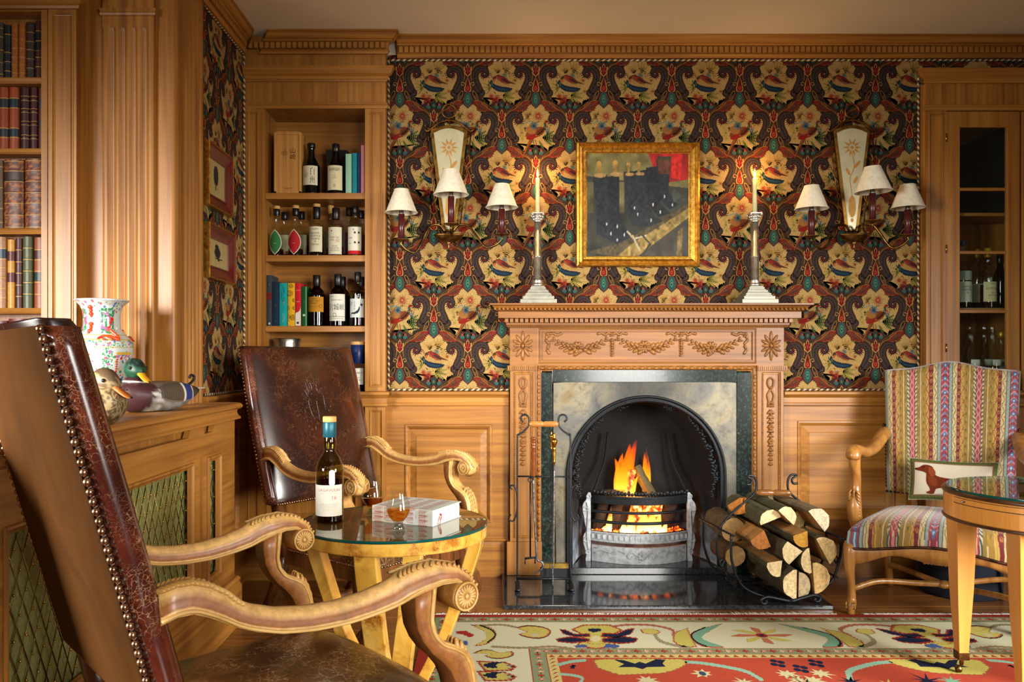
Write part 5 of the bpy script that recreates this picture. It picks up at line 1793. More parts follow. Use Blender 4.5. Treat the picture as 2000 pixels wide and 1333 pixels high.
# ================================================================= LEATHER ARMCHAIRS
def leather(name, cols, rough=0.28, crack=0.0, ccol='c99a6a', scale=7, coat=0.3, vs=38):
 m, nt, out = new_mat(name)
 b = principled(nt, out, None, rough, 0, 0.5 if coat else 0.12, coat, 0.2)
 mp = coords(nt)
 n = noise(nt, mp.outputs[0], scale, 5, 0.6, 0.6)
 r = ramp(nt, [(p, H(c)) for p, c in cols])
 nt.links.new(n.outputs[0], r.inputs[0])
 v = N(nt, 'ShaderNodeTexVoronoi', feature='DISTANCE_TO_EDGE')
 v.inputs['Scale'].default_value = vs
 nd = noise(nt, mp.outputs[0], 20, 3, 0.6)
 vm = mixc(nt, mp.outputs[0], nd.outputs[1], 0.08)
 nt.links.new(vm, v.inputs['Vector'])
 col = r.outputs[0]
 if crack:
  rc = ramp(nt, [(0.0, (crack, crack, crack, 1)), (0.05, (0, 0, 0, 1))])
  nt.links.new(v.outputs[0], rc.inputs[0])
  nm = noise(nt, mp.outputs[0], 9, 4)
  rm = ramp(nt, [(0.42, (0, 0, 0, 1)), (0.6, (1, 1, 1, 1))])
  nt.links.new(nm.outputs[0], rm.inputs[0])
  f = N(nt, 'ShaderNodeMath', operation='MULTIPLY')
  nt.links.new(rc.outputs[0], f.inputs[0]); nt.links.new(rm.outputs[0], f.inputs[1])
  col = mixc(nt, col, H(ccol), f.outputs[0])
 nt.links.new(col, b.inputs['Base Color'])
 n3 = noise(nt, mp.outputs[0], 220, 3)
 bump(nt, b, n3.outputs[0], 0.12, 0.0006)
 return m
lea_back = leather('oxblood_leather', [(0.28, '170906'), (0.48, '2a1008'), (0.62, '3e1a0c'), (0.8, '6a3414')], 0.26, 0.12, scale=4.5)
lea_side = leather('cracked_leather', [(0.3, '2c110d'), (0.5, '4c1c12'), (0.72, '6e301a')], 0.24, 0.6, 'd2a67c', vs=95)
lea_seat = leather('worn_seat_leather', [(0.28, '24140c'), (0.45, '44280f'), (0.6, '6a431c'), (0.78, '93693a')], 0.3, 0.7, 'c8a880', 5)
lea_rear = leather('plain_brown_leather', [(0.3, '38200a'), (0.7, '4c2d0e')], 0.6, 0, scale=4, coat=0.0)
LEAN, WBK, ZB, ZT = 0.271, 0.303, 0.49, 1.164
buc = lambda zz: -LEAN * (zz - 0.45)
ARM = [((-.06, .732), (-.06, .676)), ((-.034, .738), (-.034, .684)), ((-.007, .738), (-.007, .684)), ((.021, .729), (.018, .674)), ((.05, .712), (.043, .661)),
    ((.072, .691), (.068, .647)), ((.098, .678), (.098, .635)), ((.14, .665), (.145, .622)), ((.19, .658), (.206, .615)), ((.25, .656), (.275, .615)),
    ((.31, .663), (.335, .622)), ((.362, .676), (.378, .630)), ((.388, .690), (.402, .638)), ((.42, .698), (.43, .648)), ((.47, .70), (.472, .656)),
    ((.514, .689), (.505, .655)), ((.546, .667), (.528, .643)), ((.561, .638), (.537, .628)), ((.557, .607), (.534, .614)), ((.535, .586), (.524, .606))]
SUP = [((.462, .655), (.412, .640)), ((.458, .62), (.413, .607)), ((.455, .588), (.418, .577)), ((.461, .562), (.432, .548)), ((.48, .54), (.452, .522)), ((.508, .528), (.476, .50)),
    ((.534, .512), (.494, .478)), ((.549, .482), (.504, .455)), ((.556, .445), (.512, .425)), ((.560, .40), (.520, .39))]
def sec_loft(m, stations, hw, vc, sec, cf=None):
 """stations = (top, bottom) pairs in (u,z); section (s along bottom->top, v in half widths)"""
 rings = []
 for i, (T, B) in enumerate(stations):
  w = hw[i] if isinstance(hw, list) else hw
  rings.append([(B[0] + (T[0] - B[0]) * s, vc((T[0] + B[0]) / 2) + v * w, B[1] + (T[1] - B[1]) * s) for s, v in sec])
 m.loft(rings, closed=True, cap=True, cols=[H(cf(s)) for _ in rings for s, v in sec] if cf else None)
ASEC = [(0, -.7), (0, -1.0), (.22, -1.0), (.26, -.9), (.5, -.92), (.74, -.8), (.9, -.55), (1, -.2), (1, .2), (.9, .55), (.74, .8), (.5, .92), (.26, .9), (.22, 1.0), (0, 1.0), (0, .7)]
def make_leather_chair(label):
 t = thing('leather_armchair', label, 'armchair', (0, 0, 0), 0, 'pair of carved leather armchairs')
 # back cushion (front and wrapped sides)
 m = MB()
 zs = [ZB, ZB + .006, ZB + .03, ZB + .1, .66, .74, .82, .92, 1.02, 1.09, 1.13, 1.15, 1.160, ZT]
 rings = []
 for zz in zs:
  e = min(1, (zz - ZB) / .03 + .25, (ZT - zz) / .03 + .2)
  ef = math.sin(min(1, max(0, e)) * pi / 2)
  w = WBK + 0.008 * math.sin(pi * (zz - ZB) / (ZT - ZB))
  u0 = buc(zz)
  ring = [(u0 - .040, -w), (u0 - .02, -w - .005 * ef), (u0 - .002, -w - .005 * ef), (u0 + .004 + .008 * ef, -w + .002), (u0 + .006 + .014 * ef, -w + .018)]
  for k in range(1, 12):
   v = -w + .018 + (2 * w - .036) * k / 12
   ring.append((u0 + .006 + (.014 + .026 * (1 - (v / w) ** 2) ** .7) * ef, v))
  ring += [(a, -b) for a, b in ring[:5][::-1]]
  rings.append([(a, b, zz) for a, b in ring])
 m.loft(rings, closed=True, cap=True)
 bk_ = m.build('back_cushion', lea_back, t, local=True)
 # worn side borders
 for sg in (-1, 1):
  m = MB()
  rr = []
  for zz in np.linspace(ZB + .01, ZT - .012, 22):
   w = WBK + 0.008 * math.sin(pi * (zz - ZB) / (ZT - ZB))
   pinch = 1 - 0.75 * math.exp(-((zz - .705) / .022) ** 2)
   u0 = buc(zz)
   o = 0.013 * pinch * min(1, (ZT - zz) / .05 + .3)
   rr.append([(u0 - .034, sg * (w + .001), zz), (u0 - .024, sg * (w + .005 + o * .7), zz), (u0 - .008, sg * (w + .005 + o), zz), (u0 + .008, sg * (w + .002 + o * .7), zz), (u0 + .0185, sg * (w - .008), zz), (u0 + .010, sg * (w - .03), zz), (u0 - .03, sg * (w - .02), zz)])
  if sg < 0:
   rr = [r[::-1] for r in rr]
  m.loft(rr, closed=True, cap=True)
  m.build('side_border', lea_side, t, local=True)
 m = MB()
 v = [(buc(zz) - .0425, a, zz) for zz in (ZB + .004, ZT - .012) for a in (-WBK + .002, WBK - .002)]
 v += [(a - .004, b * .985, c) for a, b, c in v]
 m.add(v, [(0, 1, 3, 2), (4, 6, 7, 5), (0, 4, 5, 1), (2, 3, 7, 6), (0, 2, 6, 4), (1, 5, 7, 3)])
 rp = m.build('rear_panel', lea_rear, t, local=True, bevel=0.003)
 m = MB()
 nn = 43
 for i in range(nn):
  zz = ZB + .008 + (ZT - ZB - .025) * i / (nn - 1)
  w = WBK + 0.008 * math.sin(pi * (zz - ZB) / (ZT - ZB))
  for sg in (-1, 1):
   m.ball((buc(zz) - .041, sg * (w + .003), zz), 0.0068, nu=10, nv=7)
 for i in range(49):
  m.ball((buc(ZB) - .043, -WBK + 2 * WBK * i / 48, ZB + .006), 0.0056, nu=8, nv=5)
  m.ball((buc(ZB) + .03, -WBK + 2 * WBK * i / 48, ZB + .008), 0.0056, nu=8, nv=5)
 m.build('nail_trim', nail_br, t, local=True)
 # embossed crest
 m = MB()
 cz0 = .90
 def on(a, b):    # a sideways, b up, relative to the crest centre
  zz = cz0 + b
  v = a
  return (buc(zz) + .020 + .026 * (1 - (v / WBK) ** 2) ** .7 - .0002, v, zz)
 tb = lambda pts, rad=.0022: m.tube([on(a, b) for a, b in sp2(pts, 4)], rad, 5)
 for sg in (-1, 1):
  tb([(0, -.075), (sg * .03, -.06), (sg * .045, -.02), (sg * .045, .03), (sg * .03, .034), (0, .028)])
  tb([(sg * .004, .115), (sg * .02, .1), (sg * .012, .07), (sg * .024, .05), (sg * .01, .04)])
  for k in range(15):
   a = -1.3 + k * 0.185
   R0, R1 = .052, .088 + .012 * math.sin(k * 2.1)
   x0, z0 = sg * R0 * math.cos(a), R0 * 1.25 * math.sin(a)
   x1, z1 = sg * R1 * math.cos(a + .12), R1 * 1.3 * math.sin(a + .12)
   tb([(x0, z0), ((x0 + x1) / 2 + rnd.uniform(-.006, .006), (z0 + z1) / 2 + .006), (x1, z1), (x1 - sg * .008, z1 - .008), (x1 - sg * .012, z1 + .002)], .0018)
  tb([(sg * .02, -.08), (sg * .05, -.075), (sg * .07, -.09), (sg * .055, -.1), (sg * .03, -.09)])
 tb([(-.045, 0), (0, 0), (.045, 0)], .0014); tb([(0, .028), (0, -.02), (0, -.075)], .0014)
 m.build('embossed_crest', lea_back, bk_, local=True)
 # seat
 m = MB()
 def seat_pt(a, b):
  u = -.02 + .585 * b
  hw = .265 + .05 * b
  v = (2 * a - 1) * hw
  e = (1 - (2 * a - 1) ** 4) * (1 - abs(2 * b - 1) ** 6)
  return (u + .012 * (1 - (2 * a - 1) ** 2) * (b > .5), v, .372 + .055 * max(0, e) ** .55)
 m.grid(seat_pt, 28, 28)
 per = [seat_pt(a, 0) for a in np.linspace(0, 1, 15)] + [seat_pt(1, b) for b in np.linspace(0, 1, 15)][1:] + [seat_pt(a, 1) for a in np.linspace(1, 0, 15)][1:] + [seat_pt(0, b) for b in np.linspace(1, 0, 15)][1:-1]
 m.loft([per, [(p[0], p[1], .35) for p in per], [(p[0], p[1], .305) for p in per]], closed=True, cap=False)
 m.build('seat', lea_seat, t, local=True)
 m = MB()
 for a, b in zip(per, per[1:] + per[:1]):
  L = math.dist(a, b); k = max(1, int(L / .0135))
  for i in range(k):
   m.ball((a[0] + (b[0] - a[0]) * i / k, a[1] + (b[1] - a[1]) * i / k, .309), 0.0055, nu=7, nv=5)
 m.build('nail_trim', nail_br, t, local=True)
 m = MB()
 m.loft([[(p[0] * .985, p[1] * .985, zz) for p in per] for zz in (.245, .303)], closed=True, cap=True, smooth=False)
 m.build('seat_rail', walnut_dark, t, local=True, bevel=0.003)
 # arms
 for sg in (-1, 1):
  vc = lambda u: sg * (0.300 + 0.078 * max(u, 0))
  m = MB()
  sec_loft(m, ARM, [.024] * 5 + [.026] * 8 + [.030] * 4 + [.031] * 3, vc, ASEC, lambda s: 'd6a866' if s > .72 or s < .1 else ('cfa060' if s < .25 else '935a2a'))  # arm top and lower edge coloured paler than the sides
  arm = m.build('arm', arm_wood, t, local=True)
  m = MB()
  sc = (.524, .626)
  m.lathe([(0, -.036), (.028, -.036), (.031, -.030), (.031, .030), (.028, .036), (0, .036)], 24, Matrix.Translation((sc[0], vc(.524), sc[1])) @ Matrix.Rotation(pi / 2, 4, 'X'))
  m.build('scroll_end', walnut, arm, local=True)
  m = MB()
  for s2 in (-1, 1):
   y0 = vc(.524) + s2 * .0365
   m.tube([(sc[0] + .0275 * math.cos(a), y0, sc[1] + .0275 * math.sin(a)) for a in [2 * pi * i / 24 for i in range(24)]], .0026, 6, closed=True)
   m.ball((sc[0], y0, sc[1]), (.0055, .004, .0055), nu=8, nv=6)
   for k in range(9):
    a = 2 * pi * k / 9
    for dr in (-.17, .17):
     m.ball((sc[0] + .0155 * math.cos(a + dr), y0, sc[1] + .0155 * math.sin(a + dr)), (.0098, .0032, .0027), Matrix.Rotation(-(a + dr), 3, 'Y'), nu=7, nv=5)
  m.build('rosette', walnut_light, arm, local=True)
  m = MB()
  for s2 in (-1, 1):
   for st, hwid, s0 in ((ARM[:-3], .027, .11), (SUP, .029, .80)):
    pts = [(B[0] + (T[0] - B[0]) * s0, vc((T[0] + B[0]) / 2) + s2 * hwid, B[1] + (T[1] - B[1]) * s0) for T, B in st]
    m.tube(smooth_path(pts, 3), .0056, 7, flat=0.6, up=(0, 1, 0))
  m.build('edge_bead', walnut_light, arm, local=True)
  m = MB()
  for pa, pb in ((0, 5), (12, 17)):
   for k in range(18):
    q = pa + (pb - pa) * k / 17
    i = min(int(q), len(ARM) - 2); f = q - i
    T = (ARM[i][0][0] * (1 - f) + ARM[i + 1][0][0] * f, ARM[i][0][1] * (1 - f) + ARM[i + 1][0][1] * f)
    T2 = ARM[min(i + 1, len(ARM) - 1)][0]; T1 = ARM[i][0]
    sl = math.atan2(T2[1] - T1[1], T2[0] - T1[0])
    for s2 in (-1, 1):
     M = Matrix.Rotation(-sl, 3, 'Y') @ Matrix.Rotation(s2 * (0.9 if pa == 0 else -0.9), 3, 'Z')
     m.ball((T[0], vc(T[0]) + s2 * .011, T[1] - .0035), (.015, .0042, .0052), M, nu=8, nv=6)
  m.build('acanthus_carving', walnut_light, arm, local=True)
  m = MB()
  SS = [(0, -.75), (0, -1), (.5, -1.02), (1, -1), (1, -.5), (1.04, 0), (1, .5), (1, 1), (.5, 1.02), (0, 1), (0, .75), (-.06, 0)]
  sec_loft(m, SUP, [.027, .027, .027, .028, .029, .030, .031, .031, .031, .031], vc, SS, lambda s: 'd2a25e' if s > .9 else '8f5829')  # front face coloured paler, sides browner
  for k in range(7):
   q = 5.3 + k * .5
   i = min(int(q), len(SUP) - 2); f = q - i
   T = [SUP[i][0][j] * (1 - f) + SUP[i + 1][0][j] * f for j in (0, 1)]
   for s2 in (-1, 0, 1):
    m.ball((T[0] + .001, vc(.52) + s2 * .014, T[1]), (.006, .0055, .017), Matrix.Rotation(s2 * .3, 3, 'X'), nu=7, nv=5, col=H('c2924e'))
  m.build('arm_support', arm_wood, t, local=True)
  # front leg: reeded S scroll
  m = MB()
  LG = [((.56, .30), (.495, .30)), ((.56, .26), (.50, .25)), ((.55, .235), (.505, .21)), ((.56, .205), (.52, .18)), ((.59, .17), (.545, .15)), ((.605, .13), (.56, .125)), ((.60, .09), (.555, .10)), ((.575, .06), (.53, .075)), ((.56, .035), (.505, .045)), ((.575, .012), (.50, .015)), ((.58, .0), (.50, .0))]
  sec_loft(m, LG, .033, lambda u: sg * .31, [(0, -1), (.5, -1.04), (.9, -1), (1.02, -.75), (.96, -.5), (1.02, -.25), (.96, 0), (1.02, .25), (.96, .5), (1.02, .75), (.9, 1), (.5, 1.04), (0, 1)])
  m.tube([(.575 + .02 * math.cos(a), sg * .31 - .035, .185 + .02 * math.sin(a)) for a in np.linspace(0, 5, 14)], .006, 6)
  m.build('leg', walnut_dark, t, local=True)
  m = MB()
  sec_loft(m, [((.03, .30), (-.03, .30)), ((.0, .2), (-.045, .2)), ((-.04, .1), (-.085, .1)), ((-.1, 0), (-.145, 0))], .022, lambda u: sg * .255, [(0, -1), (1, -1), (1, 1), (0, 1)])
  m.build('leg', walnut_dark, t, local=True)
  m = MB()
  sec_loft(m, [((buc(.3) + .02, .28), (buc(.3) - .03, .28)), ((buc(.5) + .02, .5), (buc(.5) - .03, .5))], .02, lambda u: sg * .27, [(0, -1), (1, -1), (1, 1), (0, 1)])
  m.build('back_post', walnut_dark, t, local=True)
  m = MB(); m.tube(smooth_path([(.53, sg * .30, .13), (.4, sg * .29, .15), (.2, sg * .27, .13), (-.05, sg * .25, .15)], 5), .016, 8); m.build('stretcher', walnut_dark, t, local=True)
 m = MB(); m.tube(smooth_path([(.3, -.29, .14), (.32, -.1, .16), (.32, .1, .16), (.3, .29, .14)], 5), .016, 8); m.build('stretcher', walnut_dark, t, local=True)
 return t
ch = make_leather_chair('carved leather armchair seen from behind, brass nails down its cracked side, in the near corner')
near_loc, near_rz = (-.688, 1.592, 0), math.radians(40.56)
ch.location = near_loc; ch.rotation_euler = (0, 0, near_rz)
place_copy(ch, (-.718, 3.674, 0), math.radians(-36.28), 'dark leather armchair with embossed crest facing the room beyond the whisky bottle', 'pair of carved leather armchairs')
# ================================================================= BURR SIDE TABLE
def burr(name):
 m, nt, out = new_mat(name)
 b = principled(nt, out, None, 0.22, 0, 0.5, 0.4, 0.1)
 mp = coords(nt)
 n = noise(nt, mp.outputs[0], 6, 5, 0.6, 1.5)
 r = ramp(nt, [(0.3, H('b98428')), (0.5, H('dda844')), (0.7, H('e8bc5e'))])
 nt.links.new(n.outputs[0], r.inputs[0])
 v = N(nt, 'ShaderNodeTexVoronoi'); v.inputs['Scale'].default_value = 130
 nt.links.new(mp.outputs[0], v.inputs['Vector'])
 rv = ramp(nt, [(0.10, (1, 1, 1, 1)), (0.32, (0, 0, 0, 1))])
 nt.links.new(v.outputs['Distance'], rv.inputs[0])
 n2 = noise(nt, mp.outputs[0], 11, 4, 0.65)
 rm = ramp(nt, [(0.52, (0, 0, 0, 1)), (0.64, (1, 1, 1, 1))])
 nt.links.new(n2.outputs[0], rm.inputs[0])
 f = N(nt, 'ShaderNodeMath', operation='MULTIPLY')
 nt.links.new(rv.outputs[0], f.inputs[0]); nt.links.new(rm.outputs[0], f.inputs[1])
 c1 = mixc(nt, r.outputs[0], H('a86a22'), rm.outputs[0])
 c = mixc(nt, c1, H('5a3010'), f.outputs[0])
 nt.links.new(c, b.inputs['Base Color'])
 return m
burrwood = burr('burr_veneer')
top_burr = wood('table_top_veneer', '9c6a30', '6e441c', 'X', 0.2, 0.5)
glass_top = thin_glass('table_glass', 'e4f0ea', 0.0, 1.52)
glass_edge = plain('green_glass_edge', '0c4a44', 0.08, var=0.05)
TX, TY, TR, TZ = -.284, 2.44, .279, .623
tb_ = thing('side_table', 'round burr-wood side table with glass top, carrying the bottle, glasses and book', 'side table', (TX, TY, 0.0075))
TZ -= .0075
m = MB()
m.lathe([(TR - .004, .6125), (TR - .002, .6115), (TR - .002, .575), (TR - .004, .572), (TR - .03, .572), (TR - .03, .60)], 72, smooth=False)
m.build('apron', burrwood, tb_, local=True)
m = MB(); m.lathe([(0, .6130), (TR - .004, .6130), (TR - .004, .60), (0, .60)], 72, smooth=False)
m.build('table_top', top_burr, tb_, local=True)
m = MB(); m.lathe([(0, TZ), (TR - .0015, TZ), (TR, TZ - .0015)], 72, smooth=False); m.lathe([(TR, TZ - .0065), (0, TZ - .0065)], 72, smooth=False)
g = m.build('glass_top', glass_top, tb_, local=True)
m = MB(); m.lathe([(TR, TZ - .001), (TR + .0004, TZ - .004), (TR, TZ - .0085), (TR - .002, TZ - .0085)], 72); m.build('glass_edge', glass_edge, g, local=True)
for ang in (-100, 80, 172, -8):
 a = math.radians(ang)
 m = MB()
 ring = []
 for zz, r, th in ((.574, .25, .04), (.545, .245, .04), (.50, .232, .04), (.44, .212, .038), (.36, .185, .036), (.28, .155, .035), (.20, .115, .035), (.14, .085, .036), (.09, .068, .04), (.05, .07, .045), (.03, .075, .05)):
  w = .031
  pts = [(r - th / 2, -w), (r + th / 2, -w), (r + th / 2, w), (r - th / 2, w)]
  ring.append([(x * math.cos(a) - y * math.sin(a), x * math.sin(a) + y * math.cos(a), zz) for x, y in pts])
 m.loft(ring, smooth=False)
 m.build('leg', burrwood, tb_, local=True, bevel=0.003)
m = MB(); m.lathe([(0, 0), (.17, 0), (.172, .004), (.172, .024), (.165, .03), (0, .03)], 48, smooth=False); m.build('base', burrwood, tb_, local=True)
TZ += .0075
# ================================================================= STRIPED ARMCHAIR
def stripes(x, v, seed=0):
 """x across (m), v along (m) -> linear rgba array; symmetric stripe repeat"""
 rep = 0.268
 d = np.abs(((x / rep + 0.5) % 1.0) - 0.5) * rep     # 0 .. rep/2
 mm = d * 1000.0 * (237.0 / 134.0)                   # picture units 0..237
 o = np.zeros(x.shape + (4,)); o[..., 3] = 1
 c = lambda h: np.array(H(h))
 vv = v * 1000.0
 s = np.sin
 out = np.where((mm < 27)[..., None], c('963a40'), c('c9a95c'))
 def put(mask, h):
  nonlocal out
  out = np.where(mask[..., None], c(h), out)
 put((mm < 24) & (s(vv / 7.0) + s(mm / 5.0) > 0.9), '7a2038')
 put((mm < 24) & (s(vv / 4.2 + mm / 6) > .75), 'c98a94')
 ph = ((vv % 62) - 31) / 1.0
 put((mm ** 2 / 1.6 + ph ** 2 < 130), '3e6a96'); put((mm ** 2 + ph ** 2 * 1.3 < 26), 'b9c9d0')
 ph2 = (((vv + 31) % 62) - 31)
 put((mm ** 2 / 1.4 + ph2 ** 2 < 60), '5a7fa0')
 put((mm > 27) & (mm < 31), '3a2430')
 put((mm >= 31) & (mm < 50), '88968a'); put((mm > 31) & (mm < 50) & (s(vv / 3) * s(mm) > .4), '93aeb0')
 put((mm >= 50) & (mm < 54), '4a3434')
 put((mm >= 54) & (mm < 86), 'cdb98a')
 put((mm >= 54) & (mm < 86) & (np.abs(mm - 70 - 8 * s(vv / 8.5)) < 3.2), '6d6a2e')
 put((mm >= 56) & (mm < 84) & (s(vv / 8.5) * (mm - 70) < -7) & (s(vv / 2.9) > .2), 'b06a3a')
 put((mm >= 86) & (mm < 112), '6a1416'); put((mm > 90) & (mm < 108) & (((mm - 99) / 9) ** 2 + (((vv % 30) - 15) / 9) ** 2 < 1), 'b0703a'); put((((mm - 99) / 4) ** 2 + (((vv % 30) - 15) / 5) ** 2 < 1), '6a1416')
 put((mm >= 112) & (mm < 136), 'bd9a50'); put((mm >= 112) & (mm < 136) & (np.abs(mm - 123 - 9 * s(vv / 9.5)) < 3), '8a2a1e'); put((mm >= 112) & (mm < 136) & (np.abs(mm - 123 + 7 * s(vv / 9.5)) < 2), 'a0852e')
 put((mm >= 136) & (mm < 172), '957428'); put((mm >= 140) & (mm < 168) & (((mm - 152) / 6) ** 2 + (((vv % 36) - 18) / 7) ** 2 < 1), '5e5a24'); put((mm > 136) & (mm < 172) & (s(vv / 11 + 1) * s(mm / 4) > .7), 'b08e42')
 put((mm >= 172) & (mm < 177), 'd0c0a0')
 put((mm >= 177) & (mm < 202), '866a22'); put((mm > 177) & (mm < 202) & (s(vv / 13) * s(mm / 5 + 1) > .6), 'a88a40')
 put((mm >= 202) & (mm < 215), 'c9c0a0'); put((mm >= 202) & (mm < 215) & (((vv + (mm - 202) * .8) % 20) < 9), '1f4a44')
 put(mm >= 215, '9e4642'); put((mm >= 217) & (s(vv / 4.5) + s((mm - 237) / 3.5) > .8), '7a2030'); put((mm >= 217) & (np.abs(mm - 228 - 5 * s(vv / 6)) < 2.5), 'd8a8a0')
 return out
striped = colattr('striped_velvet', 0.6, 0.35, vary=0.25, gain=.9, vscale=700, sheen=0.25)
SO = (2.125, 3.791, .0088)
SRZ = math.atan2(-.84, -.545)
sc_ = thing('striped_armchair', 'striped velvet armchair with carved beech frame beside the log basket', 'armchair', SO, SRZ)
SZB, SZT = .46, 1.045
sbu = lambda zz: -.03 - .17 * (zz - .45)
m = MB()
def sb_front(a, b):
 zt = SZT + .038 * math.exp(-((a - .5) / .22) ** 2) - .006 * (2 * a - 1) ** 8
 zz = SZB + (zt - SZB) * b
 w = .255 + .022 * b
 v = (2 * a - 1) * w
 e = min(1, b / .06 + .15, (1 - b) / .05 + .1) ** .5 * (1 - (2 * a - 1) ** 8) ** .5
 return (sbu(zz) + .035 + .035 * e, v, zz)
m.grid(sb_front, 190, 170, colf=lambda U, V: stripes((U - .5) * .535 + .016, V * .6))
def sb_edge(b, a):
 p = sb_front(a, b)
 return p
per = [sb_front(0, b) for b in np.linspace(0, 1, 30)] + [sb_front(a, 1) for a in np.linspace(0, 1, 40)][1:] + [sb_front(1, b) for b in np.linspace(1, 0, 30)][1:]
rear = [(sbu(p[2]) - .03, p[1], p[2] - (.004 if p[2] > .9 else 0)) for p in per]
cs = stripes(np.array([p[1] for p in per]) + .016, np.array([p[2] for p in per]))
mid = [((a[0] + b[0]) / 2, a[1] * 1.02, a[2] + (.006 if a[2] > .99 else 0)) for a, b in zip(per, rear)]
cl = [tuple(q) for q in cs]
m.loft([per, mid, rear], closed=False, cap=False, cols=cl * 3)
m.add(rear, [tuple(range(len(rear)))], col=H('8a6a40'))
m.build('back', striped, sc_, local=True)
def nails(m, pts, step=.0165, r=.0062):
 for a, b in zip(pts[:-1], pts[1:]):
  L = math.dist(a, b); k = max(1, int(L / step))
  for i in range(k):
   m.ball(tuple(a[j] + (b[j] - a[j]) * i / k for j in range(3)), r, nu=7, nv=5)
nail_dk = metal('bronze_nail', '6a4a3a', 0.3, dark='2a1a16')
m = MB()
nails(m, [(sbu(SZB) + .05, -.255, SZB + .008), (sbu(SZB) + .05, .255, SZB + .008)])
nails(m, [(sbu(zz) - .004, sg * (.262 + .022 * (zz - .46) / .6), zz) for sg in (-1,) for zz in (.47, .7)])
m.build('nail_trim', nail_dk, sc_, local=True)
m = MB()
def ss(a, b):
 u = -.02 + .545 * b
 hw = .27 + .075 * b
 v = (2 * a - 1) * hw
 e = max(0, (1 - (2 * a - 1) ** 4)) * max(0, (1 - abs(2 * b - 1) ** 5))
 return (u + .02 * (1 - (2 * a - 1) ** 2) * b ** 3, v, .355 + .07 * e ** .5)
m.grid(ss, 180, 120, colf=lambda U, V: stripes((U - .5) * .62 + .016, V * .54))
pf = [ss(0, b) for b in np.linspace(0, 1, 70)] + [ss(a, 1) for a in np.linspace(0, 1, 220)][1:] + [ss(1, b) for b in np.linspace(1, 0, 70)][1:]
cs = [tuple(q) for q in stripes(np.array([p[1] for p in pf]) * .9 + .016, np.array([p[0] for p in pf]))]
low = lambda p: .298 + .022 * math.cos(p[1] * 9) * (p[0] > .45)
m.loft([pf, [(p[0] + .004, p[1] * 1.012, (p[2] + low(p)) / 2) for p in pf], [(p[0], p[1], low(p)) for p in pf]], closed=False, cap=False, cols=cs * 3)
m.build('seat', striped, sc_, local=True)
m = MB(); nails(m, [(p[0] + .003, p[1] * 1.006, low(p) + .006) for p in pf]); m.build('nail_trim', nail_dk, sc_, local=True)
m = MB()
rl = [[(p[0] * 1.005 - .001, p[1], low(p)) for p in pf], [(p[0] * 1.01, p[1] * 1.004, low(p) - .02) for p in pf], [(p[0], p[1], low(p) - .045 - .018 * math.cos(p[1] * 18) * (p[0] > .45)) for p in pf], [(p[0] - .03, p[1] * .92, low(p) - .045 - .018 * math.cos(p[1] * 18) * (p[0] > .45)) for p in pf], [(p[0] - .03, p[1] * .92, .30) for p in pf]]
m.loft(rl, closed=False, cap=False)
for k in range(9):
 m.ball((.538, -.05 + k * .0125, .262), (.006, .008, .008), nu=7, nv=5)
m.build('seat_rail', beech, sc_, local=True)
for sg in (-1, 1):
 vo = sg * .335
 m = MB()
 m.tube(smooth_path([(.495, vo, .305), (.515, vo, .26), (.518, vo * 1.01, .20), (.505, vo, .14), (.492, vo, .09), (.49, vo, .05), (.505, vo, .025), (.507, vo, .0 if sg > 0 else -.0078)], 4), [.026, .03, .031, .030, .029, .027, .0255, .0235, .022, .0205, .019, .0175, .0165, .016, .0155, .0155, .016, .017, .0175, .018, .0195, .0205, .021, .021, .019, .017, .016, .016, .016], 10)
 for s2 in (-1, 1):
  m.tube([(.52 + .008 * math.cos(a), vo + s2 * .017, .034 + .012 * math.sin(a)) for a in np.linspace(0, 5, 10)], .004, 6)
 m.build('leg', beech, sc_, local=True)
 m = MB()
 m.tube(smooth_path([(-.02, sg * .255, .31), (-.025, sg * .255, .2), (-.04, sg * .255, .1), (-.09, sg * .255, -.0082)], 4), .018, 8)
 m.build('leg', beech, sc_, local=True)
 m = MB(); m.box(sbu(.45) - .022, sbu(.45) + .02, sg * .245 - .02, sg * .245 + .02, .30, SZB + .02); m.build('back_post', beech, sc_, local=True, bevel=0.003)
 # arm and support in one carved sweep
 m = MB()
 pts = smooth_path([(-.055, sg * .268, .745), (-.02, sg * .275, .738), (.05, sg * .285, .71), (.14, sg * .30, .68), (.24, sg * .318, .672), (.33, sg * .33, .685), (.39, sg * .336, .692), (.425, sg * .338, .680), (.432, sg * .338, .655)], 5)
 m.tube(pts, [interp([0, .3, .6, .85, .95, 1], [.029, .027, .026, .029, .028, .02], i / (len(pts) - 1)) for i in range(len(pts))], 12, flat=1.15)
 m.build('arm', beech, sc_, local=True)
 m = MB()
 pts = smooth_path([(.405, sg * .337, .678), (.395, sg * .337, .63), (.375, sg * .337, .58), (.37, sg * .338, .53), (.385, sg * .339, .47), (.39, sg * .339, .42), (.375, sg * .335, .37), (.37, sg * .33, .33)], 5)
 m.tube(pts, [interp([0, .2, .45, .65, .8, 1], [.026, .023, .023, .031, .03, .022], i / (len(pts) - 1)) for i in range(len(pts))], 10)
 for k in range(8):
  for s2 in (-1, 0, 1):
   m.ball((.405 + .004 * s2 - .001 * k, sg * .339 + s2 * .018, .505 - k * .014), (.008, .006, .016), Matrix.Rotation(s2 * .5, 3, 'X'), nu=7, nv=5)
 m.build('arm_support', beech, sc_, local=True)
 m = MB(); nails(m, [(-.06 + .034 * math.cos(a), sg * .277, .745 + .036 * math.sin(a)) for a in np.linspace(0, 2 * pi, 14)], .014); m.build('nail_trim', nail_dk, sc_, local=True)
m = MB()
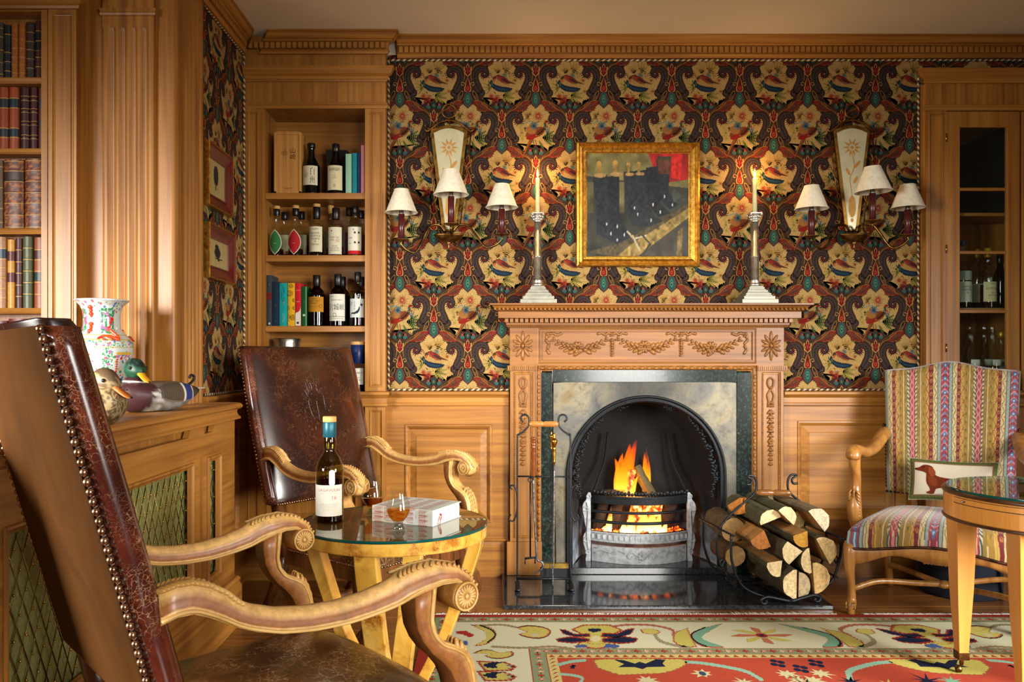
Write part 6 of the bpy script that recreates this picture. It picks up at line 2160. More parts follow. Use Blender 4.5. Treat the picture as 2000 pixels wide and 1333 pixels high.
for sg in (-1, 1):
 m.tube(smooth_path([(.49, sg * .33, .10), (.40, sg * .24, .125), (.30, sg * .1, .115), (.24, 0, .11)], 5), .013, 8, flat=0.8)
 m.tube(smooth_path([(-.045, sg * .25, .10), (.06, sg * .2, .12), (.17, sg * .08, .115), (.24, 0, .11)], 5), .013, 8, flat=0.8)
m.ball((.24, 0, .11), (.03, .03, .018))
m.build('cross_stretcher', beech, sc_, local=True)
# dachshund cushion -----------------------------------------------------------
ca = SRZ
fw = Vector((math.cos(ca), math.sin(ca), 0)); lf = Vector((-math.sin(ca), math.cos(ca), 0))
CW, CH_ = .355, .198
c0 = Vector(SO) + fw * .105 + lf * .025 + Vector((0, 0, .547))
cu = thing('cushion', 'small cream tapestry cushion with a dachshund, on the striped chair seat', 'cushion', tuple(c0), SRZ)
nrm = Vector((1, 0, .30)).normalized(); upv = Vector((-.30, 0, 1)).normalized()
def cpt(a, b, side=1, off=0.0):
 """a,b in -1..1"""
 pin = 1 - .055 * (1 - abs(a)) * abs(b) ** 2 * 0
 x = a * CW / 2 * (1 - .05 * (1 - a * a) * 0 + .03 * b * b - .03); z = b * CH_ / 2 * (1 + .10 * a * a - .10)
 th = .042 * max(0, (1 - a ** 4) * (1 - b ** 4)) ** .6
 p = Vector((0, x, 0)) + upv * z + nrm * (side * th + off)
 return (p.x, p.y, p.z)
def ccol(U, V):
 a, b = U * 2 - 1, V * 2 - 1
 x, z = a * CW / 2, b * CH_ / 2
 o = np.tile(np.array(H('cfc8b4')), (len(U), 1))
 ed = np.minimum(CW / 2 - np.abs(x), CH_ / 2 - np.abs(z))
 o[ed < .020] = H('7a4a34'); o[ed < .0175] = H('5f6a3a'); o[(ed < .011) & (((x + z) * 400).astype(int) % 3 == 0)] = H('3f4a28'); o[ed < .004] = H('c9bfa4')
 return o
m = MB()
m.grid(lambda a, b: cpt(a * 2 - 1, b * 2 - 1, 1), 72, 40, colf=ccol)
m.grid(lambda a, b: cpt(1 - a * 2, b * 2 - 1, -1), 24, 14, col=H('5f6a3a'))
m.build('cover', colattr('tapestry', 0.9, 0.1, weave=260, vary=0.2, vscale=500), cu, local=True)
# tapestry dog drawn flat on the cover (viewer's left = -y)
m = MB()
def dogp(pts, col, lay):
 for i in range(20):
  for j in range(12):
   q = clip_poly(pts, -1 + i * .1 - 1e-6, -.9 + i * .1 + 1e-6, -.9 + j * .15 - 1e-6, -.75 + j * .15 + 1e-6)
   if q: m.add([cpt(a, b, 1, .0008 + .0003 * lay) for a, b in q], [tuple(range(len(q)))], col=H(col))
body = sp2([(-.85, .47), (-.83, .38), (-.70, .33), (-.60, .24), (-.60, 0), (-.58, -.25), (-.52, -.42), (-.5, -.6), (-.58, -.66), (-.55, -.74), (-.40, -.74), (-.36, -.5), (-.1, -.42), (.2, -.44), (.34, -.5), (.34, -.66), (.27, -.72), (.42, -.7), (.44, -.45), (.46, -.2), (.62, .02), (.72, .08), (.42, .06), (.2, .04), (-.05, .05), (-.28, .10), (-.40, .22), (-.42, .45), (-.46, .60), (-.57, .68), (-.68, .65), (-.74, .55)], 2)
dogp(body, '6a2c18', 1)
dogp(sp2([(-.54, .58), (-.44, .52), (-.38, .3), (-.42, .12), (-.50, .14), (-.55, .36)], 3), '8a4426', 2)
dogp(sp2([(-.56, .1), (-.52, -.25), (-.42, -.36), (-.33, -.3), (-.36, 0), (-.46, .12)], 3), '7d3a1e', 2)
dogp(ell(-.66, .54, .02, .03), '1a0c08', 3); dogp(ell(-.845, .44, .028, .042), '241210', 3)
dogp([(-.36, -.74), (-.0, -.70), (.3, -.74), (.3, -.76), (-.36, -.77)], '9a948c', 1)
m.build('tapestry_dog', colattr('tapestry', 0.9, 0.1), cu, local=True)
# navy tub under the chair -------------------------------------------------------
m = MB()
m.lathe([(0, .0005), (.17, .0005), (.178, .01), (.18, .19), (.174, .2), (0, .2)], 40, Matrix.Translation((2.24, 3.90, 0)))
tag(m.build('footstool', plain('navy_felt', '0e1626', 0.9, scale=200)), 'round navy footstool tucked under the striped armchair', 'footstool')
# ================================================================= RIGHT-HAND TABLE
RX, RY, RR, RZ_ = 1.855, 2.70, .318, .670
rt = thing('lamp_table', 'round satinwood table with a small pull-out slide, cut by the right picture edge', 'table', (RX, RY, .0062))
dark_edge = wood('dark_edge_band', '4a2c16', '2a170a', 'X', 0.3)
m = MB(); m.lathe([(RR - .008, RZ_ - .10), (RR - .004, RZ_ - .095), (RR - .004, RZ_ - .02), (RR - .02, RZ_ - .02), (RR - .02, RZ_ - .1), (RR - .008, RZ_ - .1)], 80, smooth=False); m.build('apron', satinwood, rt, local=True)
m = MB()
m.lathe([(RR - .03, RZ_ - .02), (RR, RZ_ - .02), (RR + .002, RZ_ - .016), (RR, RZ_ - .009), (0, RZ_ - .009)], 80)
m.lathe([(RR - .02, RZ_ - .107), (RR - .002, RZ_ - .107), (RR, RZ_ - .103), (RR - .002, RZ_ - .098), (RR - .02, RZ_ - .098)], 80)
m.build('edge_banding', dark_edge, rt, local=True)
m = MB(); m.lathe([(0, RZ_), (RR - .012, RZ_)], 72, smooth=False); m.lathe([(RR - .012, RZ_ - .006), (0, RZ_ - .006)], 72, smooth=False); g = m.build('glass_top', glass_top, rt, local=True)
m = MB(); m.lathe([(RR - .012, RZ_), (RR - .011, RZ_ - .003), (RR - .012, RZ_ - .0085)], 72); m.build('glass_edge', glass_edge, g, local=True)
for ang in (140, -140, -40, 40):
 a = math.radians(ang)
 m = MB()
 rings = []
 for zz, w in ((RZ_ - .1, .036), (.30, .028), (.075, .0165)):
  r = .262
  b = pi
  pts = [(r * math.cos(a) + x, r * math.sin(a) + y) for x, y in ((-w, -w), (w, -w), (w, w), (-w, w))]
  rings.append([(x, y, zz) for x, y in pts])
 m.loft(rings, smooth=False)
 lg = m.build('leg', satinwood, rt, local=True, bevel=0.0015)
 m = MB()
 m.loft([[(.262 * math.cos(a) + x * w, .262 * math.sin(a) + y * w, zz) for x, y in ((-1, -1), (1, -1), (1, 1), (-1, 1))] for zz, w in ((.048, .0135), (.05, .018), (.076, .0185), (.078, .017))], smooth=False)
 m.lathe([(0, .026), (.006, .028), (.0075, .036), (.006, .048)], 10, Matrix.Translation((.262 * math.cos(a), .262 * math.sin(a), 0)))
 m.lathe([(0, -.008), (.010, -.008), (.0128, -.005), (.0128, .005), (.010, .008), (0, .008)], 16, Matrix.Translation((.262 * math.cos(a) - .01, .262 * math.sin(a), .0145)) @ Matrix.Rotation(pi / 2, 4, 'Y'))
 m.build('castor', old_brass, lg, local=True)
# slide and its knob
m = MB()
a0, a1 = math.radians(-183), math.radians(-133)
for k in range(24):
 b0, b1 = a0 + (a1 - a0) * k / 24, a0 + (a1 - a0) * (k + 1) / 24
 r0, r1 = RR - .012, RR - .0025
 v = [(r * math.cos(b), r * math.sin(b), zz) for zz in (RZ_ - .043, RZ_ - .027) for b in (b0, b1) for r in (r0, r1)]
 m.add(v, [(1, 3, 7, 5), (4, 5, 7, 6), (0, 2, 3, 1)])
sl = m.build('pull_out_slide', satinwood, rt, local=True)
m = MB()
for zz in (RZ_ - .0265, RZ_ - .0445):
 m.tube([((RR - .0035) * math.cos(a0 + (a1 - a0) * k / 24), (RR - .0035) * math.sin(a0 + (a1 - a0) * k / 24), zz) for k in range(25)], .0011, 5)
m.tube([((RR - .0035) * math.cos(a1), (RR - .0035) * math.sin(a1), RZ_ - .0265), ((RR - .0035) * math.cos(a1), (RR - .0035) * math.sin(a1), RZ_ - .0445)], .0011, 5)
m.build('shadow_gap', black_stuff, sl, local=True)
m = MB(); kb = math.radians(-172)
m.lathe([(0, 0), (.0025, 0), (.0022, .005), (.0045, .009), (.004, .012), (0, .0135)], 12, Matrix.Translation(((RR - .003) * math.cos(kb), (RR - .003) * math.sin(kb), RZ_ - .034)) @ Matrix.Rotation(kb, 4, 'Z') @ Matrix.Rotation(pi / 2, 4, 'Y'))
m.build('knob', pewter, sl, local=True)
# ================================================================= RADIATOR COVER
XF, YE, YS0 = -1.062, 3.42, 1.35
rc = thing('radiator_cover', 'long pine radiator cover with brass lattice grilles, under the vase and ducks', 'radiator cover', (0, 0, 0))
ff = lambda y, z, h=0.0: (XF + h, y, z)
m = MB()
top = [(-.345, .897), (0.0, .897), (.004, .872), (.012, .868), (.012, .862), (.004, .860), (0, .855)]
prof = [(-.34, .925), (.012, .925), (.02, .922), (.026, .915), (.026, .906), (.02, .900), (.010, .897), (.008, .885), (.013, .872), (.020, .866), (.020, .858), (.006, .856), (-.34, .856)]
m.mould_y(prof, YS0, YE, XF, 1, 0, 1)
m.add([(XF + d, YE + max(d, 0), z) for d, z in prof], [tuple(range(len(prof)))])
m.v = [(x if x > XF - .3 else (-1.55 if y < YP else XL + .014), y, z) for x, y, z in m.v]
m.build('top', pineY, rc)
PZ0, PZ1 = .254, .735
# front: notched top rail, stiles, bottom rail
m = MB()
rail = [(YS0, PZ1), (YE, PZ1), (YE, .857), (3.17, .857), (3.155, .826), (3.06, .826), (3.045, .857), (2.92, .857), (2.895, .826), (2.0, .826), (1.985, .857), (YS0, .857)]
m.prism(rail, ff, -.022, 0.0)
for a, b in ((YS0, 1.79), (2.938, 3.086), (3.238, YE)):
 m.prism(R4(a, b, PZ0, PZ1), ff, -.022, 0.0)
m.prism(R4(YS0, YE, 0.0, PZ0), ff, -.022, 0.0)
m.build('front_frame', pineY, rc)
m = MB(); m.box(XF - .035, XF - .03, YS0, YE - .03, .75, .855); m.box(-1.22, XF - .001, YE - .02, YE - .001, 0, .856)
m.build('end_panel', pineZ, rc)
m = MB()
for a, b in ((1.79, 2.938), (3.086, 3.238)):
 m.frame_rect(a, b, PZ0, PZ1, [(0, .001), (.002, .008), (.008, .009), (.014, .003), (.020, .001), (.022, -.012)], ff)
m.prism(R4(3.005, 3.02, PZ0, PZ1 + .03), ff, 0.0, .006)
m.build('grille_moulding', pineZ, rc)
m = MB(); m.prism(R4(YS0, YE - .03, PZ0 - .02, PZ1 + .02), ff, -.034, -.028); m.build('grille_cloth', plain('green_cloth', '85854a', 0.9, scale=250, var=.2), rc)
m = MB(); kn = MB()
dw, dh = .050, .105
for a, b in ((1.80, 2.93), (3.095, 3.23)):
 for sg in (-1, 1):
  for k in range(-12, 40):
   y0, z0 = a + k * dw, PZ0 if sg > 0 else PZ1
   p, q = (y0, z0), (y0 + (PZ1 - PZ0) / dh * dw, PZ1 if sg > 0 else PZ0)
   t0, t1 = max(0, (a - p[0]) / (q[0] - p[0])), min(1, (b - p[0]) / (q[0] - p[0]))
   if t0 >= t1: continue
   P0 = ff(p[0] + (q[0] - p[0]) * t0, p[1] + (q[1] - p[1]) * t0, -.013); P1 = ff(p[0] + (q[0] - p[0]) * t1, p[1] + (q[1] - p[1]) * t1, -.013)
   m.tube([P0, P1], .0017, 5)
 n = int((b - a) / dw)
 for i in range(n + 1):
  for j in range(10):
   y, z = a + (i + .5 * (j % 2)) * dw, PZ0 + j * dh / 2
   if y < b - .004 and z < PZ1 - .01: kn.ball(ff(y, z, -.011), .0036, nu=6, nv=4)
m.build('brass_lattice', metal('lattice_wire', '9a8048', 0.35, dark='5a4522'), rc)
kn.build('lattice_clip', brass, rc)
m = MB(); m.mould_y([(0, 0), (.024, 0), (.024, .16), (.016, .175), (.02, .188), (.012, .2), (0, .205)], YS0, YE, XF, 1, 0, 1); m.add([(XF + d, YE + d, z) for d, z in [(0, 0), (.024, 0), (.024, .16), (.016, .175), (.02, .188), (.012, .2), (0, .205)]], [tuple(range(7))]); m.build('skirting', pineY, rc)
ZT_ = .9255
# ================================================================= VASE
VY = 2.95
va = Vector((GX(199, VY), VY, ZT_))
vp = [(0, 0), (.052, 0), (.056, .004), (.055, .012), (.062, .03), (.076, .075), (.092, .14), (.104, .20), (.1065, .225), (.104, .240), (.101, .246), (.099, .250), (.082, .268), (.066, .285), (.063, .295), (.0615, .33), (.064, .352), (.072, .372), (.086, .385), (.092, .389), (.092, .393), (.086, .3945), (.075, .388), (.06, .36), (.055, .33)]
pz = [p[1] for p in vp]; pr = [p[0] for p in vp]
fine = []
for (r0, z0), (r1, z1) in zip(vp[:-1], vp[1:]):
 k = max(1, int(math.hypot(r1 - r0, z1 - z0) / .002))
 fine += [(r0 + (r1 - r0) * i / k, z0 + (z1 - z0) * i / k) for i in range(k)]
fine.append(vp[-1])
NV = 400
rv = random.Random(21)
VC = {k: np.array(H(v)) for k, v in dict(w='c9d1cb', g='2f8a52', dg='1f5a3c', p='b06aa8', r='c8321c', y='c9a53a', b='4a78b0', o='d8431a', k='c05a7a').items()}
zz = np.array([p[1] for p in fine]); ang = np.arange(NV) * 2 * pi / NV
A_, Z_ = np.meshgrid(ang, zz)
colv = np.tile(VC['w'], A_.shape + (1,))
def spot(a, z, rr, key, ry=None):
 r_here = np.interp(z, pz[:20], pr[:20])
 da = (A_ - a + pi) % (2 * pi) - pi
 colv[((da * r_here / rr) ** 2 + ((Z_ - z) / (ry or rr)) ** 2) < 1] = VC[key]
# green leafy ground bands with blossoms; front faces -Y (angle -pi/2)
for z0, z1, dens in ((.222, .248, 260), (.0, .03, 120), (.345, .39, 110)):
 for i in range(dens):
  spot(rv.uniform(0, 2 * pi), rv.uniform(z0, z1), rv.uniform(.0016, .0032), rv.choice('gggydg'.replace('dg', 'g')))
 for i in range(dens // 4):
  spot(rv.uniform(0, 2 * pi), rv.uniform(z0, z1), .0045, rv.choice('pkb'))
for k in range(4):
 a = -pi / 2 + .62 + k * pi / 2
 for i in range(330):
  spot(a + rv.uniform(-.16, .16), rv.uniform(.02, .225), rv.uniform(.0016, .0032), rv.choice('gggggw'))
 for i in range(9):
  spot(a + rv.uniform(-.08, .08), .03 + i * .022, .006, rv.choice('pkp'))
 a += .62
 for i in range(110):     # figures and pavilions
  spot(a + rv.uniform(-.4, .4), rv.uniform(.03, .21), rv.uniform(.002, .006), rv.choice('bgprkyw'))
 for i in range(6): spot(a - .25 + i * .1, .20, .009, 'y', .006)
 for i in range(7): spot(a - .28, .13 + i * .008, .004, 'r')
 a2 = -pi / 2 - .05 + k * pi / 2
 if k % 2 == 0:
  for i in range(26):
   spot(a2 + rv.uniform(-.25, .3), rv.uniform(.12, .19), rv.uniform(.002, .004), rv.choice('ggrk'))
  for i in range(8): spot(a2 + .02 + i * .02, .155 - i * .003, .0035, 'r')
 for i in range(200):     # neck sprays
  spot(-pi / 2 + .75 + k * pi / 2 + rv.uniform(-.35, .35), rv.uniform(.27, .36), rv.uniform(.002, .004), rv.choice('ggggdp'.replace('d', 'g')))
 for i in range(7): spot(-pi / 2 + .8 + k * pi / 2 + rv.uniform(-.3, .3), rv.uniform(.275, .35), .007, rv.choice('pkr'))
for z in (.221, .249, .266): colv[np.abs(Z_ - z) < .0018] = VC['y']
vs = thing('vase', 'tall famille-rose porcelain vase with orange dragons, behind the ducks', 'vase', tuple(va))
m = MB()
m.lathe(fine, NV, colf=lambda a, z, k: tuple(colv[k, int(round(a / (2 * pi) * NV)) % NV]))
vb = m.build('vase_body', col_gloss, vs, local=True)
m = MB()
orange = plain('orange_glaze', 'd8431a', 0.15, var=.15, coat=.5)
rad = lambda z: float(np.interp(z, pz[:20], pr[:20]))
on = lambda a, z, d=.004: ((rad(z) + d) * math.cos(a), (rad(z) + d) * math.sin(a), z)
for k in range(4):
 a0 = -pi / 2 + .55 + k * pi / 2
 m.tube(smooth_path([on(a0 - .25, .252), on(a0 - .05, .262), on(a0 + .2, .258), on(a0 + .42, .250), on(a0 + .45, .262), on(a0 + .25, .285, .006)], 5), [.004] * 8 + [.006] * 12 + [.0055] * 6, 8)
 for da in (-.1, .15, .38): m.tube([on(a0 + da, .256), on(a0 + da + .06, .246, .007)], .003, 6)
for k in range(2):
 a0 = -pi / 2 - .12 + k * pi
 for zc in (.292, .352):
  for j, (r1, dz) in enumerate(((.009, .012), (.007, 0), (.0085, -.012), (.005, -.02))):
   m.ball(on(a0, zc + dz, .001), (r1, r1, r1 * .9), nu=10, nv=8)
m.build('dragon_handle', orange, vb, local=True)
# ================================================================= DECOY DUCKS
def duck(name, label, loc, rz, drake, head_yaw, hz):
 t = thing(name, label, 'duck figure', loc, rz, 'decoy ducks on the radiator cover')
 # body along +x = breast; stations: (x, z centre, half width, half height)
 ST = [(-.20, .070, .004, .004), (-.175, .066, .022, .012), (-.14, .062, .045, .026), (-.08, .056, .068, .045), (-.02, .052, .078, .052), (.05, .052, .078, .052), (.10, .054, .066, .050), (.135, .060, .045, .040), (.155, .064, .018, .018), (.160, .064, .002, .002)]
 sts = smooth_path([(a, b, 0) for a, b, c, d in ST], 4), smooth_path([(c, d, 0) for a, b, c, d in ST], 4)
 rings, cols = [], []
 q = random.Random(3)
 for p, w in zip(*sts):
  ring = []
  for k in range(32):
   a = 2 * pi * k / 32
   cz = max(0.0008, p.y + max(w.y, .001) * math.sin(a) * (1.0 if math.sin(a) > 0 else 1.15))
   ring.append((p.x, max(w.x, .001) * math.cos(a) * (1 + .05 * math.sin(a)), cz))
   up = math.sin(a)
   x = p.x
   if drake:
    c = '3c1f22' if x > .075 - .02 * up else ('6a6152' if up > .35 and x > -.12 else ('9c9a92' if x > -.115 else ('14161a' if x > -.175 else 'b9b4a6')))
    if .05 < x < .078 and up < .5 and q.random() > .5: c = 'c9c6c0'
    if c == '9c9a92' and q.random() > .6: c = '7d7a72'
   else:
    c = 'a08a62' if q.random() > .45 else '54402a'
   cols.append(H(c))
  rings.append(ring)
 m = MB(); m.loft(rings, cols=cols); body = m.build('body', col_paint, t, local=True)
 for sg in (-1, 1):
  m = MB(); v, cc, nn = [], [], 22
  def wing(a, b):
   x = .055 - .20 * a
   hw = .034 * math.sin(pi * min(1, .12 + a * .9)) ** .6
   z = .066 + hw * (b * 2 - 1) - .004 * a
   y = float(np.interp(x, [s[0] for s in ST], [s[2] for s in ST])) * math.cos(math.asin(max(-.9, min(.95, (z - .054) / .058)))) * 1.02 + .005
   return (x, sg * y, z)
  def wc(U, V):
   o = np.tile(np.array(H('5d5244' if drake else '7d6844')), (len(U), 1))
   o[((U * 60 + V * 30).astype(int) % 3 == 0)] = H('453c32')
   if drake:
    o[(U > .50) & (U < .56)] = H('d9d6cc'); o[(U >= .56) & (U < .76)] = H('1f3270'); o[(U >= .76) & (U < .8)] = H('d9d6cc'); o[U >= .8] = H('36312b')
   o[V < .1] = H('8a8070')
   return o
  m.grid(wing, 40, 10, colf=wc); m.build('wing', col_paint, body, local=True)
 m = MB()
 if drake:
  m.tube(smooth_path([(-.14, 0, .085), (-.165, 0, .10), (-.172, 0, .115), (-.158, 0, .122), (-.148, 0, .112)], 4), .005, 7, col=H('14161a'))
  for k in (-2, -1, 0, 1, 2): m.ball((-.195, k * .007, .074), (.03, .006, .003), Matrix.Rotation(k * .15, 3, 'Z'), nu=8, nv=5, col=H('c4beae'))
 else: m.ball((-.19, 0, .07), (.03, .02, .004), col=H('8a744e'))
 m.build('tail', col_paint, body, local=True)
 # head
 hc = Vector((.098, 0, hz)); Rz = Matrix.Rotation(head_yaw, 4, 'Z')
 T = Matrix.Translation(hc) @ Rz @ Matrix.Rotation(.26, 4, 'Y')
 m = MB()
 hcol = lambda p, up: H('163a2a') if drake else H('8a744c')
 prof_ = [((.10, 0, .08), .042), ((.098, 0, hz - .045), .035), ((.097, 0, hz - .03), .031)]
 m.tube([p for p, r in prof_], [r for p, r in prof_], 20, col=H('3c1f22' if drake else '96805a'))
 m.build('neck', col_paint, body, local=True)
 if drake:
  m = MB(); m.tube([(.0985 + .0345 * math.cos(a), .0345 * math.sin(a), hz - .045 + .003 * math.cos(a)) for a in np.linspace(0, 2 * pi, 25)[:-1]], .0035, 6, closed=True, col=H('dcd8cc')); m.build('neck_ring', col_paint, body, local=True)
 m = MB()
 def hd(a, b):
  th, ph = pi * b, 2 * pi * a
  x, y, z = math.sin(th) * math.cos(ph), math.sin(th) * math.sin(ph), math.cos(th)
  s = 1 + .22 * max(0, x) * (1 - abs(z)) - .1 * max(0, -z)
  return tuple(T @ Vector((.041 * x * s, .033 * y, .037 * z)))
 def hcf(U, V):
  o = np.tile(np.array(H('16402c' if drake else '947e56')), (len(U), 1))
  rs = np.random.RandomState(2)
  if drake: o[V < .35] = H('14201f'); o[(rs.rand(len(U)) > .8)] = H('1e4f36')
  else: o[rs.rand(len(U)) > .5] = H('5a4630'); o[V < .3] = H('5a4630')
  return o
 m.grid(hd, 28, 18, colf=hcf)
 h = m.build('head', col_paint, body, local=True)
 m = MB()
 rb = []
 for x, w, up, dn in ((.034, .014, .008, -.014), (.05, .0135, .0, -.016), (.068, .014, -.008, -.019), (.086, .0145, -.0135, -.022), (.096, .010, -.017, -.0225), (.101, .003, -.019, -.021)):
  rb.append([tuple(T @ Vector((x, w * math.cos(2 * pi * k / 12), (up + dn) / 2 + (up - dn) / 2 * math.sin(2 * pi * k / 12)))) for k in range(12)])
 m.loft(rb, col=H('c08a1e' if drake else 'a85a24'))
 if not drake:
  for k in range(14): m.ball(tuple(T @ Vector((.05 + .03 * rnd.random(), rnd.uniform(-.008, .008), -.001 - .014 * rnd.random() * .3 - (.0))) ), .0016, nu=5, nv=4, col=H('2a1a10'))
 m.ball(tuple(T @ Vector((.0985, 0, -.0185))), (.005, .006, .003), nu=8, nv=5, col=H('1a1610'))
 m.build('bill', col_paint, h, local=True)
 m = MB()
 for sg in (-1, 1): m.ball(tuple(T @ Vector((.022, sg * .0285, .009))), .0055, nu=10, nv=7, col=H('0a0806'))
 m.build('eye', plain('glass_eye', '120a06', .05), h, local=True)
 return t
duck('drake_decoy', 'painted mallard drake with green head and blue wing patch, beside the vase', (-1.158, 2.86, ZT_), math.atan2(-.27, -.125), True, math.radians(78), .147)
duck('hen_decoy', 'speckled brown mallard hen half hidden by the near chair back', (GX(152, 2.26), 2.30, ZT_), math.radians(-34), False, math.radians(14), .118)
# ================================================================= WALL PICTURES
YWF = YW - .001
def frame_pic(name, label, x0, x1, z0, z1, fn, prof, mat, inner, canvas, nu, nv, colf, inset):
 t = thing(name, label, 'picture', tuple(fn((x0 + x1) / 2, z0, 0)))
 m = MB(); m.frame_rect(x0, x1, z0, z1, prof, fn); f = m.build('frame', mat, t)
 if inner: inner(f)
 m = MB(); i = inset
 m.grid(lambda a, b: fn(x0 + i + (x1 - x0 - 2 * i) * a, z0 + i + (z1 - z0 - 2 * i) * b, canvas), nu, nv, colf=colf, smooth=False)
 m.build('canvas', colattr('painted_canvas', .55, .3, vary=.18, vscale=350), t)
 return t
def pip(U, V, pts):
 """points in polygon"""
 ins = np.zeros(len(U), bool)
 n = len(pts)
 for i in range(n):
  (x0, y0), (x1, y1) = pts[i], pts[i - 1]
  c = ((y0 > V) != (y1 > V)) & (U < (x1 - x0) * (V - y0) / (y1 - y0 + 1e-12) + x0)
  ins ^= c
 return ins
def boots(U, V):
 """row of dark riding boots with wooden trees on a bench; u right, v up"""
 rs = np.random.RandomState(5)
 o = np.zeros((len(U), 4)); o[:, 3] = 1
 def sm(f, p):
  g = np.random.RandomState(int(p * 10)).randn(f[1] + 2, f[0] + 2)
  x, y = U * f[0], V * f[1]
  i, j = x.astype(int), y.astype(int)
  a, b = x - i, y - j
  a, b = a * a * (3 - 2 * a), b * b * (3 - 2 * b)
  return g[j, i] * (1 - a) * (1 - b) + g[j, i + 1] * a * (1 - b) + g[j + 1, i] * (1 - a) * b + g[j + 1, i + 1] * a * b
 n1, n2 = sm((17, 13), 1.0), sm((43, 37), 2.2)
 def fill(mask, col, var=.18, n=None):
  k = 1 + var * (n2 if n is None else n)[mask][:, None]
  c = np.array(H(col)); q = np.tile(c, (mask.sum(), 1)) * np.clip(k, .3, 2); q[:, 3] = 1
  o[mask] = q
 al = np.ones(len(U), bool)
 fill(al, '6d653a', .35, n1)
 fill(pip(U, V, [(0, 0), (1, 0), (1, .66), (0, .78)]), '33342c', .3, n1)
 fill(pip(U, V, [(.60, 1), (.66, .84), (.8, .72), (.98, .74), (1, .78), (1, 1)]), '9c1c18', .3, n1)
 fill(pip(U, V, [(.82, 1), (.83, .76), (.92, .74), (.94, 1)]), 'c22418', .2)
 for x, w, c in ((.0, .07, '4d4a2e'), (.32, .05, '5c5636')): fill((U > x) & (U < x + w) & (V > .42) & (V < .72), c, .4, n1)
 # bench plank
 fill(pip(U, V, [(.0, .04), (.30, .0), (1.0, .42), (1.0, .52), (.5, .22), (.3, .12)]), '4a4028', .35)
 fill(pip(U, V, [(.30, .0), (.5, .0), (1.0, .38), (1.0, .47), (.44, .12)]), '86703c', .3)
 fill(pip(U, V, [(.5, .0), (1, 0), (1, .37)]), '3a3730', .4, n1)
 fill(pip(U, V, [(.88, .0), (.93, .0), (.94, .28), (.89, .24)]), '6d5a34', .3)
 # boots
 B = ['1e232a', '191d23', '22262b', '1a1c22']
 fill(pip(U, V, [(.06, .76), (.2, .79), (.21, .5), (.30, .3), (.42, .18), (.30, .12), (.1, .22), (.09, .5)]), B[0], .3)
 fill(pip(U, V, [(.2, .77), (.32, .79), (.32, .45), (.36, .3), (.42, .2), (.30, .18), (.22, .35)]), B[1], .3)
 fill(pip(U, V, [(.36, .82), (.6, .84), (.6, .5), (.66, .4), (.74, .34), (.62, .29), (.44, .3), (.38, .5)]), B[2], .3)
 fill(pip(U, V, [(.58, .86), (.73, .88), (.72, .52), (.82, .42), (.7, .38), (.6, .5)]), B[3], .3)
 fill(pip(U, V, [(.68, .94), (.82, .94), (.80, .62), (.9, .5), (.82, .45), (.72, .55)]), B[0], .3)
 fill(pip(U, V, [(.69, .95), (.83, .95), (.81, .8), (.71, .8)]), '5c3426', .2); fill(pip(U, V, [(.69, .97), (.83, .97), (.82, .93), (.70, .93)]), '3a3424', .2)
 fill(pip(U, V, [(.83, .68), (.9, .62), (.98, .55), (.84, .52)]), '3c4038', .3)
 # boot trees
 for x, y, s in ((.12, .84, 1), (.28, .85, 1), (.41, .85, .75), (.51, .855, .75)):
  fill(((U - x) / (.025 * s)) ** 2 + ((V - y - .05 * s) / (.035 * s)) ** 2 < 1, 'a8813c'); fill((np.abs(U - x) < .018 * s) & (V > y - .06) & (V < y + .04), '8a6a34'); fill(((U - x - .012) / (.06 * s)) ** 2 + ((V - y + .055) / (.022 * s)) ** 2 < 1, '9c7c48')
 for x, y in ((.195, .31), (.3, .29), (.37, .21), (.24, .22), (.3, .16), (.5, .41), (.47, .47), (.63, .35), (.65, .5), (.72, .43), (.84, .5), (.76, .58)):
  fill(((U - x) / .006) ** 2 + ((V - y) / .016) ** 2 < 1, 'b9bcbc', .1)
 for a, b in (((.40, .24), (.46, .17)), ((.46, .17), (.58, .2)), ((.55, .2), (.62, .12)), ((.45, .2), (.52, .06)), ((.62, .12), (.56, .03))):
  t = np.clip(((U - a[0]) * (b[0] - a[0]) + (V - a[1]) * (b[1] - a[1])) / ((b[0] - a[0]) ** 2 + (b[1] - a[1]) ** 2), 0, 1)
  fill(np.hypot(U - a[0] - t * (b[0] - a[0]), V - a[1] - t * (b[1] - a[1])) < .008, 'a89c7c' if a[0] < .5 else '2c2a24', .1)
 o[:, :3] *= (1 + .18 * rs.randn(len(U), 1) * .5).clip(.5, 1.5)
 return o
px0, px1, pz0, pz1 = GX(1125.5, YW - .03), GX(1368, YW - .03), GZ(521, YW - .03), GZ(277, YW - .03)
fp_ = lambda x, z, h=0.0: (x, YWF - h, z)
def beads(f):
 m = MB()
 i = .045
 xa, xb, za, zb = px0 + i, px1 - i, pz0 + i, pz1 - i
 n = 74
 for k in range(n):
  t = (k + .5) / n
  for p in ((xa + (xb - xa) * t, za), (xa + (xb - xa) * t, zb), (xa, za + (zb - za) * t), (xb, za + (zb - za) * t)):
   m.ball((p[0], YWF - .023, p[1]), (.0032, .0032, .0032), nu=6, nv=5)
 m.build('frame_beading', gold_leaf, f)
frame_pic('oil_painting', 'gilt-framed oil painting of dark riding boots above the mantel', px0, px1, pz0, pz1, fp_,
    [(0, 0), (0, .022), (.004, .030), (.012, .034), (.016, .028), (.020, .024), (.028, .028), (.036, .022), (.040, .019), (.050, .020), (.052, .015), (.056, .012)], gold_leaf, beads, .012, 170, 170, boots, .054)
red_frame = wood('red_mahogany', '6a1c14', '3a0e0a', 'Z', .25, coat=.4)
fq = lambda y, z, h=0.0: (XL + .001 + h, y, z)
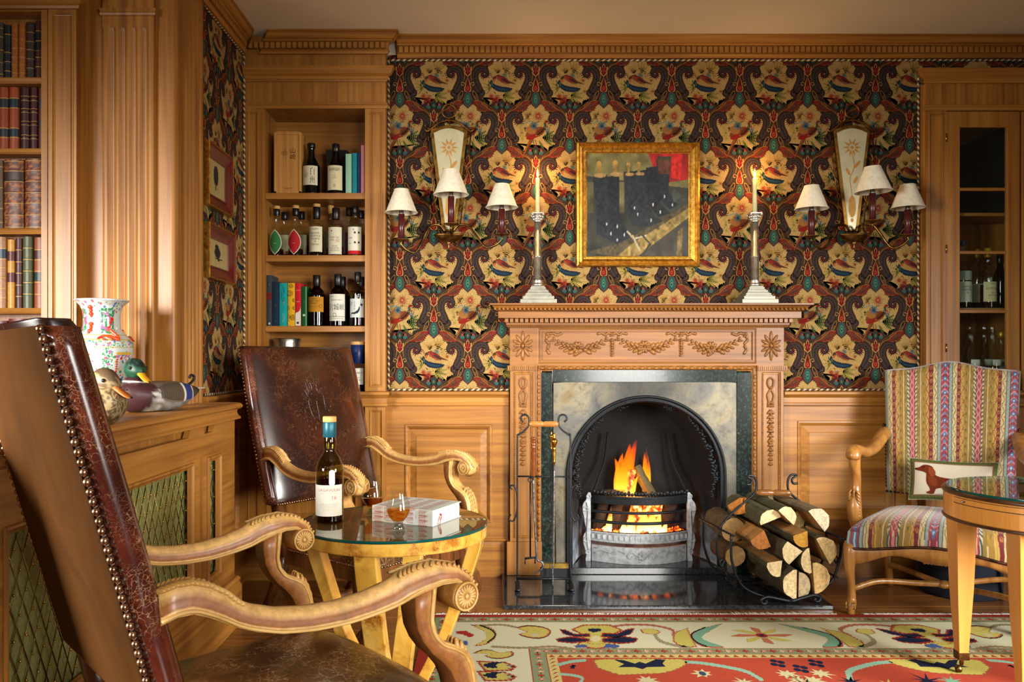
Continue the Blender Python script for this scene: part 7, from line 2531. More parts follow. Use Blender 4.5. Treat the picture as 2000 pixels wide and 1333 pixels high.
def bird_print(seed):
 def f(U, V):
  o = np.tile(np.array(H('a8935f')), (len(U), 1)) * (1 + .05 * np.sin(U * 30)[:, None]); o[:, 3] = 1
  if seed:
   mk = (((U - .45) / .16) ** 2 + ((V - .55) / .2) ** 2 < 1) | (((U - .42) / .1) ** 2 + ((V - .76) / .09) ** 2 < 1) | ((np.abs(U - .5) < .2) & (np.abs(V - .33) < .02)) | ((np.abs(U - .6 + V * .3) < .05) & (V < .5) & (V > .25))
  else:
   mk = (((U - .45) / .15) ** 2 + ((V - .6) / .28) ** 2 < 1) | (((U - .45) / .09) ** 2 + ((V - .25) / .06) ** 2 < 1) & (np.sin(U * 60) > 0)
  o[mk] = H('1c201c')
  return o
 return f
for k, (ya_, yb_2, za_, zb_, lab) in enumerate(((3.535, 3.87, GZ(412, 3.7), GZ(292, 3.7), 'upper of two small red-framed bird prints beside the pier'), (3.54, 3.91, GZ(548, 3.7), GZ(445, 3.7), 'lower red-framed print of a perched bird beside the pier'))):
 t = frame_pic('bird_print', lab, ya_, yb_2, za_, zb_, fq, [(0, 0), (0, .024), (.006, .028), (.012, .022), (.016, .020), (.05, .008), (.052, .012), (.058, .010), (.06, .004)], red_frame, None, .004, 40, 50, bird_print(k), .058)
 t['group'] = 'bird prints on the side wall'
 m = MB(); m.frame_rect(ya_ - .002, yb_2 + .002, za_ - .002, zb_ + .002, [(0, 0), (0, .026), (.005, .0295), (.010, .026)], fq); m.build('gilt_edge', gold_leaf, t)
# ================================================================= SCONCES
shade_m = None
def shade_mat():
 m, nt, out = new_mat('pleated_shade')
 b = principled(nt, out, None, .8, 0, .2)
 mp = coords(nt)
 n = noise(nt, mp.outputs[0], 60, 3)
 r = ramp(nt, [(.3, H('d6cbb0')), (.7, H('e6dec8'))])
 nt.links.new(n.outputs[0], r.inputs[0]); nt.links.new(r.outputs[0], b.inputs['Base Color'])
 return m
shade_m = shade_mat()
mirror_m = None
def etched_mirror():
 m, nt, out = new_mat('etched_mirror')
 b = principled(nt, out, None, .2, .25, .5)
 n = noise(nt, coords(nt).outputs[0], 12, 5, .6)
 r = ramp(nt, [(.3, H('c2bc98')), (.7, H('d6d0ae'))])
 nt.links.new(n.outputs[0], r.inputs[0]); nt.links.new(r.outputs[0], b.inputs['Base Color'])
 return m
mirror_m = etched_mirror()
etch = plain('etched_gold', 'b8853c', .5, .3)
tube_red = plain('candle_sleeve', '4a1a1c', .3, var=.15)
def sconce(label, pxc, shades, tilt):
 t = thing('wall_sconce', label, 'wall lamp', (GX(pxc, YW), YW - .01, GZ(460, YW)), 0, 'pair of three-light mirrored wall sconces')
 YM = YW - .016
 q = lambda px, py, d=0.0: (GX(px, YM), YM - d, GZ(py, YM))
 c = pxc
 tp, bt = 246, 452
 W = lambda py: interp([tp, bt], [36, 13], py)
 def plate(m, ins, d0, d1, n=10):
  top = [(c + (W(tp) - ins) * (2 * i / n - 1), tp + 8 + ins - 9 * math.cos(pi / 2 * (2 * i / n - 1))) for i in range(n + 1)]
  pts = [(c - W(bt) + ins, bt - ins * .5), (c + W(bt) - ins, bt - ins * .5)] + top[::-1]
  m.prism(pts, lambda a, b, d: q(a, b, d), d0, d1)
 m = MB(); plate(m, 0, -.012, .006); m.build('mirror_frame', metal('frame_gilt', '9a7434', .4, dark='6a4a20'), t, bevel=.0015)
 m = MB(); plate(m, 6.5, .004, .0075); mi = m.build('mirror', mirror_m, t)
 m = MB()
 fl_ = lambda x, y: q(c + x, y, .0082)
 def pl(pts): m.add([fl_(a, b) for a, b in pts], [tuple(range(len(pts)))])
 for k in range(10):
  a = 2 * pi * k / 10
  pl([(9 * math.cos(a - .28), 289 + 9 * math.sin(a - .28)), (19 * math.cos(a), 289 + 19 * math.sin(a)), (9 * math.cos(a + .28), 289 + 9 * math.sin(a + .28)), (5 * math.cos(a), 289 + 5 * math.sin(a))])
 pl(ell(0, 289, 3.2, 3.2))
 pl(stroke(sp2([(-1, 300), (4, 318), (2, 334), (-4, 348), (-2, 368), (0, 384)], 4), 1.8))
 pl(ell(10, 322, 9, 3, -.9)); pl(ell(-8, 336, 8, 3, 1.1)); pl(ell(7, 352, 8, 3, -1.1))
 pl(sp2([(-6, 392), (-2, 384), (2, 384), (6, 392), (7, 412), (3, 424), (-3, 424), (-7, 412)], 3)); pl(ell(0, 431, 3, 4))
 m.build('etched_flower', etch, mi)
 m = MB()
 m.tube(smooth_path([q(c - 48, 252, .0), q(c - 42, 257, .004), q(c - 34, 252, .008), q(c - 20, 241, .008), q(c, 236, .008), q(c + 20, 241, .008), q(c + 34, 252, .008), q(c + 42, 257, .004), q(c + 48, 252, .0)], 4), .0058, 7)
 m.tube([q(c + 13.5 * math.cos(a), 218 + 13.5 * math.sin(a), .006) for a in np.linspace(0, 2 * pi, 25)[:-1]], .0045, 6, closed=True)
 m.tube([q(c, 231, .006), q(c, 240, .006)], .004, 6)
 for sg in (-1, 1):
  m.ball(q(c + sg * 46, 245, .004), (.005, .005, .012), nu=8, nv=6)
  m.tube([q(c + sg * 44, 255, .004), q(c + sg * 22, 440, .01)], .0034, 6)
  m.tube(smooth_path([q(c + sg * (40 - k * 2.2 + (3 if k % 2 else -3)), 300 + k * 14, .007) for k in range(9)], 3), .0036, 6)
 m.build('scroll_frame', bronze, t)
 m = MB()
 r0 = .064
 m.lathe([(0, -.025), (.03, -.025), (.05, -.012), (.062, .006), (.066, .010), (.064, .014), (.05, .012), (0, .012)], 28, Matrix.Translation((GX(c, YM), YM - .03, GZ(465, YM))) @ Matrix.Diagonal((1.15, .55, 1, 1)))
 m.lathe([(0, -.04), (.006, -.036), (.005, -.028), (.008, -.014), (.014, -.004), (.010, 0), (0, 0)], 14, Matrix.Translation((GX(c, YM), YM - .03, GZ(474, YM))))
 m.build('bowl', bronze, t)
 for (sx, sy, Ys, sc) in shades:
  X, Z = GX(sx, Ys), GZ(sy, Ys)       # top centre of the shade
  base = Vector((X, Ys, GZ(sy + 100 * sc, Ys)))
  bx = Vector((GX(c + (8 if sx > c else -8), YM), YM - .03, GZ(455, YM)))
  out = Vector((X - bx.x, Ys - bx.y, 0)); L = out.length
  m = MB()
  zb_ = base.z - .004
  m.tube(smooth_path([bx, bx + Vector((0, 0, .03)) + out * .12, bx + out * .3 + Vector((0, 0, .028)), bx + out * .42 + Vector((0, 0, -.005)), Vector((bx.x, bx.y, zb_ - .045)) + out * .66, Vector((bx.x, bx.y, zb_ - .043)) + out * .86, Vector((X, Ys, zb_ - .018)), Vector((X, Ys, zb_))], 6), .0062, 8)
  arm = m.build('arm', old_brass, t)
  m = MB(); m.lathe([(0, 0), (.02, .0), (.036, .006), (.038, .008), (.02, .006), (0, .006)], 24, Matrix.Translation(base - Vector((0, 0, .004)))); m.build('drip_pan', bronze, arm)
  h2 = Z - base.z
  m = MB(); m.lathe([(0, 0), (.0155, 0), (.0155, h2 * .5), (.0, h2 * .5)], 18, Matrix.Translation(base + Vector((0, 0, .003)))); m.build('candle_sleeve', tube_red, arm)
  m = MB(); m.lathe([(.011, 0), (.011, h2 * .12), (.008, h2 * .13), (.008, h2 * .3)], 14, Matrix.Translation(base + Vector((0, 0, .003 + h2 * .5)))); m.build('lamp_holder', pewter, arm)
  m = MB()
  hs = h2 * .46
  rt_, rb_ = .033 * sc * 1.0, .077 * sc
  n = 96
  def pleat(a, z, k): return 0
  rings = []
  for j in range(9):
   tt = j / 8
   rr_ = rt_ + (rb_ - rt_) * tt
   rings.append([((rr_ + .0009 * (-1) ** i) * math.cos(2 * pi * i / n), (rr_ + .0009 * (-1) ** i) * math.sin(2 * pi * i / n), -hs * tt) for i in range(n)])
  m.loft(rings, cap=False, M=Matrix.Translation((X, Ys, Z)) @ Matrix.Rotation(tilt if sc > 1.02 else 0, 4, 'Y'))
  sh = m.build('shade', shade_m, arm)
  m = MB()
  for rr_, z in ((rt_ + .001, -.002), (rb_ + .001, -hs + .002)):
   m.tube([(rr_ * math.cos(a), rr_ * math.sin(a), z) for a in np.linspace(0, 2 * pi, 41)[:-1]], .0024, 6, closed=True, M=Matrix.Translation((X, Ys, Z)) @ Matrix.Rotation(tilt if sc > 1.02 else 0, 4, 'Y'))
  m.build('shade_binding', shade_m, sh)
sconce('three-light mirrored sconce between the whisky bookcase and the painting', 877, [(784, 370, 4.02, 1.0), (881, 332, 3.93, 1.07), (980, 360, 4.02, 1.0)], 0)
sconce('three-light mirrored sconce near the glazed cabinet, its centre lamp askew', 1663, [(1585, 363, 4.02, 1.0), (1704, 326, 3.93, 1.07), (1773, 361, 4.02, 1.0)], -.04)
# ================================================================= CANDLESTICKS
wax = plain('ivory_wax', 'd9cf96', .45, var=.04)
fl_m = emit('candle_flame', 'ffca6a', 9.0)
for pxc, lab, lab2 in ((1050, 'silver column candlestick left of the painting', 'lit ivory candle left of the painting'), (1474, 'silver column candlestick right of the painting', 'lit ivory candle right of the painting')):
 Yc = 4.092
 X = GX(pxc, Yc)
 t = thing('candlestick', lab, 'candlestick', (X, Yc, 1.3820), 0, 'pair of silver candlesticks')
 m = MB()
 z = 0
 for hw, h in ((.089, .020), (.077, .0), (.077, .016), (.066, .007), (.062, .009), (.054, .006), (.05, .009), (.043, .006), (.038, .010), (.033, .007)):
  if h:
   m.box(-hw, hw, -hw, hw, z, z + h); z += h
 m.build('stepped_base', metal('silver_base', 'a8a496', .55, dark='8c887c'), t, local=True, bevel=.0015)
 m = MB()
 zt = .455
 prof = [(.026, z), (.029, z + .006), (.026, z + .012), (.0225, z + .016), (.025, z + .022), (.0215, z + .028)]
 m.lathe([(0, z)] + prof + [(.0215, z + .03)], 24)
 rings = []
 for tt, r in ((0, .0205), (.4, .0202), (.401, .0208), (.41, .0208), (.411, .0198), (1, .0175)):
  zz_ = z + .03 + (zt - .045 - z - .03) * tt
  rings.append([((r - .0016 * (i % 3 == 0)) * math.cos(2 * pi * i / 48), (r - .0016 * (i % 3 == 0)) * math.sin(2 * pi * i / 48), zz_) for i in range(48)])
 m.loft(rings)
 m.build('fluted_column', silver, t, local=True)
 m = MB()
 m.lathe([(.0185, zt - .045), (.021, zt - .042), (.0185, zt - .038), (.019, zt - .02), (.026, zt - .006), (.029, zt - .003), (.029, zt), (0, zt)], 24)
 m.box(-.029, .029, -.029, .029, zt - .005, zt)
 for k in range(8):
  a = 2 * pi * k / 8
  for zz_, r in ((zt - .03, .020), (zt - .018, .024)):
   m.ball((r * math.cos(a + zz_ * 30), r * math.sin(a + zz_ * 30), zz_), (.006, .006, .008), nu=7, nv=5)
 for sx in (-1, 1):
  for sy in (-1, 1): m.ball((sx * .027, sy * .027, zt - .009), .007, nu=8, nv=6)
 m.build('corinthian_capital', silver, t, local=True)
 zc = 1.3820 + zt + .0005
 ht = GZ(348, Yc) - zc
 c = thing('candle', lab2, 'candle', (X, Yc, zc), 0, 'lit candles on the mantel')
 m = MB(); m.lathe([(0, 0), (.0118, 0), (.0105, ht * .6), (.0098, ht - .003), (.008, ht), (0, ht - .003)], 18); m.build('wax', wax, c, local=True)
 m = MB(); m.tube([(0, 0, ht - .003), (.001, 0, ht + .009)], .0012, 6); m.build('wick', black_stuff, c, local=True)
 m = MB(); m.lathe([(0, ht + .003), (.005, ht + .010), (.0062, ht + .018), (.0045, ht + .03), (.002, ht + .042), (0, ht + .05)], 14); m.build('flame', fl_m, c, local=True)
# ================================================================= BOTTLES
clear = thin_glass('bottle_glass_clear', 'f5f7f2')
green_g = thin_glass('bottle_glass_green', '3f7a4a')
dark_g = thin_glass('bottle_glass_brown', '6e4422')
olive_g = thin_glass('bottle_glass_olive', 'ccc488')
amber = thin_glass('whisky_amber', 'f2bc66', 0.0, 1.2)
amber2 = thin_glass('whisky_dark', 'b44a22', 0.0, 1.2)
cork = plain('cork', 'c99a58', .8, scale=120)
cap_black = plain('black_cap', '121214', .3)
SH = dict(round=[(0, 0), (.9, 0), (1, .02), (1, .60), (.97, .65), (.80, .71), (.52, .76), (.40, .79), (.36, .84), (.36, .93), (.42, .94), (.42, .97), (.36, .975), (.36, 1)],
    slope=[(0, 0), (.92, 0), (1, .02), (1, .52), (.95, .58), (.7, .66), (.46, .74), (.40, .80), (.38, .88), (.42, .92), (.42, .95), (.38, .96), (.38, 1)],
    tall=[(0, 0), (.92, 0), (1, .02), (1, .50), (.97, .56), (.74, .65), (.44, .71), (.42, .74), (.48, .79), (.46, .84), (.40, .88), (.40, 1)],
    bell=[(0, 0), (.95, 0), (1, .03), (.98, .25), (.88, .42), (.62, .58), (.42, .70), (.34, .80), (.34, .9), (.40, .91), (.40, .94), (.34, .95), (.34, 1)])
def bottle(label, X, Y, Z, r, h, shape, glass, level=.3, liquid=None, cap=None, cap_z=.88, labels=(), group=None, name='whisky_bottle', cap2=None):
 t = thing(name, label, 'bottle', (X, Y, Z + .0004), 0, group)
 prof = smooth_path([(a * r, b * h, 0) for a, b in SH[shape]], 2)
 prof = [(max(p.x, 0), p.y) for p in prof]
 prof = [(a, max(b, 0)) for a, b in prof]
 m = MB(); m.lathe(prof, 28); m.build('glass_body', glass, t, local=True)
 if liquid:
  zl = level * h
  lp = [(a * .955, max(b, .0015)) for a, b in prof if b < zl] + [(np.interp(zl, [p[1] for p in prof], [p[0] for p in prof]) * .955, zl), (0, zl)]
  m = MB(); m.lathe(lp, 24); m.build('whisky', liquid, t, local=True)
 if cap:
  R = lambda z: float(np.interp(z * h, [p[1] for p in prof], [p[0] for p in prof]))
  m = MB(); rc_ = R(cap_z) * 1.12 + .0006
  m.lathe([(rc_ * .96, cap_z * h), (rc_, cap_z * h + .001), (rc_, h + .003), (rc_ * .93, h + .005), (0, h + .005)], 20); c = m.build('cap', cap, t, local=True)
  if cap2: m = MB(); m.lathe([(rc_ * 1.02, h + .005), (rc_ * 1.02, h + .019), (rc_ * .95, h + .021), (0, h + .021)], 20); m.lathe([(rc_ * .9, h + .004), (rc_ * .9, h + .006)], 20); m.build('stopper', cap2, t, local=True)
 rot = math.atan2(X, Y)          # labels are turned to face the room
 for (z0, z1, half, col, deco) in labels:
  R = float(np.interp((z0 + z1) / 2 * h, [p[1] for p in prof], [p[0] for p in prof]))
  fn = lambda a, b, d, R=R: ((R + .0005 + d * .00025) * math.sin(a / R), -(R + .0005 + d * .00025) * math.cos(a / R), b)
  fn.cyl = 1
  m = MB(); W_ = half * R
  if col:
   m.grid(lambda a, b: fn((2 * a - 1) * W_, (z0 + (z1 - z0) * b) * h, 0), 16, 1, col=H(col))
  if deco: deco(m, fn, W_, z0 * h, z1 * h)
  m.build('label', col_flat, t, local=True)
 return t
def lines(*txt):
 """centred label lines: (text, height position 0..1, rel. height, colour)"""
 def f(m, fn, W, z0, z1):
  for s, zc, hh, c, *o in txt:
   w = o[0] if o else 1.6
   x = o[1] if len(o) > 1 else 0
   put_text(m, s, x * W, z0 + (z1 - z0) * zc, W * w, (z1 - z0) * hh, fn, H(c), 1, keep=False)
 return f
INK = '1c1814'
gT, gM, gB = 'whisky bottles on the top shelf', 'whisky bottles on the second shelf', 'whisky bottles on the third shelf'
YB1 = YB + .07
sh = lambda py: GZ(py, YB)
S1, S2, S3, S4 = sh(376), sh(498), sh(637), sh(768)
def sb(px, top, bot, Y, wpx, *a, **k):
 """bottle by its picture position"""
 Z = bot
 h = GZ(top, Y) - Z
 return bottle(a[0], GX(px, Y), Y, Z, wpx / 2 * Y / F, h, *a[1:], **k)
sb(608, 283, S1, YB1, 33, 'green glass bottle with a cream label of two black brushed characters', 'slope', green_g, .5, amber2, cap_black, .93,
   [(.17, .55, 1.0, 'd9d2b4', lines(('白\n州', .5, .86, INK, .55, .32), ('THE\nHAKUSHU\nSINGLE MALT\nWHISKY', .55, .34, '4a4436', .62, -.42)))], gT)
sb(656, 284, S1, YB1, 33, 'dark bottle with a cream landscape label in front of the black carton', 'slope', dark_g, .5, amber2, cap_black, .86,
   [(.07, .56, 1.0, 'd6cda6', lines(('白州蒸留所', .84, .13, INK, 1.3), ('12', .6, .07, '4a4436', .2), ('YEARS', .5, .04, '4a4436', .5), ('森', .18, .14, '8a7a3a', .3)))], gT)
leafs = lambda c1: (lambda m, fn, W, z0, z1: (poly(m, fn, jag([(W * 1.06 * math.sin(pi * t) ** .9 * s, z0 + (z1 - z0) * (t if s > 0 else t)) for s, ts in ((1, np.linspace(0, 1, 9)), (-1, np.linspace(1, 0, 9))) for t in ts], .0008, .004), 'c9c4b0', 0), poly(m, fn, [(W * .93 * math.sin(pi * t) ** .9 * s, z0 + (z1 - z0) * (.03 + .94 * t)) for s, ts in ((1, np.linspace(0, 1, 9)), (-1, np.linspace(1, 0, 9))) for t in ts], c1, 1), put_text(m, 'MARS', 0, z0 + (z1 - z0) * .45, W * .8, .003, fn, H('d6d2b4'), 2)))
sb(540.5, 411, S2, YB1, 28, 'clear bottle with a green leaf-shaped label', 'slope', clear, .15, amber2, cap_black, .89, [(.02, .56, .9, None, leafs('2f6a34'))], gM, cap2=cork)
sb(577.5, 410, S2, YB1, 30, 'clear bottle with a red leaf-shaped label', 'slope', clear, .15, amber2, cap_black, .87, [(.02, .56, .9, None, leafs('a81e24'))], gM, cap2=cork)
sb(618.5, 407, S2, YB1, 29, 'clear bottle with a cream label of fine text, between leaf and red-dot labels', 'round', clear, .2, amber2, cap_black, .78,
   [(.08, .60, 1.0, 'd6cfb0', lines(('KARUIZAWA', .90, .06, INK, .9), ('SINGLE CASK WHISKY\nBOTTLED FROM THE CASK\nFOR THE LIBRARY BAR\n1999\nDISTILLED IN JAPAN', .5, .55, '5d5644', 1.4)))], gM, cap2=cork)
def dot_label(m, fn, W, z0, z1):
 poly(m, fn, ell(-W * .38, z0 + (z1 - z0) * .86, .0035, .0042), 'a01828', 1)
 lines(('Single Cask', .62, .07, '2a241c', 1.2, 0), ('# 952', .52, .08, '8a1a24', .6, -.3), ('印', .50, .15, 'b01c28', .4, .4), ('54.6% VOL\nDISTILLED 1983\nCASK STRENGTH', .22, .22, '5d5644', 1.2))(m, fn, W, z0, z1)
sb(656, 409, S2, YB1, 30, 'clear bottle with a red sun disc on its label', 'round', clear, .2, amber2, cap_black, .78, [(.03, .60, 1.0, 'd2cdb2', dot_label)], gM)
def clubs(m, fn, W, z0, z1):
 poly(m, fn, R4(-W, W, z0, z0 + (z1 - z0) * .13), 'b81c28', 1)
 for x, q in ((.1, .78), (.6, .78), (.1, .42), (.6, .42)):
  for dx, dz in ((-.003, 0), (.003, 0), (0, .0045)): poly(m, fn, ell(W * x + dx, z0 + (z1 - z0) * q + dz, .003, .003, 0, 10), '121212', 1)
  poly(m, fn, [(W * x - .002, z0 + (z1 - z0) * q - .006), (W * x + .002, z0 + (z1 - z0) * q - .006), (W * x, z0 + (z1 - z0) * q)], '121212', 1)
 lines(('4', .9, .09, '121212', .16, -.1), ('Ichiro\'s Malt', .6, .06, '2a241c', .6, -.55), ('Card', .4, .05, '2a241c', .3, -.55))(m, fn, W, z0, z1)
sb(694, 405, S2, YB1, 30, 'clear bottle whose label shows black clubs over a red band', 'round', clear, .2, amber2, cap_black, .87, [(.03, .58, 1.0, 'd8d4c0', clubs)], gM)
YB2 = YB + .165
gR = 'bottles in the back row of the second shelf'
for px, top, w, lab, lb_ in ((556, 417, 30, 'bottle behind the green-leaf one, pale label', 'b9b294'), (589, 416, 30, 'bottle behind the red-leaf one, pale label', 'a8a284'), (646, 404, 28, 'cork-topped bottle behind the red-dot label', '8a8068'), (682, 408, 30, 'tall black-capped bottle behind the clubs label', '9a7a8a'), (706, 414, 25, 'bottle at the right end of the back row, second shelf', '8a8468')):
 sb(px, top, S2, YB2, w, lab, 'slope', clear, .3, amber2, cork if 'cork' in lab else cap_black, .86, [(.08, .5, .9, lb_, None)], gR)
YB3 = YB + .06
sb(618.5, 540, S3, YB3, 33, 'round-shouldered whisky bottle with an amber yellow label', 'round', dark_g, .62, amber2, cap_black, .80,
   [(.28, .58, 1.1, 'b07a1e', lines(('NIKKA\nCOFFEY MALT\nWHISKY', .72, .42, '2a1c0c', 1.3, -.1), ('WOODY & MELLOW', .36, .06, '4a3010', 1.3, -.1), ('○', .38, .26, '7a4a10', .4, .6)))], gB)
def miya(m, fn, W, z0, z1):
 lines(('NIKKA', .91, .04, INK, .4, -.5), ('SINGLE MALT', .78, .05, '4a463c', 1.2), ('宮城峡', .52, .25, '141210', 1.75), ('○', .22, .15, '3a3a38', .4, -.2), ('DISTILLED AND BOTTLED IN JAPAN', .08, .045, '4a463c', 1.5))(m, fn, W, z0, z1)
 poly(m, fn, R4(-W, W, z0 + (z1 - z0) * .15, z0 + (z1 - z0) * .165), '2a2a2a', 1)
sb(660, 538, S3, YB3, 33, 'dark whisky bottle with a white label of three large brushed characters', 'round', dark_g, .62, amber2, cap_black, .80, [(.10, .62, 1.1, 'cfcdbf', miya)], gB)
def nippon(m, fn, W, z0, z1):
 q = lambda pts: [(W * a, z0 + (z1 - z0) * b) for a, b in pts]
 poly(m, fn, q(sp2([(-.85, .1), (-.7, .26), (-.35, .27), (-.1, .33), (.15, .42), (.3, .6), (.38, .5), (.3, .34), (.1, .22), (-.15, .2), (-.3, .17), (-.65, .2), (-.78, .08)], 2)), '26283a', 1)
 poly(m, fn, q([(.4, .66), (.52, .78), (.6, .72), (.85, .7), (.66, .64), (.6, .56), (.5, .64)]), '26283a', 1)
 lines(('日\n本\nの', .62, .48, '5a584e', .16, -.25), ('JAPANESE\nWHISKY', .74, .16, '6a675c', .4, -.7))(m, fn, W, z0, z1)
sb(699, 534, S3, YB3, 31, 'clear-necked bottle with a white label printed with a dark island map', 'round', clear, .36, amber2, cap_black, .83, [(.16, .51, 1.05, 'c4c8c2', nippon)], gB)
for px, top, lab in ((670, 543, 'capped bottle half hidden behind the three-character label'), (706, 543, 'bottle behind the island-map label at the right')):
 sb(px, top, S3, YB2, 27, lab, 'round', dark_g, .5, amber2, cap_black, .82, [], 'half-hidden bottles on the third shelf')
m = MB(); m.box(GX(600, YB2), GX(611, YB2), YB2, YB2 + .03, S3 + .0005, GZ(575, YB2))
tag(m.build('pale_carton', plain('grey_green_carton', '4a5a44', .7), bevel=.001), 'small grey-green carton between the dark green book and the amber label', 'box')
sb(699.5, 676, S4, YB3, 30, 'blue-necked bottle with white label behind the far armchair', 'slope', clear, .25, amber2, plain('blue_wax', '14285a', .35), .62,
   [(.17, .52, 1.0, 'd2cfbe', lines(('OBAN ARLY\'S', .72, .12, '2a2620', 1.5), ('SINGLE MALT\nSCOTCH WHISKY', .35, .22, '5a5648', 1.2)))], cap2=cork)
t = thing('storage_tin', 'round polished metal tin on the lowest whisky shelf, behind the armchair', 'tin', (GX(560, YB + .1), YB + .1, S4 + .0005))
hT = GZ(662, YB + .1) - S4; rT = .071
m = MB(); m.lathe([(0, 0), (rT * .95, 0), (rT * .95, hT * .97), (0, hT * .97)], 36, smooth=False); m.build('tin_body', pewter, t, local=True)
m = MB(); m.lathe([(rT, hT - .020), (rT, hT - .003), (rT * .97, hT), (rT * .9, hT - .002), (0, hT - .002)], 36); m.build('lid', pewter, t, local=True)
# ---- bottles in the glazed cabinet
gC, gD = 'bottles on the middle shelf of the glazed cabinet', 'empty decanters low in the glazed cabinet'
C1, C2 = GZ(601, YB), .965
YC1 = YB + .08
sb(1881, 474, C1, YC1, 30, 'cabinet bottle with a wide pale label and blue-topped cork', 'tall', clear, .5, amber2, plain('blue_cap', '1c3a6a', .3), .95, [(.09, .40, 1.0, 'c6ccc0', lines(('BAS ARMAGNAC\nGRANDE RESERVE\n1986', .6, .4, '5a6058', 1.3))), (.42, .56, 1.0, '9aa8a0', None)], gC)
sb(1930, 487, C1, YC1, 29, 'cabinet bottle with a cream label and gold neck foil, right of two others', 'tall', clear, .4, amber2, plain('gold_foil', 'b08a2e', .35, .5), .86, [(.11, .44, 1.1, 'd0cba2', lines(('LES VICTORS', .66, .11, '4a3a24', 1.4), ('XO', .9, .10, '3a5a34', .4), ('Vieille\nGrande Reserve', .38, .2, '5a5040', .9)))], gC)
sb(1908, 489, C1, YC1 + .07, 29, 'gold-necked cabinet bottle standing behind, label partly covered', 'tall', clear, .4, amber2, plain('gold_foil', 'b08a2e'), .86, [(.11, .42, 1.1, 'bcc0ac', lines(('VSOP\nCOGNAC', .6, .3, '5a6058', .9)))], gC)
sb(1953, 500, C1, YC1 + .07, 28, 'dark unlabelled bottle at the right of the cabinet shelf', 'slope', dark_g, .4, amber2, cap_black, .86, [], gC)
for px, top, Y, lab, lb_ in ((1896, 640, YC1, 'clear decanter with a small square label, leftmost low in the cabinet', 'c9cec6'), (1922, 640, YC1 + .05, 'clear decanter with a tag, second from the cabinet hinge', 'b4bab4'), (1938, 640, YC1, 'clear decanter with a pale low label, third from the hinge', 'bcc2ba'), (1956, 650, YC1 + .05, 'decanter with a blue-grey label nearest the door edge', '8a98ac')):
 sb(px, top, C2, Y, 40, lab, 'bell', clear, .1, None, plain('gold_foil', 'b08a2e') if 'blue' in lab else None, .9, [(.36, .46, .5, lb_, None)] if 'blue' not in lab else [(.15, .5, .7, lb_, None)], gD)
# ================================================================= THINGS ON THE BURR TABLE
ZG = TZ + .0004
lagl = [(.07, .385, 1.25, 'cfcabb', lines(('LAGAVULIN', .84, .085, 'a8645a', 1.3, .12), ('SINGLE ISLAY MALT', .74, .03, 'b0a89a', 1.0, .12), ('16', .60, .12, 'b86a60', .26, .42), ('AGED SIXTEEN YEARS\nSCOTCH WHISKY\nISLE OF ISLAY', .3, .22, 'bdb6a6', 1.1, .1)))]
tbm = plain('teal_foil', '1c5a6a', .4, .3)
lb1 = bottle('three-quarter empty whisky bottle with teal neck and white label, on the burr table', -.474, 2.437, TZ, .0405, .290, 'tall', olive_g, .44, amber2, tbm, .86, lagl, cap2=cork)
R = .0405
m = MB()
fn = lambda a, b, d: ((R + .0012) * math.sin(a / R), -(R + .0012) * math.cos(a / R), b)
tagp = [(.0145 + .0085 * math.cos(a), (.148 if math.sin(a) > 0 else .118) + .0085 * math.sin(a)) for a in np.linspace(0, 2 * pi, 22)[:-1]]
m.add([fn(a, b, 0) for a, b in tagp], [tuple(range(len(tagp)))], col=H('e8e4d6'))
m.build('neck_tag', col_flat, lb1, local=True)
def dram(label, X, Y, level, rz=0):
 t = thing('tasting_glass', label, 'glass', (X, Y, ZG), 0, 'two tulip whisky glasses')
 s = 1.04
 pr_ = [(0, 0), (.0185, 0), (.0198, .003), (.019, .009), (.014, .015), (.0135, .02), (.017, .027), (.026, .037), (.0318, .050), (.0322, .058), (.0295, .072), (.0255, .086), (.0228, .10), (.0222, .115)]
 o = [(p.x * s, p.y * s) for p in smooth_path([(a, b, 0) for a, b in pr_[4:]], 3)]
 m = MB(); m.lathe([(a * s, b * s) for a, b in pr_[:4]] + o, 36)
 m.tube([(.0222 * s * math.cos(a), .0222 * s * math.sin(a), .115 * s) for a in np.linspace(0, 2 * pi, 33)[:-1]], .0007, 5, closed=True)
 m.build('bowl', clear, t, local=True)
 m = MB(); m.lathe([(0, .001), (.017, .001), (.0185, .004), (.0175, .009), (.0125, .016), (.012, .022), (0, .023)], 28); m.build('foot', thin_glass('solid_foot', 'e2e8e4', 0, 1.9), t, local=True)
 zs = [b for a, b in o]; rs = [a for a, b in o]
 lp = [(0, .0245)] + [(float(np.interp(z, zs, rs)) * .955, z) for z in np.linspace(.026, level, 12)]
 m = MB(); m.lathe(lp + [(0, level)], 32); m.build('whisky', amber, t, local=True)
 return t
dram('nearer tulip glass of amber whisky, in front of the white book', -.255, 2.306, .058)
dram('farther tulip glass of whisky between the bottle and the white book', -.359, 2.53, .052)
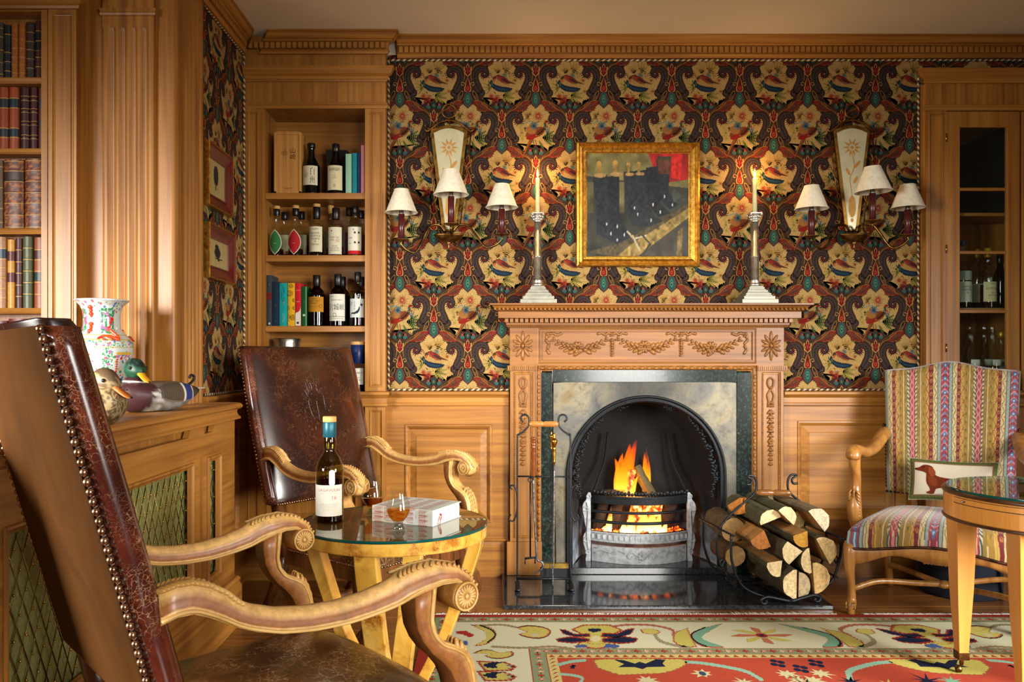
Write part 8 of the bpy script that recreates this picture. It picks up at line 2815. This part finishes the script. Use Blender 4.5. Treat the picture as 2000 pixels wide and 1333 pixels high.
# white patterned book
A = Vector((-.3475, 2.439, ZG)); B = Vector((-.162, 2.349, ZG)); C_ = Vector((-.105, 2.52, ZG))
ex = (B - A).normalized(); ey = Vector((-ex.y, ex.x, 0)); bl, bw2, bh = (B - A).length, .175, .046
t = thing('gift_book', 'thick white book with red leaf pattern and ribbon, lying on the burr table', 'book', tuple(A))
bt = lambda a, b, c: tuple(ex * a + ey * b + Vector((0, 0, c)))
def bbox(m, a0, a1, b0, b1, c0, c1, col):
 v = [bt(a, b, c) for a in (a0, a1) for b in (b0, b1) for c in (c0, c1)]
 m.add(v, [(0, 1, 3, 2), (4, 6, 7, 5), (0, 4, 5, 1), (2, 3, 7, 6), (0, 2, 6, 4), (1, 5, 7, 3)], col=H(col))
m = MB(); PAL = 'd6dcd2'
bbox(m, 0, bl, 0, bw2, 0, .0025, PAL); bbox(m, 0, bl, 0, bw2, bh - .0025, bh, PAL); bbox(m, 0, bl, 0, .0025, .0025, bh - .0025, PAL)
m.build('cover', col_flat, t, local=True)
m = MB(); bbox(m, .004, bl - .004, .003, bw2 - .004, .0026, bh - .0026, 'e2dfd2'); m.build('pages', col_flat, t, local=True)
m = MB()
def sprig(fn, x, z, s, col='b8564c'):
 for k in range(5):
  for sg in (-1, 1):
   poly(m, fn, stroke(sp2([(x + k * .006 * s, z + k * .001), (x + k * .006 * s + .004 * s, z + sg * .006 * s), (x + k * .006 * s + .012 * s, z + sg * .009 * s)], 3), .0011 * s), col, 1)
 poly(m, fn, stroke([(x, z), (x + .034 * s, z + .004)], .0009 * s), col, 1)
fs_ = lambda a, b, d: bt(a, -.0003 * (1 + d), b)
ftop = lambda a, b, d: bt(a, b, bh + .0003 * (1 + d))
for i in range(5):
 for j in range(3): sprig(fs_, .004 + i * .038, .008 + j * .014 + .004 * (i % 2), .95)
poly(m, fs_, [(.142, .004), (.160, .004), (.160, .042), (.142, .042)], 'd0d8d0', 2); put_text(m, 'TALES', .151, .023, .010, .03, fs_, H('8a9a92'), 3, 3)
for i in range(4):
 for j in range(6): sprig(ftop, .012 + i * .046, .02 + j * .026, 1.0)
m.build('leaf_print', col_flat, t, local=True)
m = MB(); m.tube(smooth_path([bt(bl - .003, .05, .028), bt(bl + .003, .048, .024), bt(bl + .004, .040, .012), bt(bl + .006, .034, .002)], 5), .0035, 6, flat=.2, up=(0, 0, 1)); m.build('ribbon', plain('red_ribbon', 'c01c24', .4), t, local=True)
# ================================================================= LOG BASKET
LX, LY = 1.335, 3.63
ax = Vector((-.13, .99, 0)).normalized(); rt2 = Vector((ax.y, -ax.x, 0))
bp = lambda s, z, d: Vector((LX, LY, 0)) + rt2 * s + ax * d + Vector((0, 0, z))
bs = thing('log_basket', 'wrought iron log basket with turned wooden handle, on the hearth by the armchair', 'log basket', (LX + ax.x * .19, LY + ax.y * .19, .0205))
for d in (.03, .35):
 m = MB(); m.tube(smooth_path([bp(-.262, .33, d), bp(-.255, .20, d), bp(-.19, .085, d), bp(0, .033, d), bp(.19, .085, d), bp(.25, .20, d), bp(.26, .30, d)], 6), .006, 7); m.build('cradle_hoop', black_iron, bs)
m = MB()
for s, z in ((-.262, .33), (-.228, .13), (.228, .13), (.26, .30), (0, .033)): m.tube([bp(s, z, -.0), bp(s, z, .39)], .005, 6)
m.build('rail', black_iron, bs)
HY = .19
for sg in (-1, 1):
 m = MB(); q = lambda s, z: bp(sg * s + .01, z, HY)
 m.tube(smooth_path([q(.125, .525), q(.105, .525), q(.098, .545), q(.12, .562), q(.095, .565), q(.078, .54), q(.082, .49), q(.125, .45), q(.20, .39), q(.262, .31), q(.266, .2), q(.215, .09)], 5), .0055, 7); m.build('handle_strap', black_iron, bs)
 m = MB(); m.tube(smooth_path([bp(sg * .262, .20, .10), bp(sg * .275, .17, .1), bp(sg * .285, .19, .10), bp(sg * .27, .205, .10)], 4), .004, 6); m.build('side_curl', black_iron, bs)
m = MB(); m.lathe([(r * 1.05, z * 1.24) for r, z in hp], 16, Matrix.Translation(bp(-.07, .487, HY)) @ Matrix.Rotation(-.13, 4, 'Z') @ Matrix.Rotation(pi / 2, 4, 'Y')); m.build('turned_handle', wood('dark_turned', '8a5a2c', '4a2a12', 'X', .25), bs)
for d in (-.005, .36):
 m = MB()
 for sg in (-1, 1):
  m.tube(smooth_path([bp(0, .034, d), bp(sg * .06, .048, d), bp(sg * .11, .058, d), bp(sg * .14, .045, d), bp(sg * .13, .0285, d), bp(sg * .112, .034, d), bp(sg * .118, .044, d)], 5), .0075, 8)
 m.build('scroll_foot', black_iron, bs)
sc2 = .2326 * LY / F
grp = 'firewood in the log basket'
D = lambda rot, lo=0, hi=180: [((a + rot) % 360, 1, 1) for a in (0, 60, 120, 180)]
QUAD = lambda rot: [((rot) % 360, 1, 1), ((rot + 55) % 360, 1, 1), ((rot + 110) % 360, 1, 1), ((rot + 235) % 360, .45, 0)]
CRM, BRK = 'ead2a0', '4e4630'
LOGS = [(672, 1060, 128, D(90), CRM, BRK, 'half-round log low in the basket, flat side to the right', 1.0), (700, 1085, 108, D(270), 'c8b48e', BRK, 'greyish half log bottom centre with a small dark knot', 1.15), (822, 1015, 150, D(275), 'e2bf80', '5a4024', 'large half log at the lower right with visible growth rings', .95),
  (530, 900, 108, QUAD(170), CRM, BRK, 'quarter log with an L-shaped cut end, lower left', 1), (668, 790, 128, QUAD(130), 'ecd6a6', BRK, 'pale half-moon log in the middle of the pile', 1), (800, 865, 92, D(100), 'e4cc98', '55502f', 'saw-scored pale log right of the middle', 1.25),
  (905, 790, 128, D(300), 'e6c88c', BRK, 'half log high on the right, cut face tilted', 1), (735, 650, 105, QUAD(180), 'd09a38', BRK, 'orange-yellow wedge log near the top right', 1), (470, 535, 100, D(20), 'ead2a0', '4a4a30', 'half log with mossy bark at the upper left', 1),
  (575, 500, 92, D(320), CRM, '3f4028', 'half log behind the mossy one, bark to the left', 1.1), (830, 530, 118, D(310), 'e0d4b6', '6a5c44', 'weathered grey-white log with a knot on the top right', 1), (395, 660, 118, QUAD(200), 'a8682c', '6a4a28', 'reddish-brown wedge log on the left side', 1)]
for k, (zx, zy, r, shp, endc, bark, lab, sq) in enumerate(LOGS):
 px, py = 1400 + zx * .2326, 900 + zy * .2326
 off = rnd.uniform(-.015, .02)
 p0 = Vector((GX(px, LY), LY, GZ(py, LY) + .010)) + ax * off
 split_log(p0, p0 + ax * (.36 + rnd.uniform(-.03, .02)) + Vector((0, 0, .012)), r * sc2 * .96, shp, 40 + k, bark, 'a8783c', endc, lab, grp, 'firewood_log', sq=sq)
for k, (a, b, r, shp, endc, bark, inner, lab) in enumerate((((-.15, .44, .20), (-.02, .42, .34), .055, QUAD(200), 'a86a24', '5a4420', 'b06a20', 'rough orange split log lying across the top back'), ((.0, .43, .24), (.12, .37, .33), .055, QUAD(100), '9a8a6c', '5a5240', '8a7a58', 'grey weathered log behind the handle'), ((-.18, .315, .19), (-.175, .33, .40), .056, ROUND, '8a6a3c', '5a4a32', '6a5030', 'round barked log along the left rail'), ((.10, .37, .12), (.06, .38, .37), .04, ROUND, 'c0a468', '55503a', '6a5030', 'thin round log tucked behind the weathered one'), ((-.165, .19, .20), (-.16, .195, .39), .048, ROUND, '8a6a3c', '5a3e22', '6a4424', 'brown log showing through the left bars'))):
 split_log(bp(a[0], a[1], a[2]), bp(b[0], b[1], b[2]), r, shp, 60 + k, bark, inner, endc, lab, grp, 'firewood_log')
# ================================================================= RUG
RZ0 = .007
UX0, UX1, UY0, UY1 = -.265, 2.75, 2.0, 3.525
rug = thing('patterned_rug', 'worn Persian-style rug with red field and cream border of palmettes', 'rug', ((UX0 + UX1) / 2, 2.76, 0))
m = MB(); m.box(UX0, UX1, UY0, UY1, .0004, RZ0 - .0002, col=H('8a3a2c'))
rf = lambda x, y, d: (x, y, RZ0 + .00012 * d)
rpoly = lambda pts, col, d: m.add([rf(a, b, d) for a, b in pts], [tuple(range(len(pts)))], col=H(col))
def inset(o, col, d): rpoly(R4(UX0 + o, UX1 - o, UY0 + o, UY1 - o), col, d)
for o, col in ((0, '8f2f24'), (.038, '6d7c5c'), (.04, '7e8c68'), (.10, '9a5a44'), (.104, 'c4c2a2'), (.415, '9a4a38'), (.419, '7e8c68'), (.475, '9a4a38'), (.479, 'c0b070'), (.515, 'aa4632')): inset(o, col, 1 + o * 10)
rg = random.Random(12)
def along(o, step, f):
 x = UX0 + o
 while x < UX1 - o: f(x, UY1 - o, 1, 0); x += step
 y = UY1 - o - step
 while y > 2.05: f(UX0 + o, y, 0, 1); y -= step
def floret(x, y, tx, ty):
 s = .017
 k = int(round((x + y) * 1000)) % 3
 c = ('b8705c', 'a04434', 'c49a80')[k]
 rpoly(burst(x, y, s * .5, s * 1.5 if tx else s, 6, k), c, 9); rpoly(ell(x, y, s * .35, s * .3, 0, 6), ('c8b890', '9c3c2c')[k % 2], 10)
 rpoly(ell(x + .022 * tx, y + .022 * ty, .007, .006, 0, 6), '9a9a5a', 9)
along(.07, .034, floret); along(.447, .034, floret)
def tooth(x, y, tx, ty): rpoly([(x - .012, y - .012), (x + .012, y - .012 + .024 * ty), (x, y + .012)], '9c3c2c', 9)
along(.497, .034, tooth)
XM = 1.084
def Z4(pts): return [FLOORP(820 + a * .3, 1150 + b * .3, RZ0) for a, b in pts]
def both_(col, pts, d, jg=.007):
 q = jag(Z4(pts), min(jg, .006), .016, int(d * 7)) if jg else Z4(pts)
 if col in (YEL, GRN) and len(pts) < 60:
  gx, gy_ = sum(p[0] for p in q) / len(q), sum(p[1] for p in q) / len(q)
  o = [(gx + (a - gx) * 1.05 + (.004 if a > gx else -.004), gy_ + (b - gy_) * 1.08) for a, b in q]
  rpoly(o, 'a0503a', d - .5); rpoly([(2 * XM - a, b) for a, b in o], 'a0503a', d - .5)
 for dx in (0,):
  rpoly(q, col, d); rpoly([(2 * XM - a, b) for a, b in q], col, d)
# big navy palmette
C0, YEL, NV_, GRN, BLU, RD = 1150, 'b8ac58', '1c2238', '6f9c80', '44588a', '8f2f28'
both_(RD, [(980, 270), (1060, 235), (1240, 235), (1330, 275), (1240, 310), (1290, 380), (1150, 400), (1010, 380), (1070, 310)], 6, .01)
both_(YEL, [(1000, 268), (1070, 242), (1230, 242), (1310, 272), (1235, 310), (1270, 372), (1150, 392), (1030, 372), (1075, 310)], 7, .008)
for sg in (-1, 1):
 mx = lambda pts: [(C0 + sg * (a - C0), b) for a, b in pts]
 both_(RD, mx([(905, 262), (950, 268), (1010, 296), (1110, 292), (1115, 318), (1020, 322), (930, 300)]), 8)
 both_(NV_, mx([(915, 270), (950, 275), (1010, 302), (1100, 300), (1105, 312), (1020, 316), (935, 298)]), 9)
 both_(RD, mx([(880, 328), (980, 312), (1110, 328), (1110, 350), (990, 362), (900, 352)]), 8)
 both_(NV_, mx([(892, 332), (980, 320), (1100, 334), (1100, 344), (990, 354), (905, 347)]), 9)
 both_(BLU, mx([(1000, 375), (1080, 362), (1100, 385), (1020, 390)]), 9)
both_(NV_, [(1090, 262), (1190, 262), (1180, 282), (1130, 290), (1095, 280)], 9); both_('c8c090', ell(1145, 330, 40, 22), 9); both_(YEL, ell(1150, 355, 60, 12), 8)
# leaves and arabesques
lf_ = lambda pts, d=6: (both_('20241f', pts, d, .002), both_(YEL, [(sum(p[0] for p in pts) / len(pts) + (a - sum(p[0] for p in pts) / len(pts)) * .88, sum(p[1] for p in pts) / len(pts) + (b - sum(p[1] for p in pts) / len(pts)) * .82) for a, b in pts], d + 1, .003))
lf_(sp2([(625, 255), (700, 240), (800, 250), (855, 275), (840, 310), (780, 330), (700, 322), (640, 300), (700, 285)], 2)); both_('b06a4a', [(665, 262), (800, 285), (700, 270)], 9, 0); both_('b9b28c', ell(750, 305, 28, 14), 9)
both_(YEL, sp2([(330, 240), (420, 245), (490, 280), (480, 330), (410, 370), (360, 368), (430, 330), (420, 280)], 2), 6, .01); both_('20241f', stroke(sp2([(390, 240), (470, 275), (490, 310), (440, 355)], 4), 7), 8, .002)
both_('9c2c22', [(230, 280), (300, 275), (360, 305), (330, 325), (270, 300), (235, 300)], 7); both_(BLU, [(275, 345), (310, 338), (320, 370), (290, 378)], 7)
lf_(sp2([(340, 425), (400, 400), (470, 402), (520, 420), (600, 410), (610, 440), (540, 460), (470, 458), (420, 440), (470, 428)], 2))
for y0 in (510, 575):
 both_(RD, [(360, y0 - 40), (560, y0 - 30), (640, y0), (600, y0 + 30), (420, y0 + 34)], 6, .008); both_(YEL, [(385, y0 - 30), (540, y0 - 26), (620, y0), (580, y0 + 24), (430, y0 + 26)], 7); both_(NV_, [(395, y0 - 12), (470, y0 - 30), (560, y0 - 30), (500, y0 - 12), (510, y0 + 14), (440, y0 + 12)], 8); both_('5a5a8a', [(560, y0 - 10), (620, y0), (570, y0 + 18), (590, y0)], 8)
both_(GRN, sp2([(1960, 235), (1860, 260), (1780, 300), (1790, 335), (1850, 375), (1970, 380), (1880, 350), (1830, 320), (1880, 280)], 2), 7, .003); both_('20241f', stroke(sp2([(1860, 255), (1770, 298), (1800, 350), (1870, 380)], 4), 6), 8, .002); both_(YEL, [(1660, 290), (1740, 260), (1760, 310), (1800, 380), (1700, 385), (1650, 340)], 6, .012)
both_(YEL, sp2([(1440, 270), (1510, 265), (1560, 285), (1520, 300), (1460, 292)], 2), 7, .002); both_('8a8466', stroke(sp2([(1530, 298), (1560, 340), (1650, 370), (1760, 388)], 4), 12), 6); both_('a0604a', stroke(sp2([(1200, 262), (1330, 240), (1500, 240), (1640, 270), (1650, 310)], 4), 9), 6); both_('8a7a5a', stroke(sp2([(470, 380), (560, 385), (700, 388), (860, 380), (1000, 395)], 4), 9), 6); both_('8a7a5a', stroke(sp2([(400, 242), (540, 238), (630, 255)], 4), 8), 6)
for k in range(8):
 a = 2 * pi * k / 8
 rpoly(stroke([(XM + .02 * math.cos(a), 3.255 + .03 * math.sin(a)), (XM + .085 * math.cos(a), 3.255 + .075 * math.sin(a)), (XM + .125 * math.cos(a + .1), 3.255 + .10 * math.sin(a + .1))], [.02, .034, .006]), YEL if k % 2 else 'b06a4a', 7)
rpoly(ell(XM, 3.255, .022, .026), '8f2f28', 9); rpoly(ell(XM, 3.255, .009, .011), '20243a', 10)
# field ornament
both_(YEL, sp2([(1130, 475), (1200, 462), (1700, 462), (1730, 500), (1640, 540), (1560, 555), (1440, 560), (1300, 565), (1220, 540), (1160, 520)], 2), 8, .012); both_(NV_, [(1260, 465), (1330, 470), (1400, 492), (1430, 480), (1470, 492), (1540, 462), (1600, 468), (1580, 490), (1600, 512), (1480, 515), (1450, 528), (1400, 515), (1290, 515), (1330, 495)], 9, 0)
both_('8ab098', stroke(sp2([(900, 500), (990, 478), (1080, 470)], 4), 16), 8, .003); both_(NV_, [(975, 510), (990, 500), (1000, 512), (1012, 502), (1012, 528), (980, 528)], 9); both_('8ab098', stroke(sp2([(910, 560), (1000, 568), (1060, 590), (1010, 640)], 4), 14), 8, .003)
both_('8ab098', stroke(sp2([(1730, 480), (1850, 490), (2000, 515), (2130, 545), (2230, 600)], 4), 16), 8, .004)
rpoly(burst(*FLOORP(1372, 1317, RZ0), .02, .045, 7, 3), 'c4bc8c', 9); rpoly(ell(*FLOORP(1372, 1317, RZ0), .012, .02), '3a4460', 10)
for zx, zy in ((2330, 490), (2480, 525), (2580, 490)): [rpoly(ell(FLOORP(820 + zx * .3, 1150 + zy * .3, RZ0)[0] + .017 * math.cos(q * pi / 2 + .4), FLOORP(820 + zx * .3, 1150 + zy * .3, RZ0)[1] + .026 * math.sin(q * pi / 2 + .4), .013, .016), NV_, 9 + .1 * q) for q in range(4)]
for zx, zy in ((2390, 560), (2610, 555), (1480, 600), (2560, 600)): rpoly(burst(*FLOORP(820 + zx * .3, 1150 + zy * .3, RZ0), .02, .05, 8, 4), 'bfb78c', 8)
for i in range(60):
 x, y = rg.uniform(.35, 2.2), rg.uniform(2.45, 2.8)
 rpoly(burst(x, y, .015, rg.uniform(.03, .07), 8, i), rg.choice([YEL, NV_, GRN, 'bfb78c']), 8)
m.build('pile', colattr('rug_wool', .95, .05, weave=220, gain=.92, vary=.38, vscale=420), rug)
m = MB()
x = UX0
while x < UX1:
 L = .022 + .014 * rg.random() + (.03 * rg.random() if 1.05 < x < 1.35 else 0)
 m.tube([(x, UY1 - .003, .005), (x + rg.uniform(-.006, .006), UY1 + L * .6, .004), (x + rg.uniform(-.01, .01), UY1 + L, .003)], .0022, 5)
 x += .0042 if not 1.50 < x + .0042 < 1.615 else .12
tag(m.build('fringe', plain('cotton_fringe', 'e4dfd2', .9), rug), kind='stuff')
# ================================================================= CAMERA, LIGHT
cam = bpy.data.cameras.new('camera')
cam.lens = F / 2000.0 * 36.0
cam.sensor_width = 36.0
cam.shift_x = (1000 - CX) / 2000.0
cam.shift_y = (CY - 666.5) / 2000.0
cam.clip_start = 0.05
co = bpy.data.objects.new('camera', cam)
COLL.objects.link(co)
co.location = (0, 0, EYE)
co.rotation_euler = (pi / 2, 0, 0)
SC.camera = co
w = bpy.data.worlds.new('world')
SC.world = w
w.use_nodes = True
bg = w.node_tree.nodes['Background']
bg.inputs[0].default_value = H('9c8468')
bg.inputs[1].default_value = 0.13
def area(name, loc, target, sx, sy, power, col, spread=180):
 l = bpy.data.lights.new(name, 'AREA')
 l.shape = 'RECTANGLE'; l.size = sx; l.size_y = sy
 l.energy = power; l.color = col; l.spread = math.radians(spread)
 o = bpy.data.objects.new(name, l)
 COLL.objects.link(o)
 o.location = loc
 d = Vector(target) - Vector(loc)
 o.rotation_euler = d.to_track_quat('-Z', 'Y').to_euler()
 return o
def point(name, loc, power, col, r=0.02):
 l = bpy.data.lights.new(name, 'POINT')
 l.energy = power; l.color = col; l.shadow_soft_size = r
 o = bpy.data.objects.new(name, l)
 COLL.objects.link(o)
 o.location = loc
 return o
# daylight from two tall windows behind the camera
area('window_light_left', (-2.75, 0.2, 1.35), (0.1, 3.8, 0.1), 1.2, 1.4, 86, (1.0, 0.965, 0.90), 66)
area('window_light_right', (3.2, 0.7, 1.45), (0.5, 3.7, 0.1), 1.2, 1.4, 74, (1.0, 0.965, 0.90), 62)
area('front_fill_light', (1.5, -0.9, 1.25), (-0.1, 2.4, 0.0), 0.9, 1.2, 34, (1.0, 0.97, 0.92), 76)  # added frontal fill that brightens the foreground, no window of its own
area('ceiling_fill_light', (0.6, 0.2, 1.9), (0.7, 1.2, 2.74), 0.3, 0.3, 16, (1.0, 0.93, 0.82), 160)  # unseen fill aimed upward, added in place of light bounced to the ceiling
# candles and the fire
for pxc in (1050, 1474):
 point('candle_light', (GX(pxc, 4.092), 4.092, GZ(338, 4.092)), 6.5, (1.0, 0.55, 0.2), 0.012)
point('fire_light', (0.76, 4.30, 0.46), 1.6, (1.0, 0.45, 0.14), 0.06)
point('ember_light', (0.79, 4.26, 0.25), 1.2, (1.0, 0.40, 0.10), 0.05)
SC.view_settings.view_transform = 'Standard'
SC.view_settings.look = 'None'
SC.view_settings.exposure = -0.28
SC.view_settings.gamma = 1.0
SC.view_settings.use_curve_mapping = False
cy = SC.cycles
cy.use_denoising = True
try:
 cy.denoiser = 'OPENIMAGEDENOISE'
except Exception:
 pass
cy.max_bounces = 7
cy.diffuse_bounces = 3
cy.glossy_bounces = 4
cy.transmission_bounces = 4
cy.transparent_max_bounces = 14
cy.caustics_reflective = False
cy.caustics_refractive = False
cy.sample_clamp_indirect = 4.0
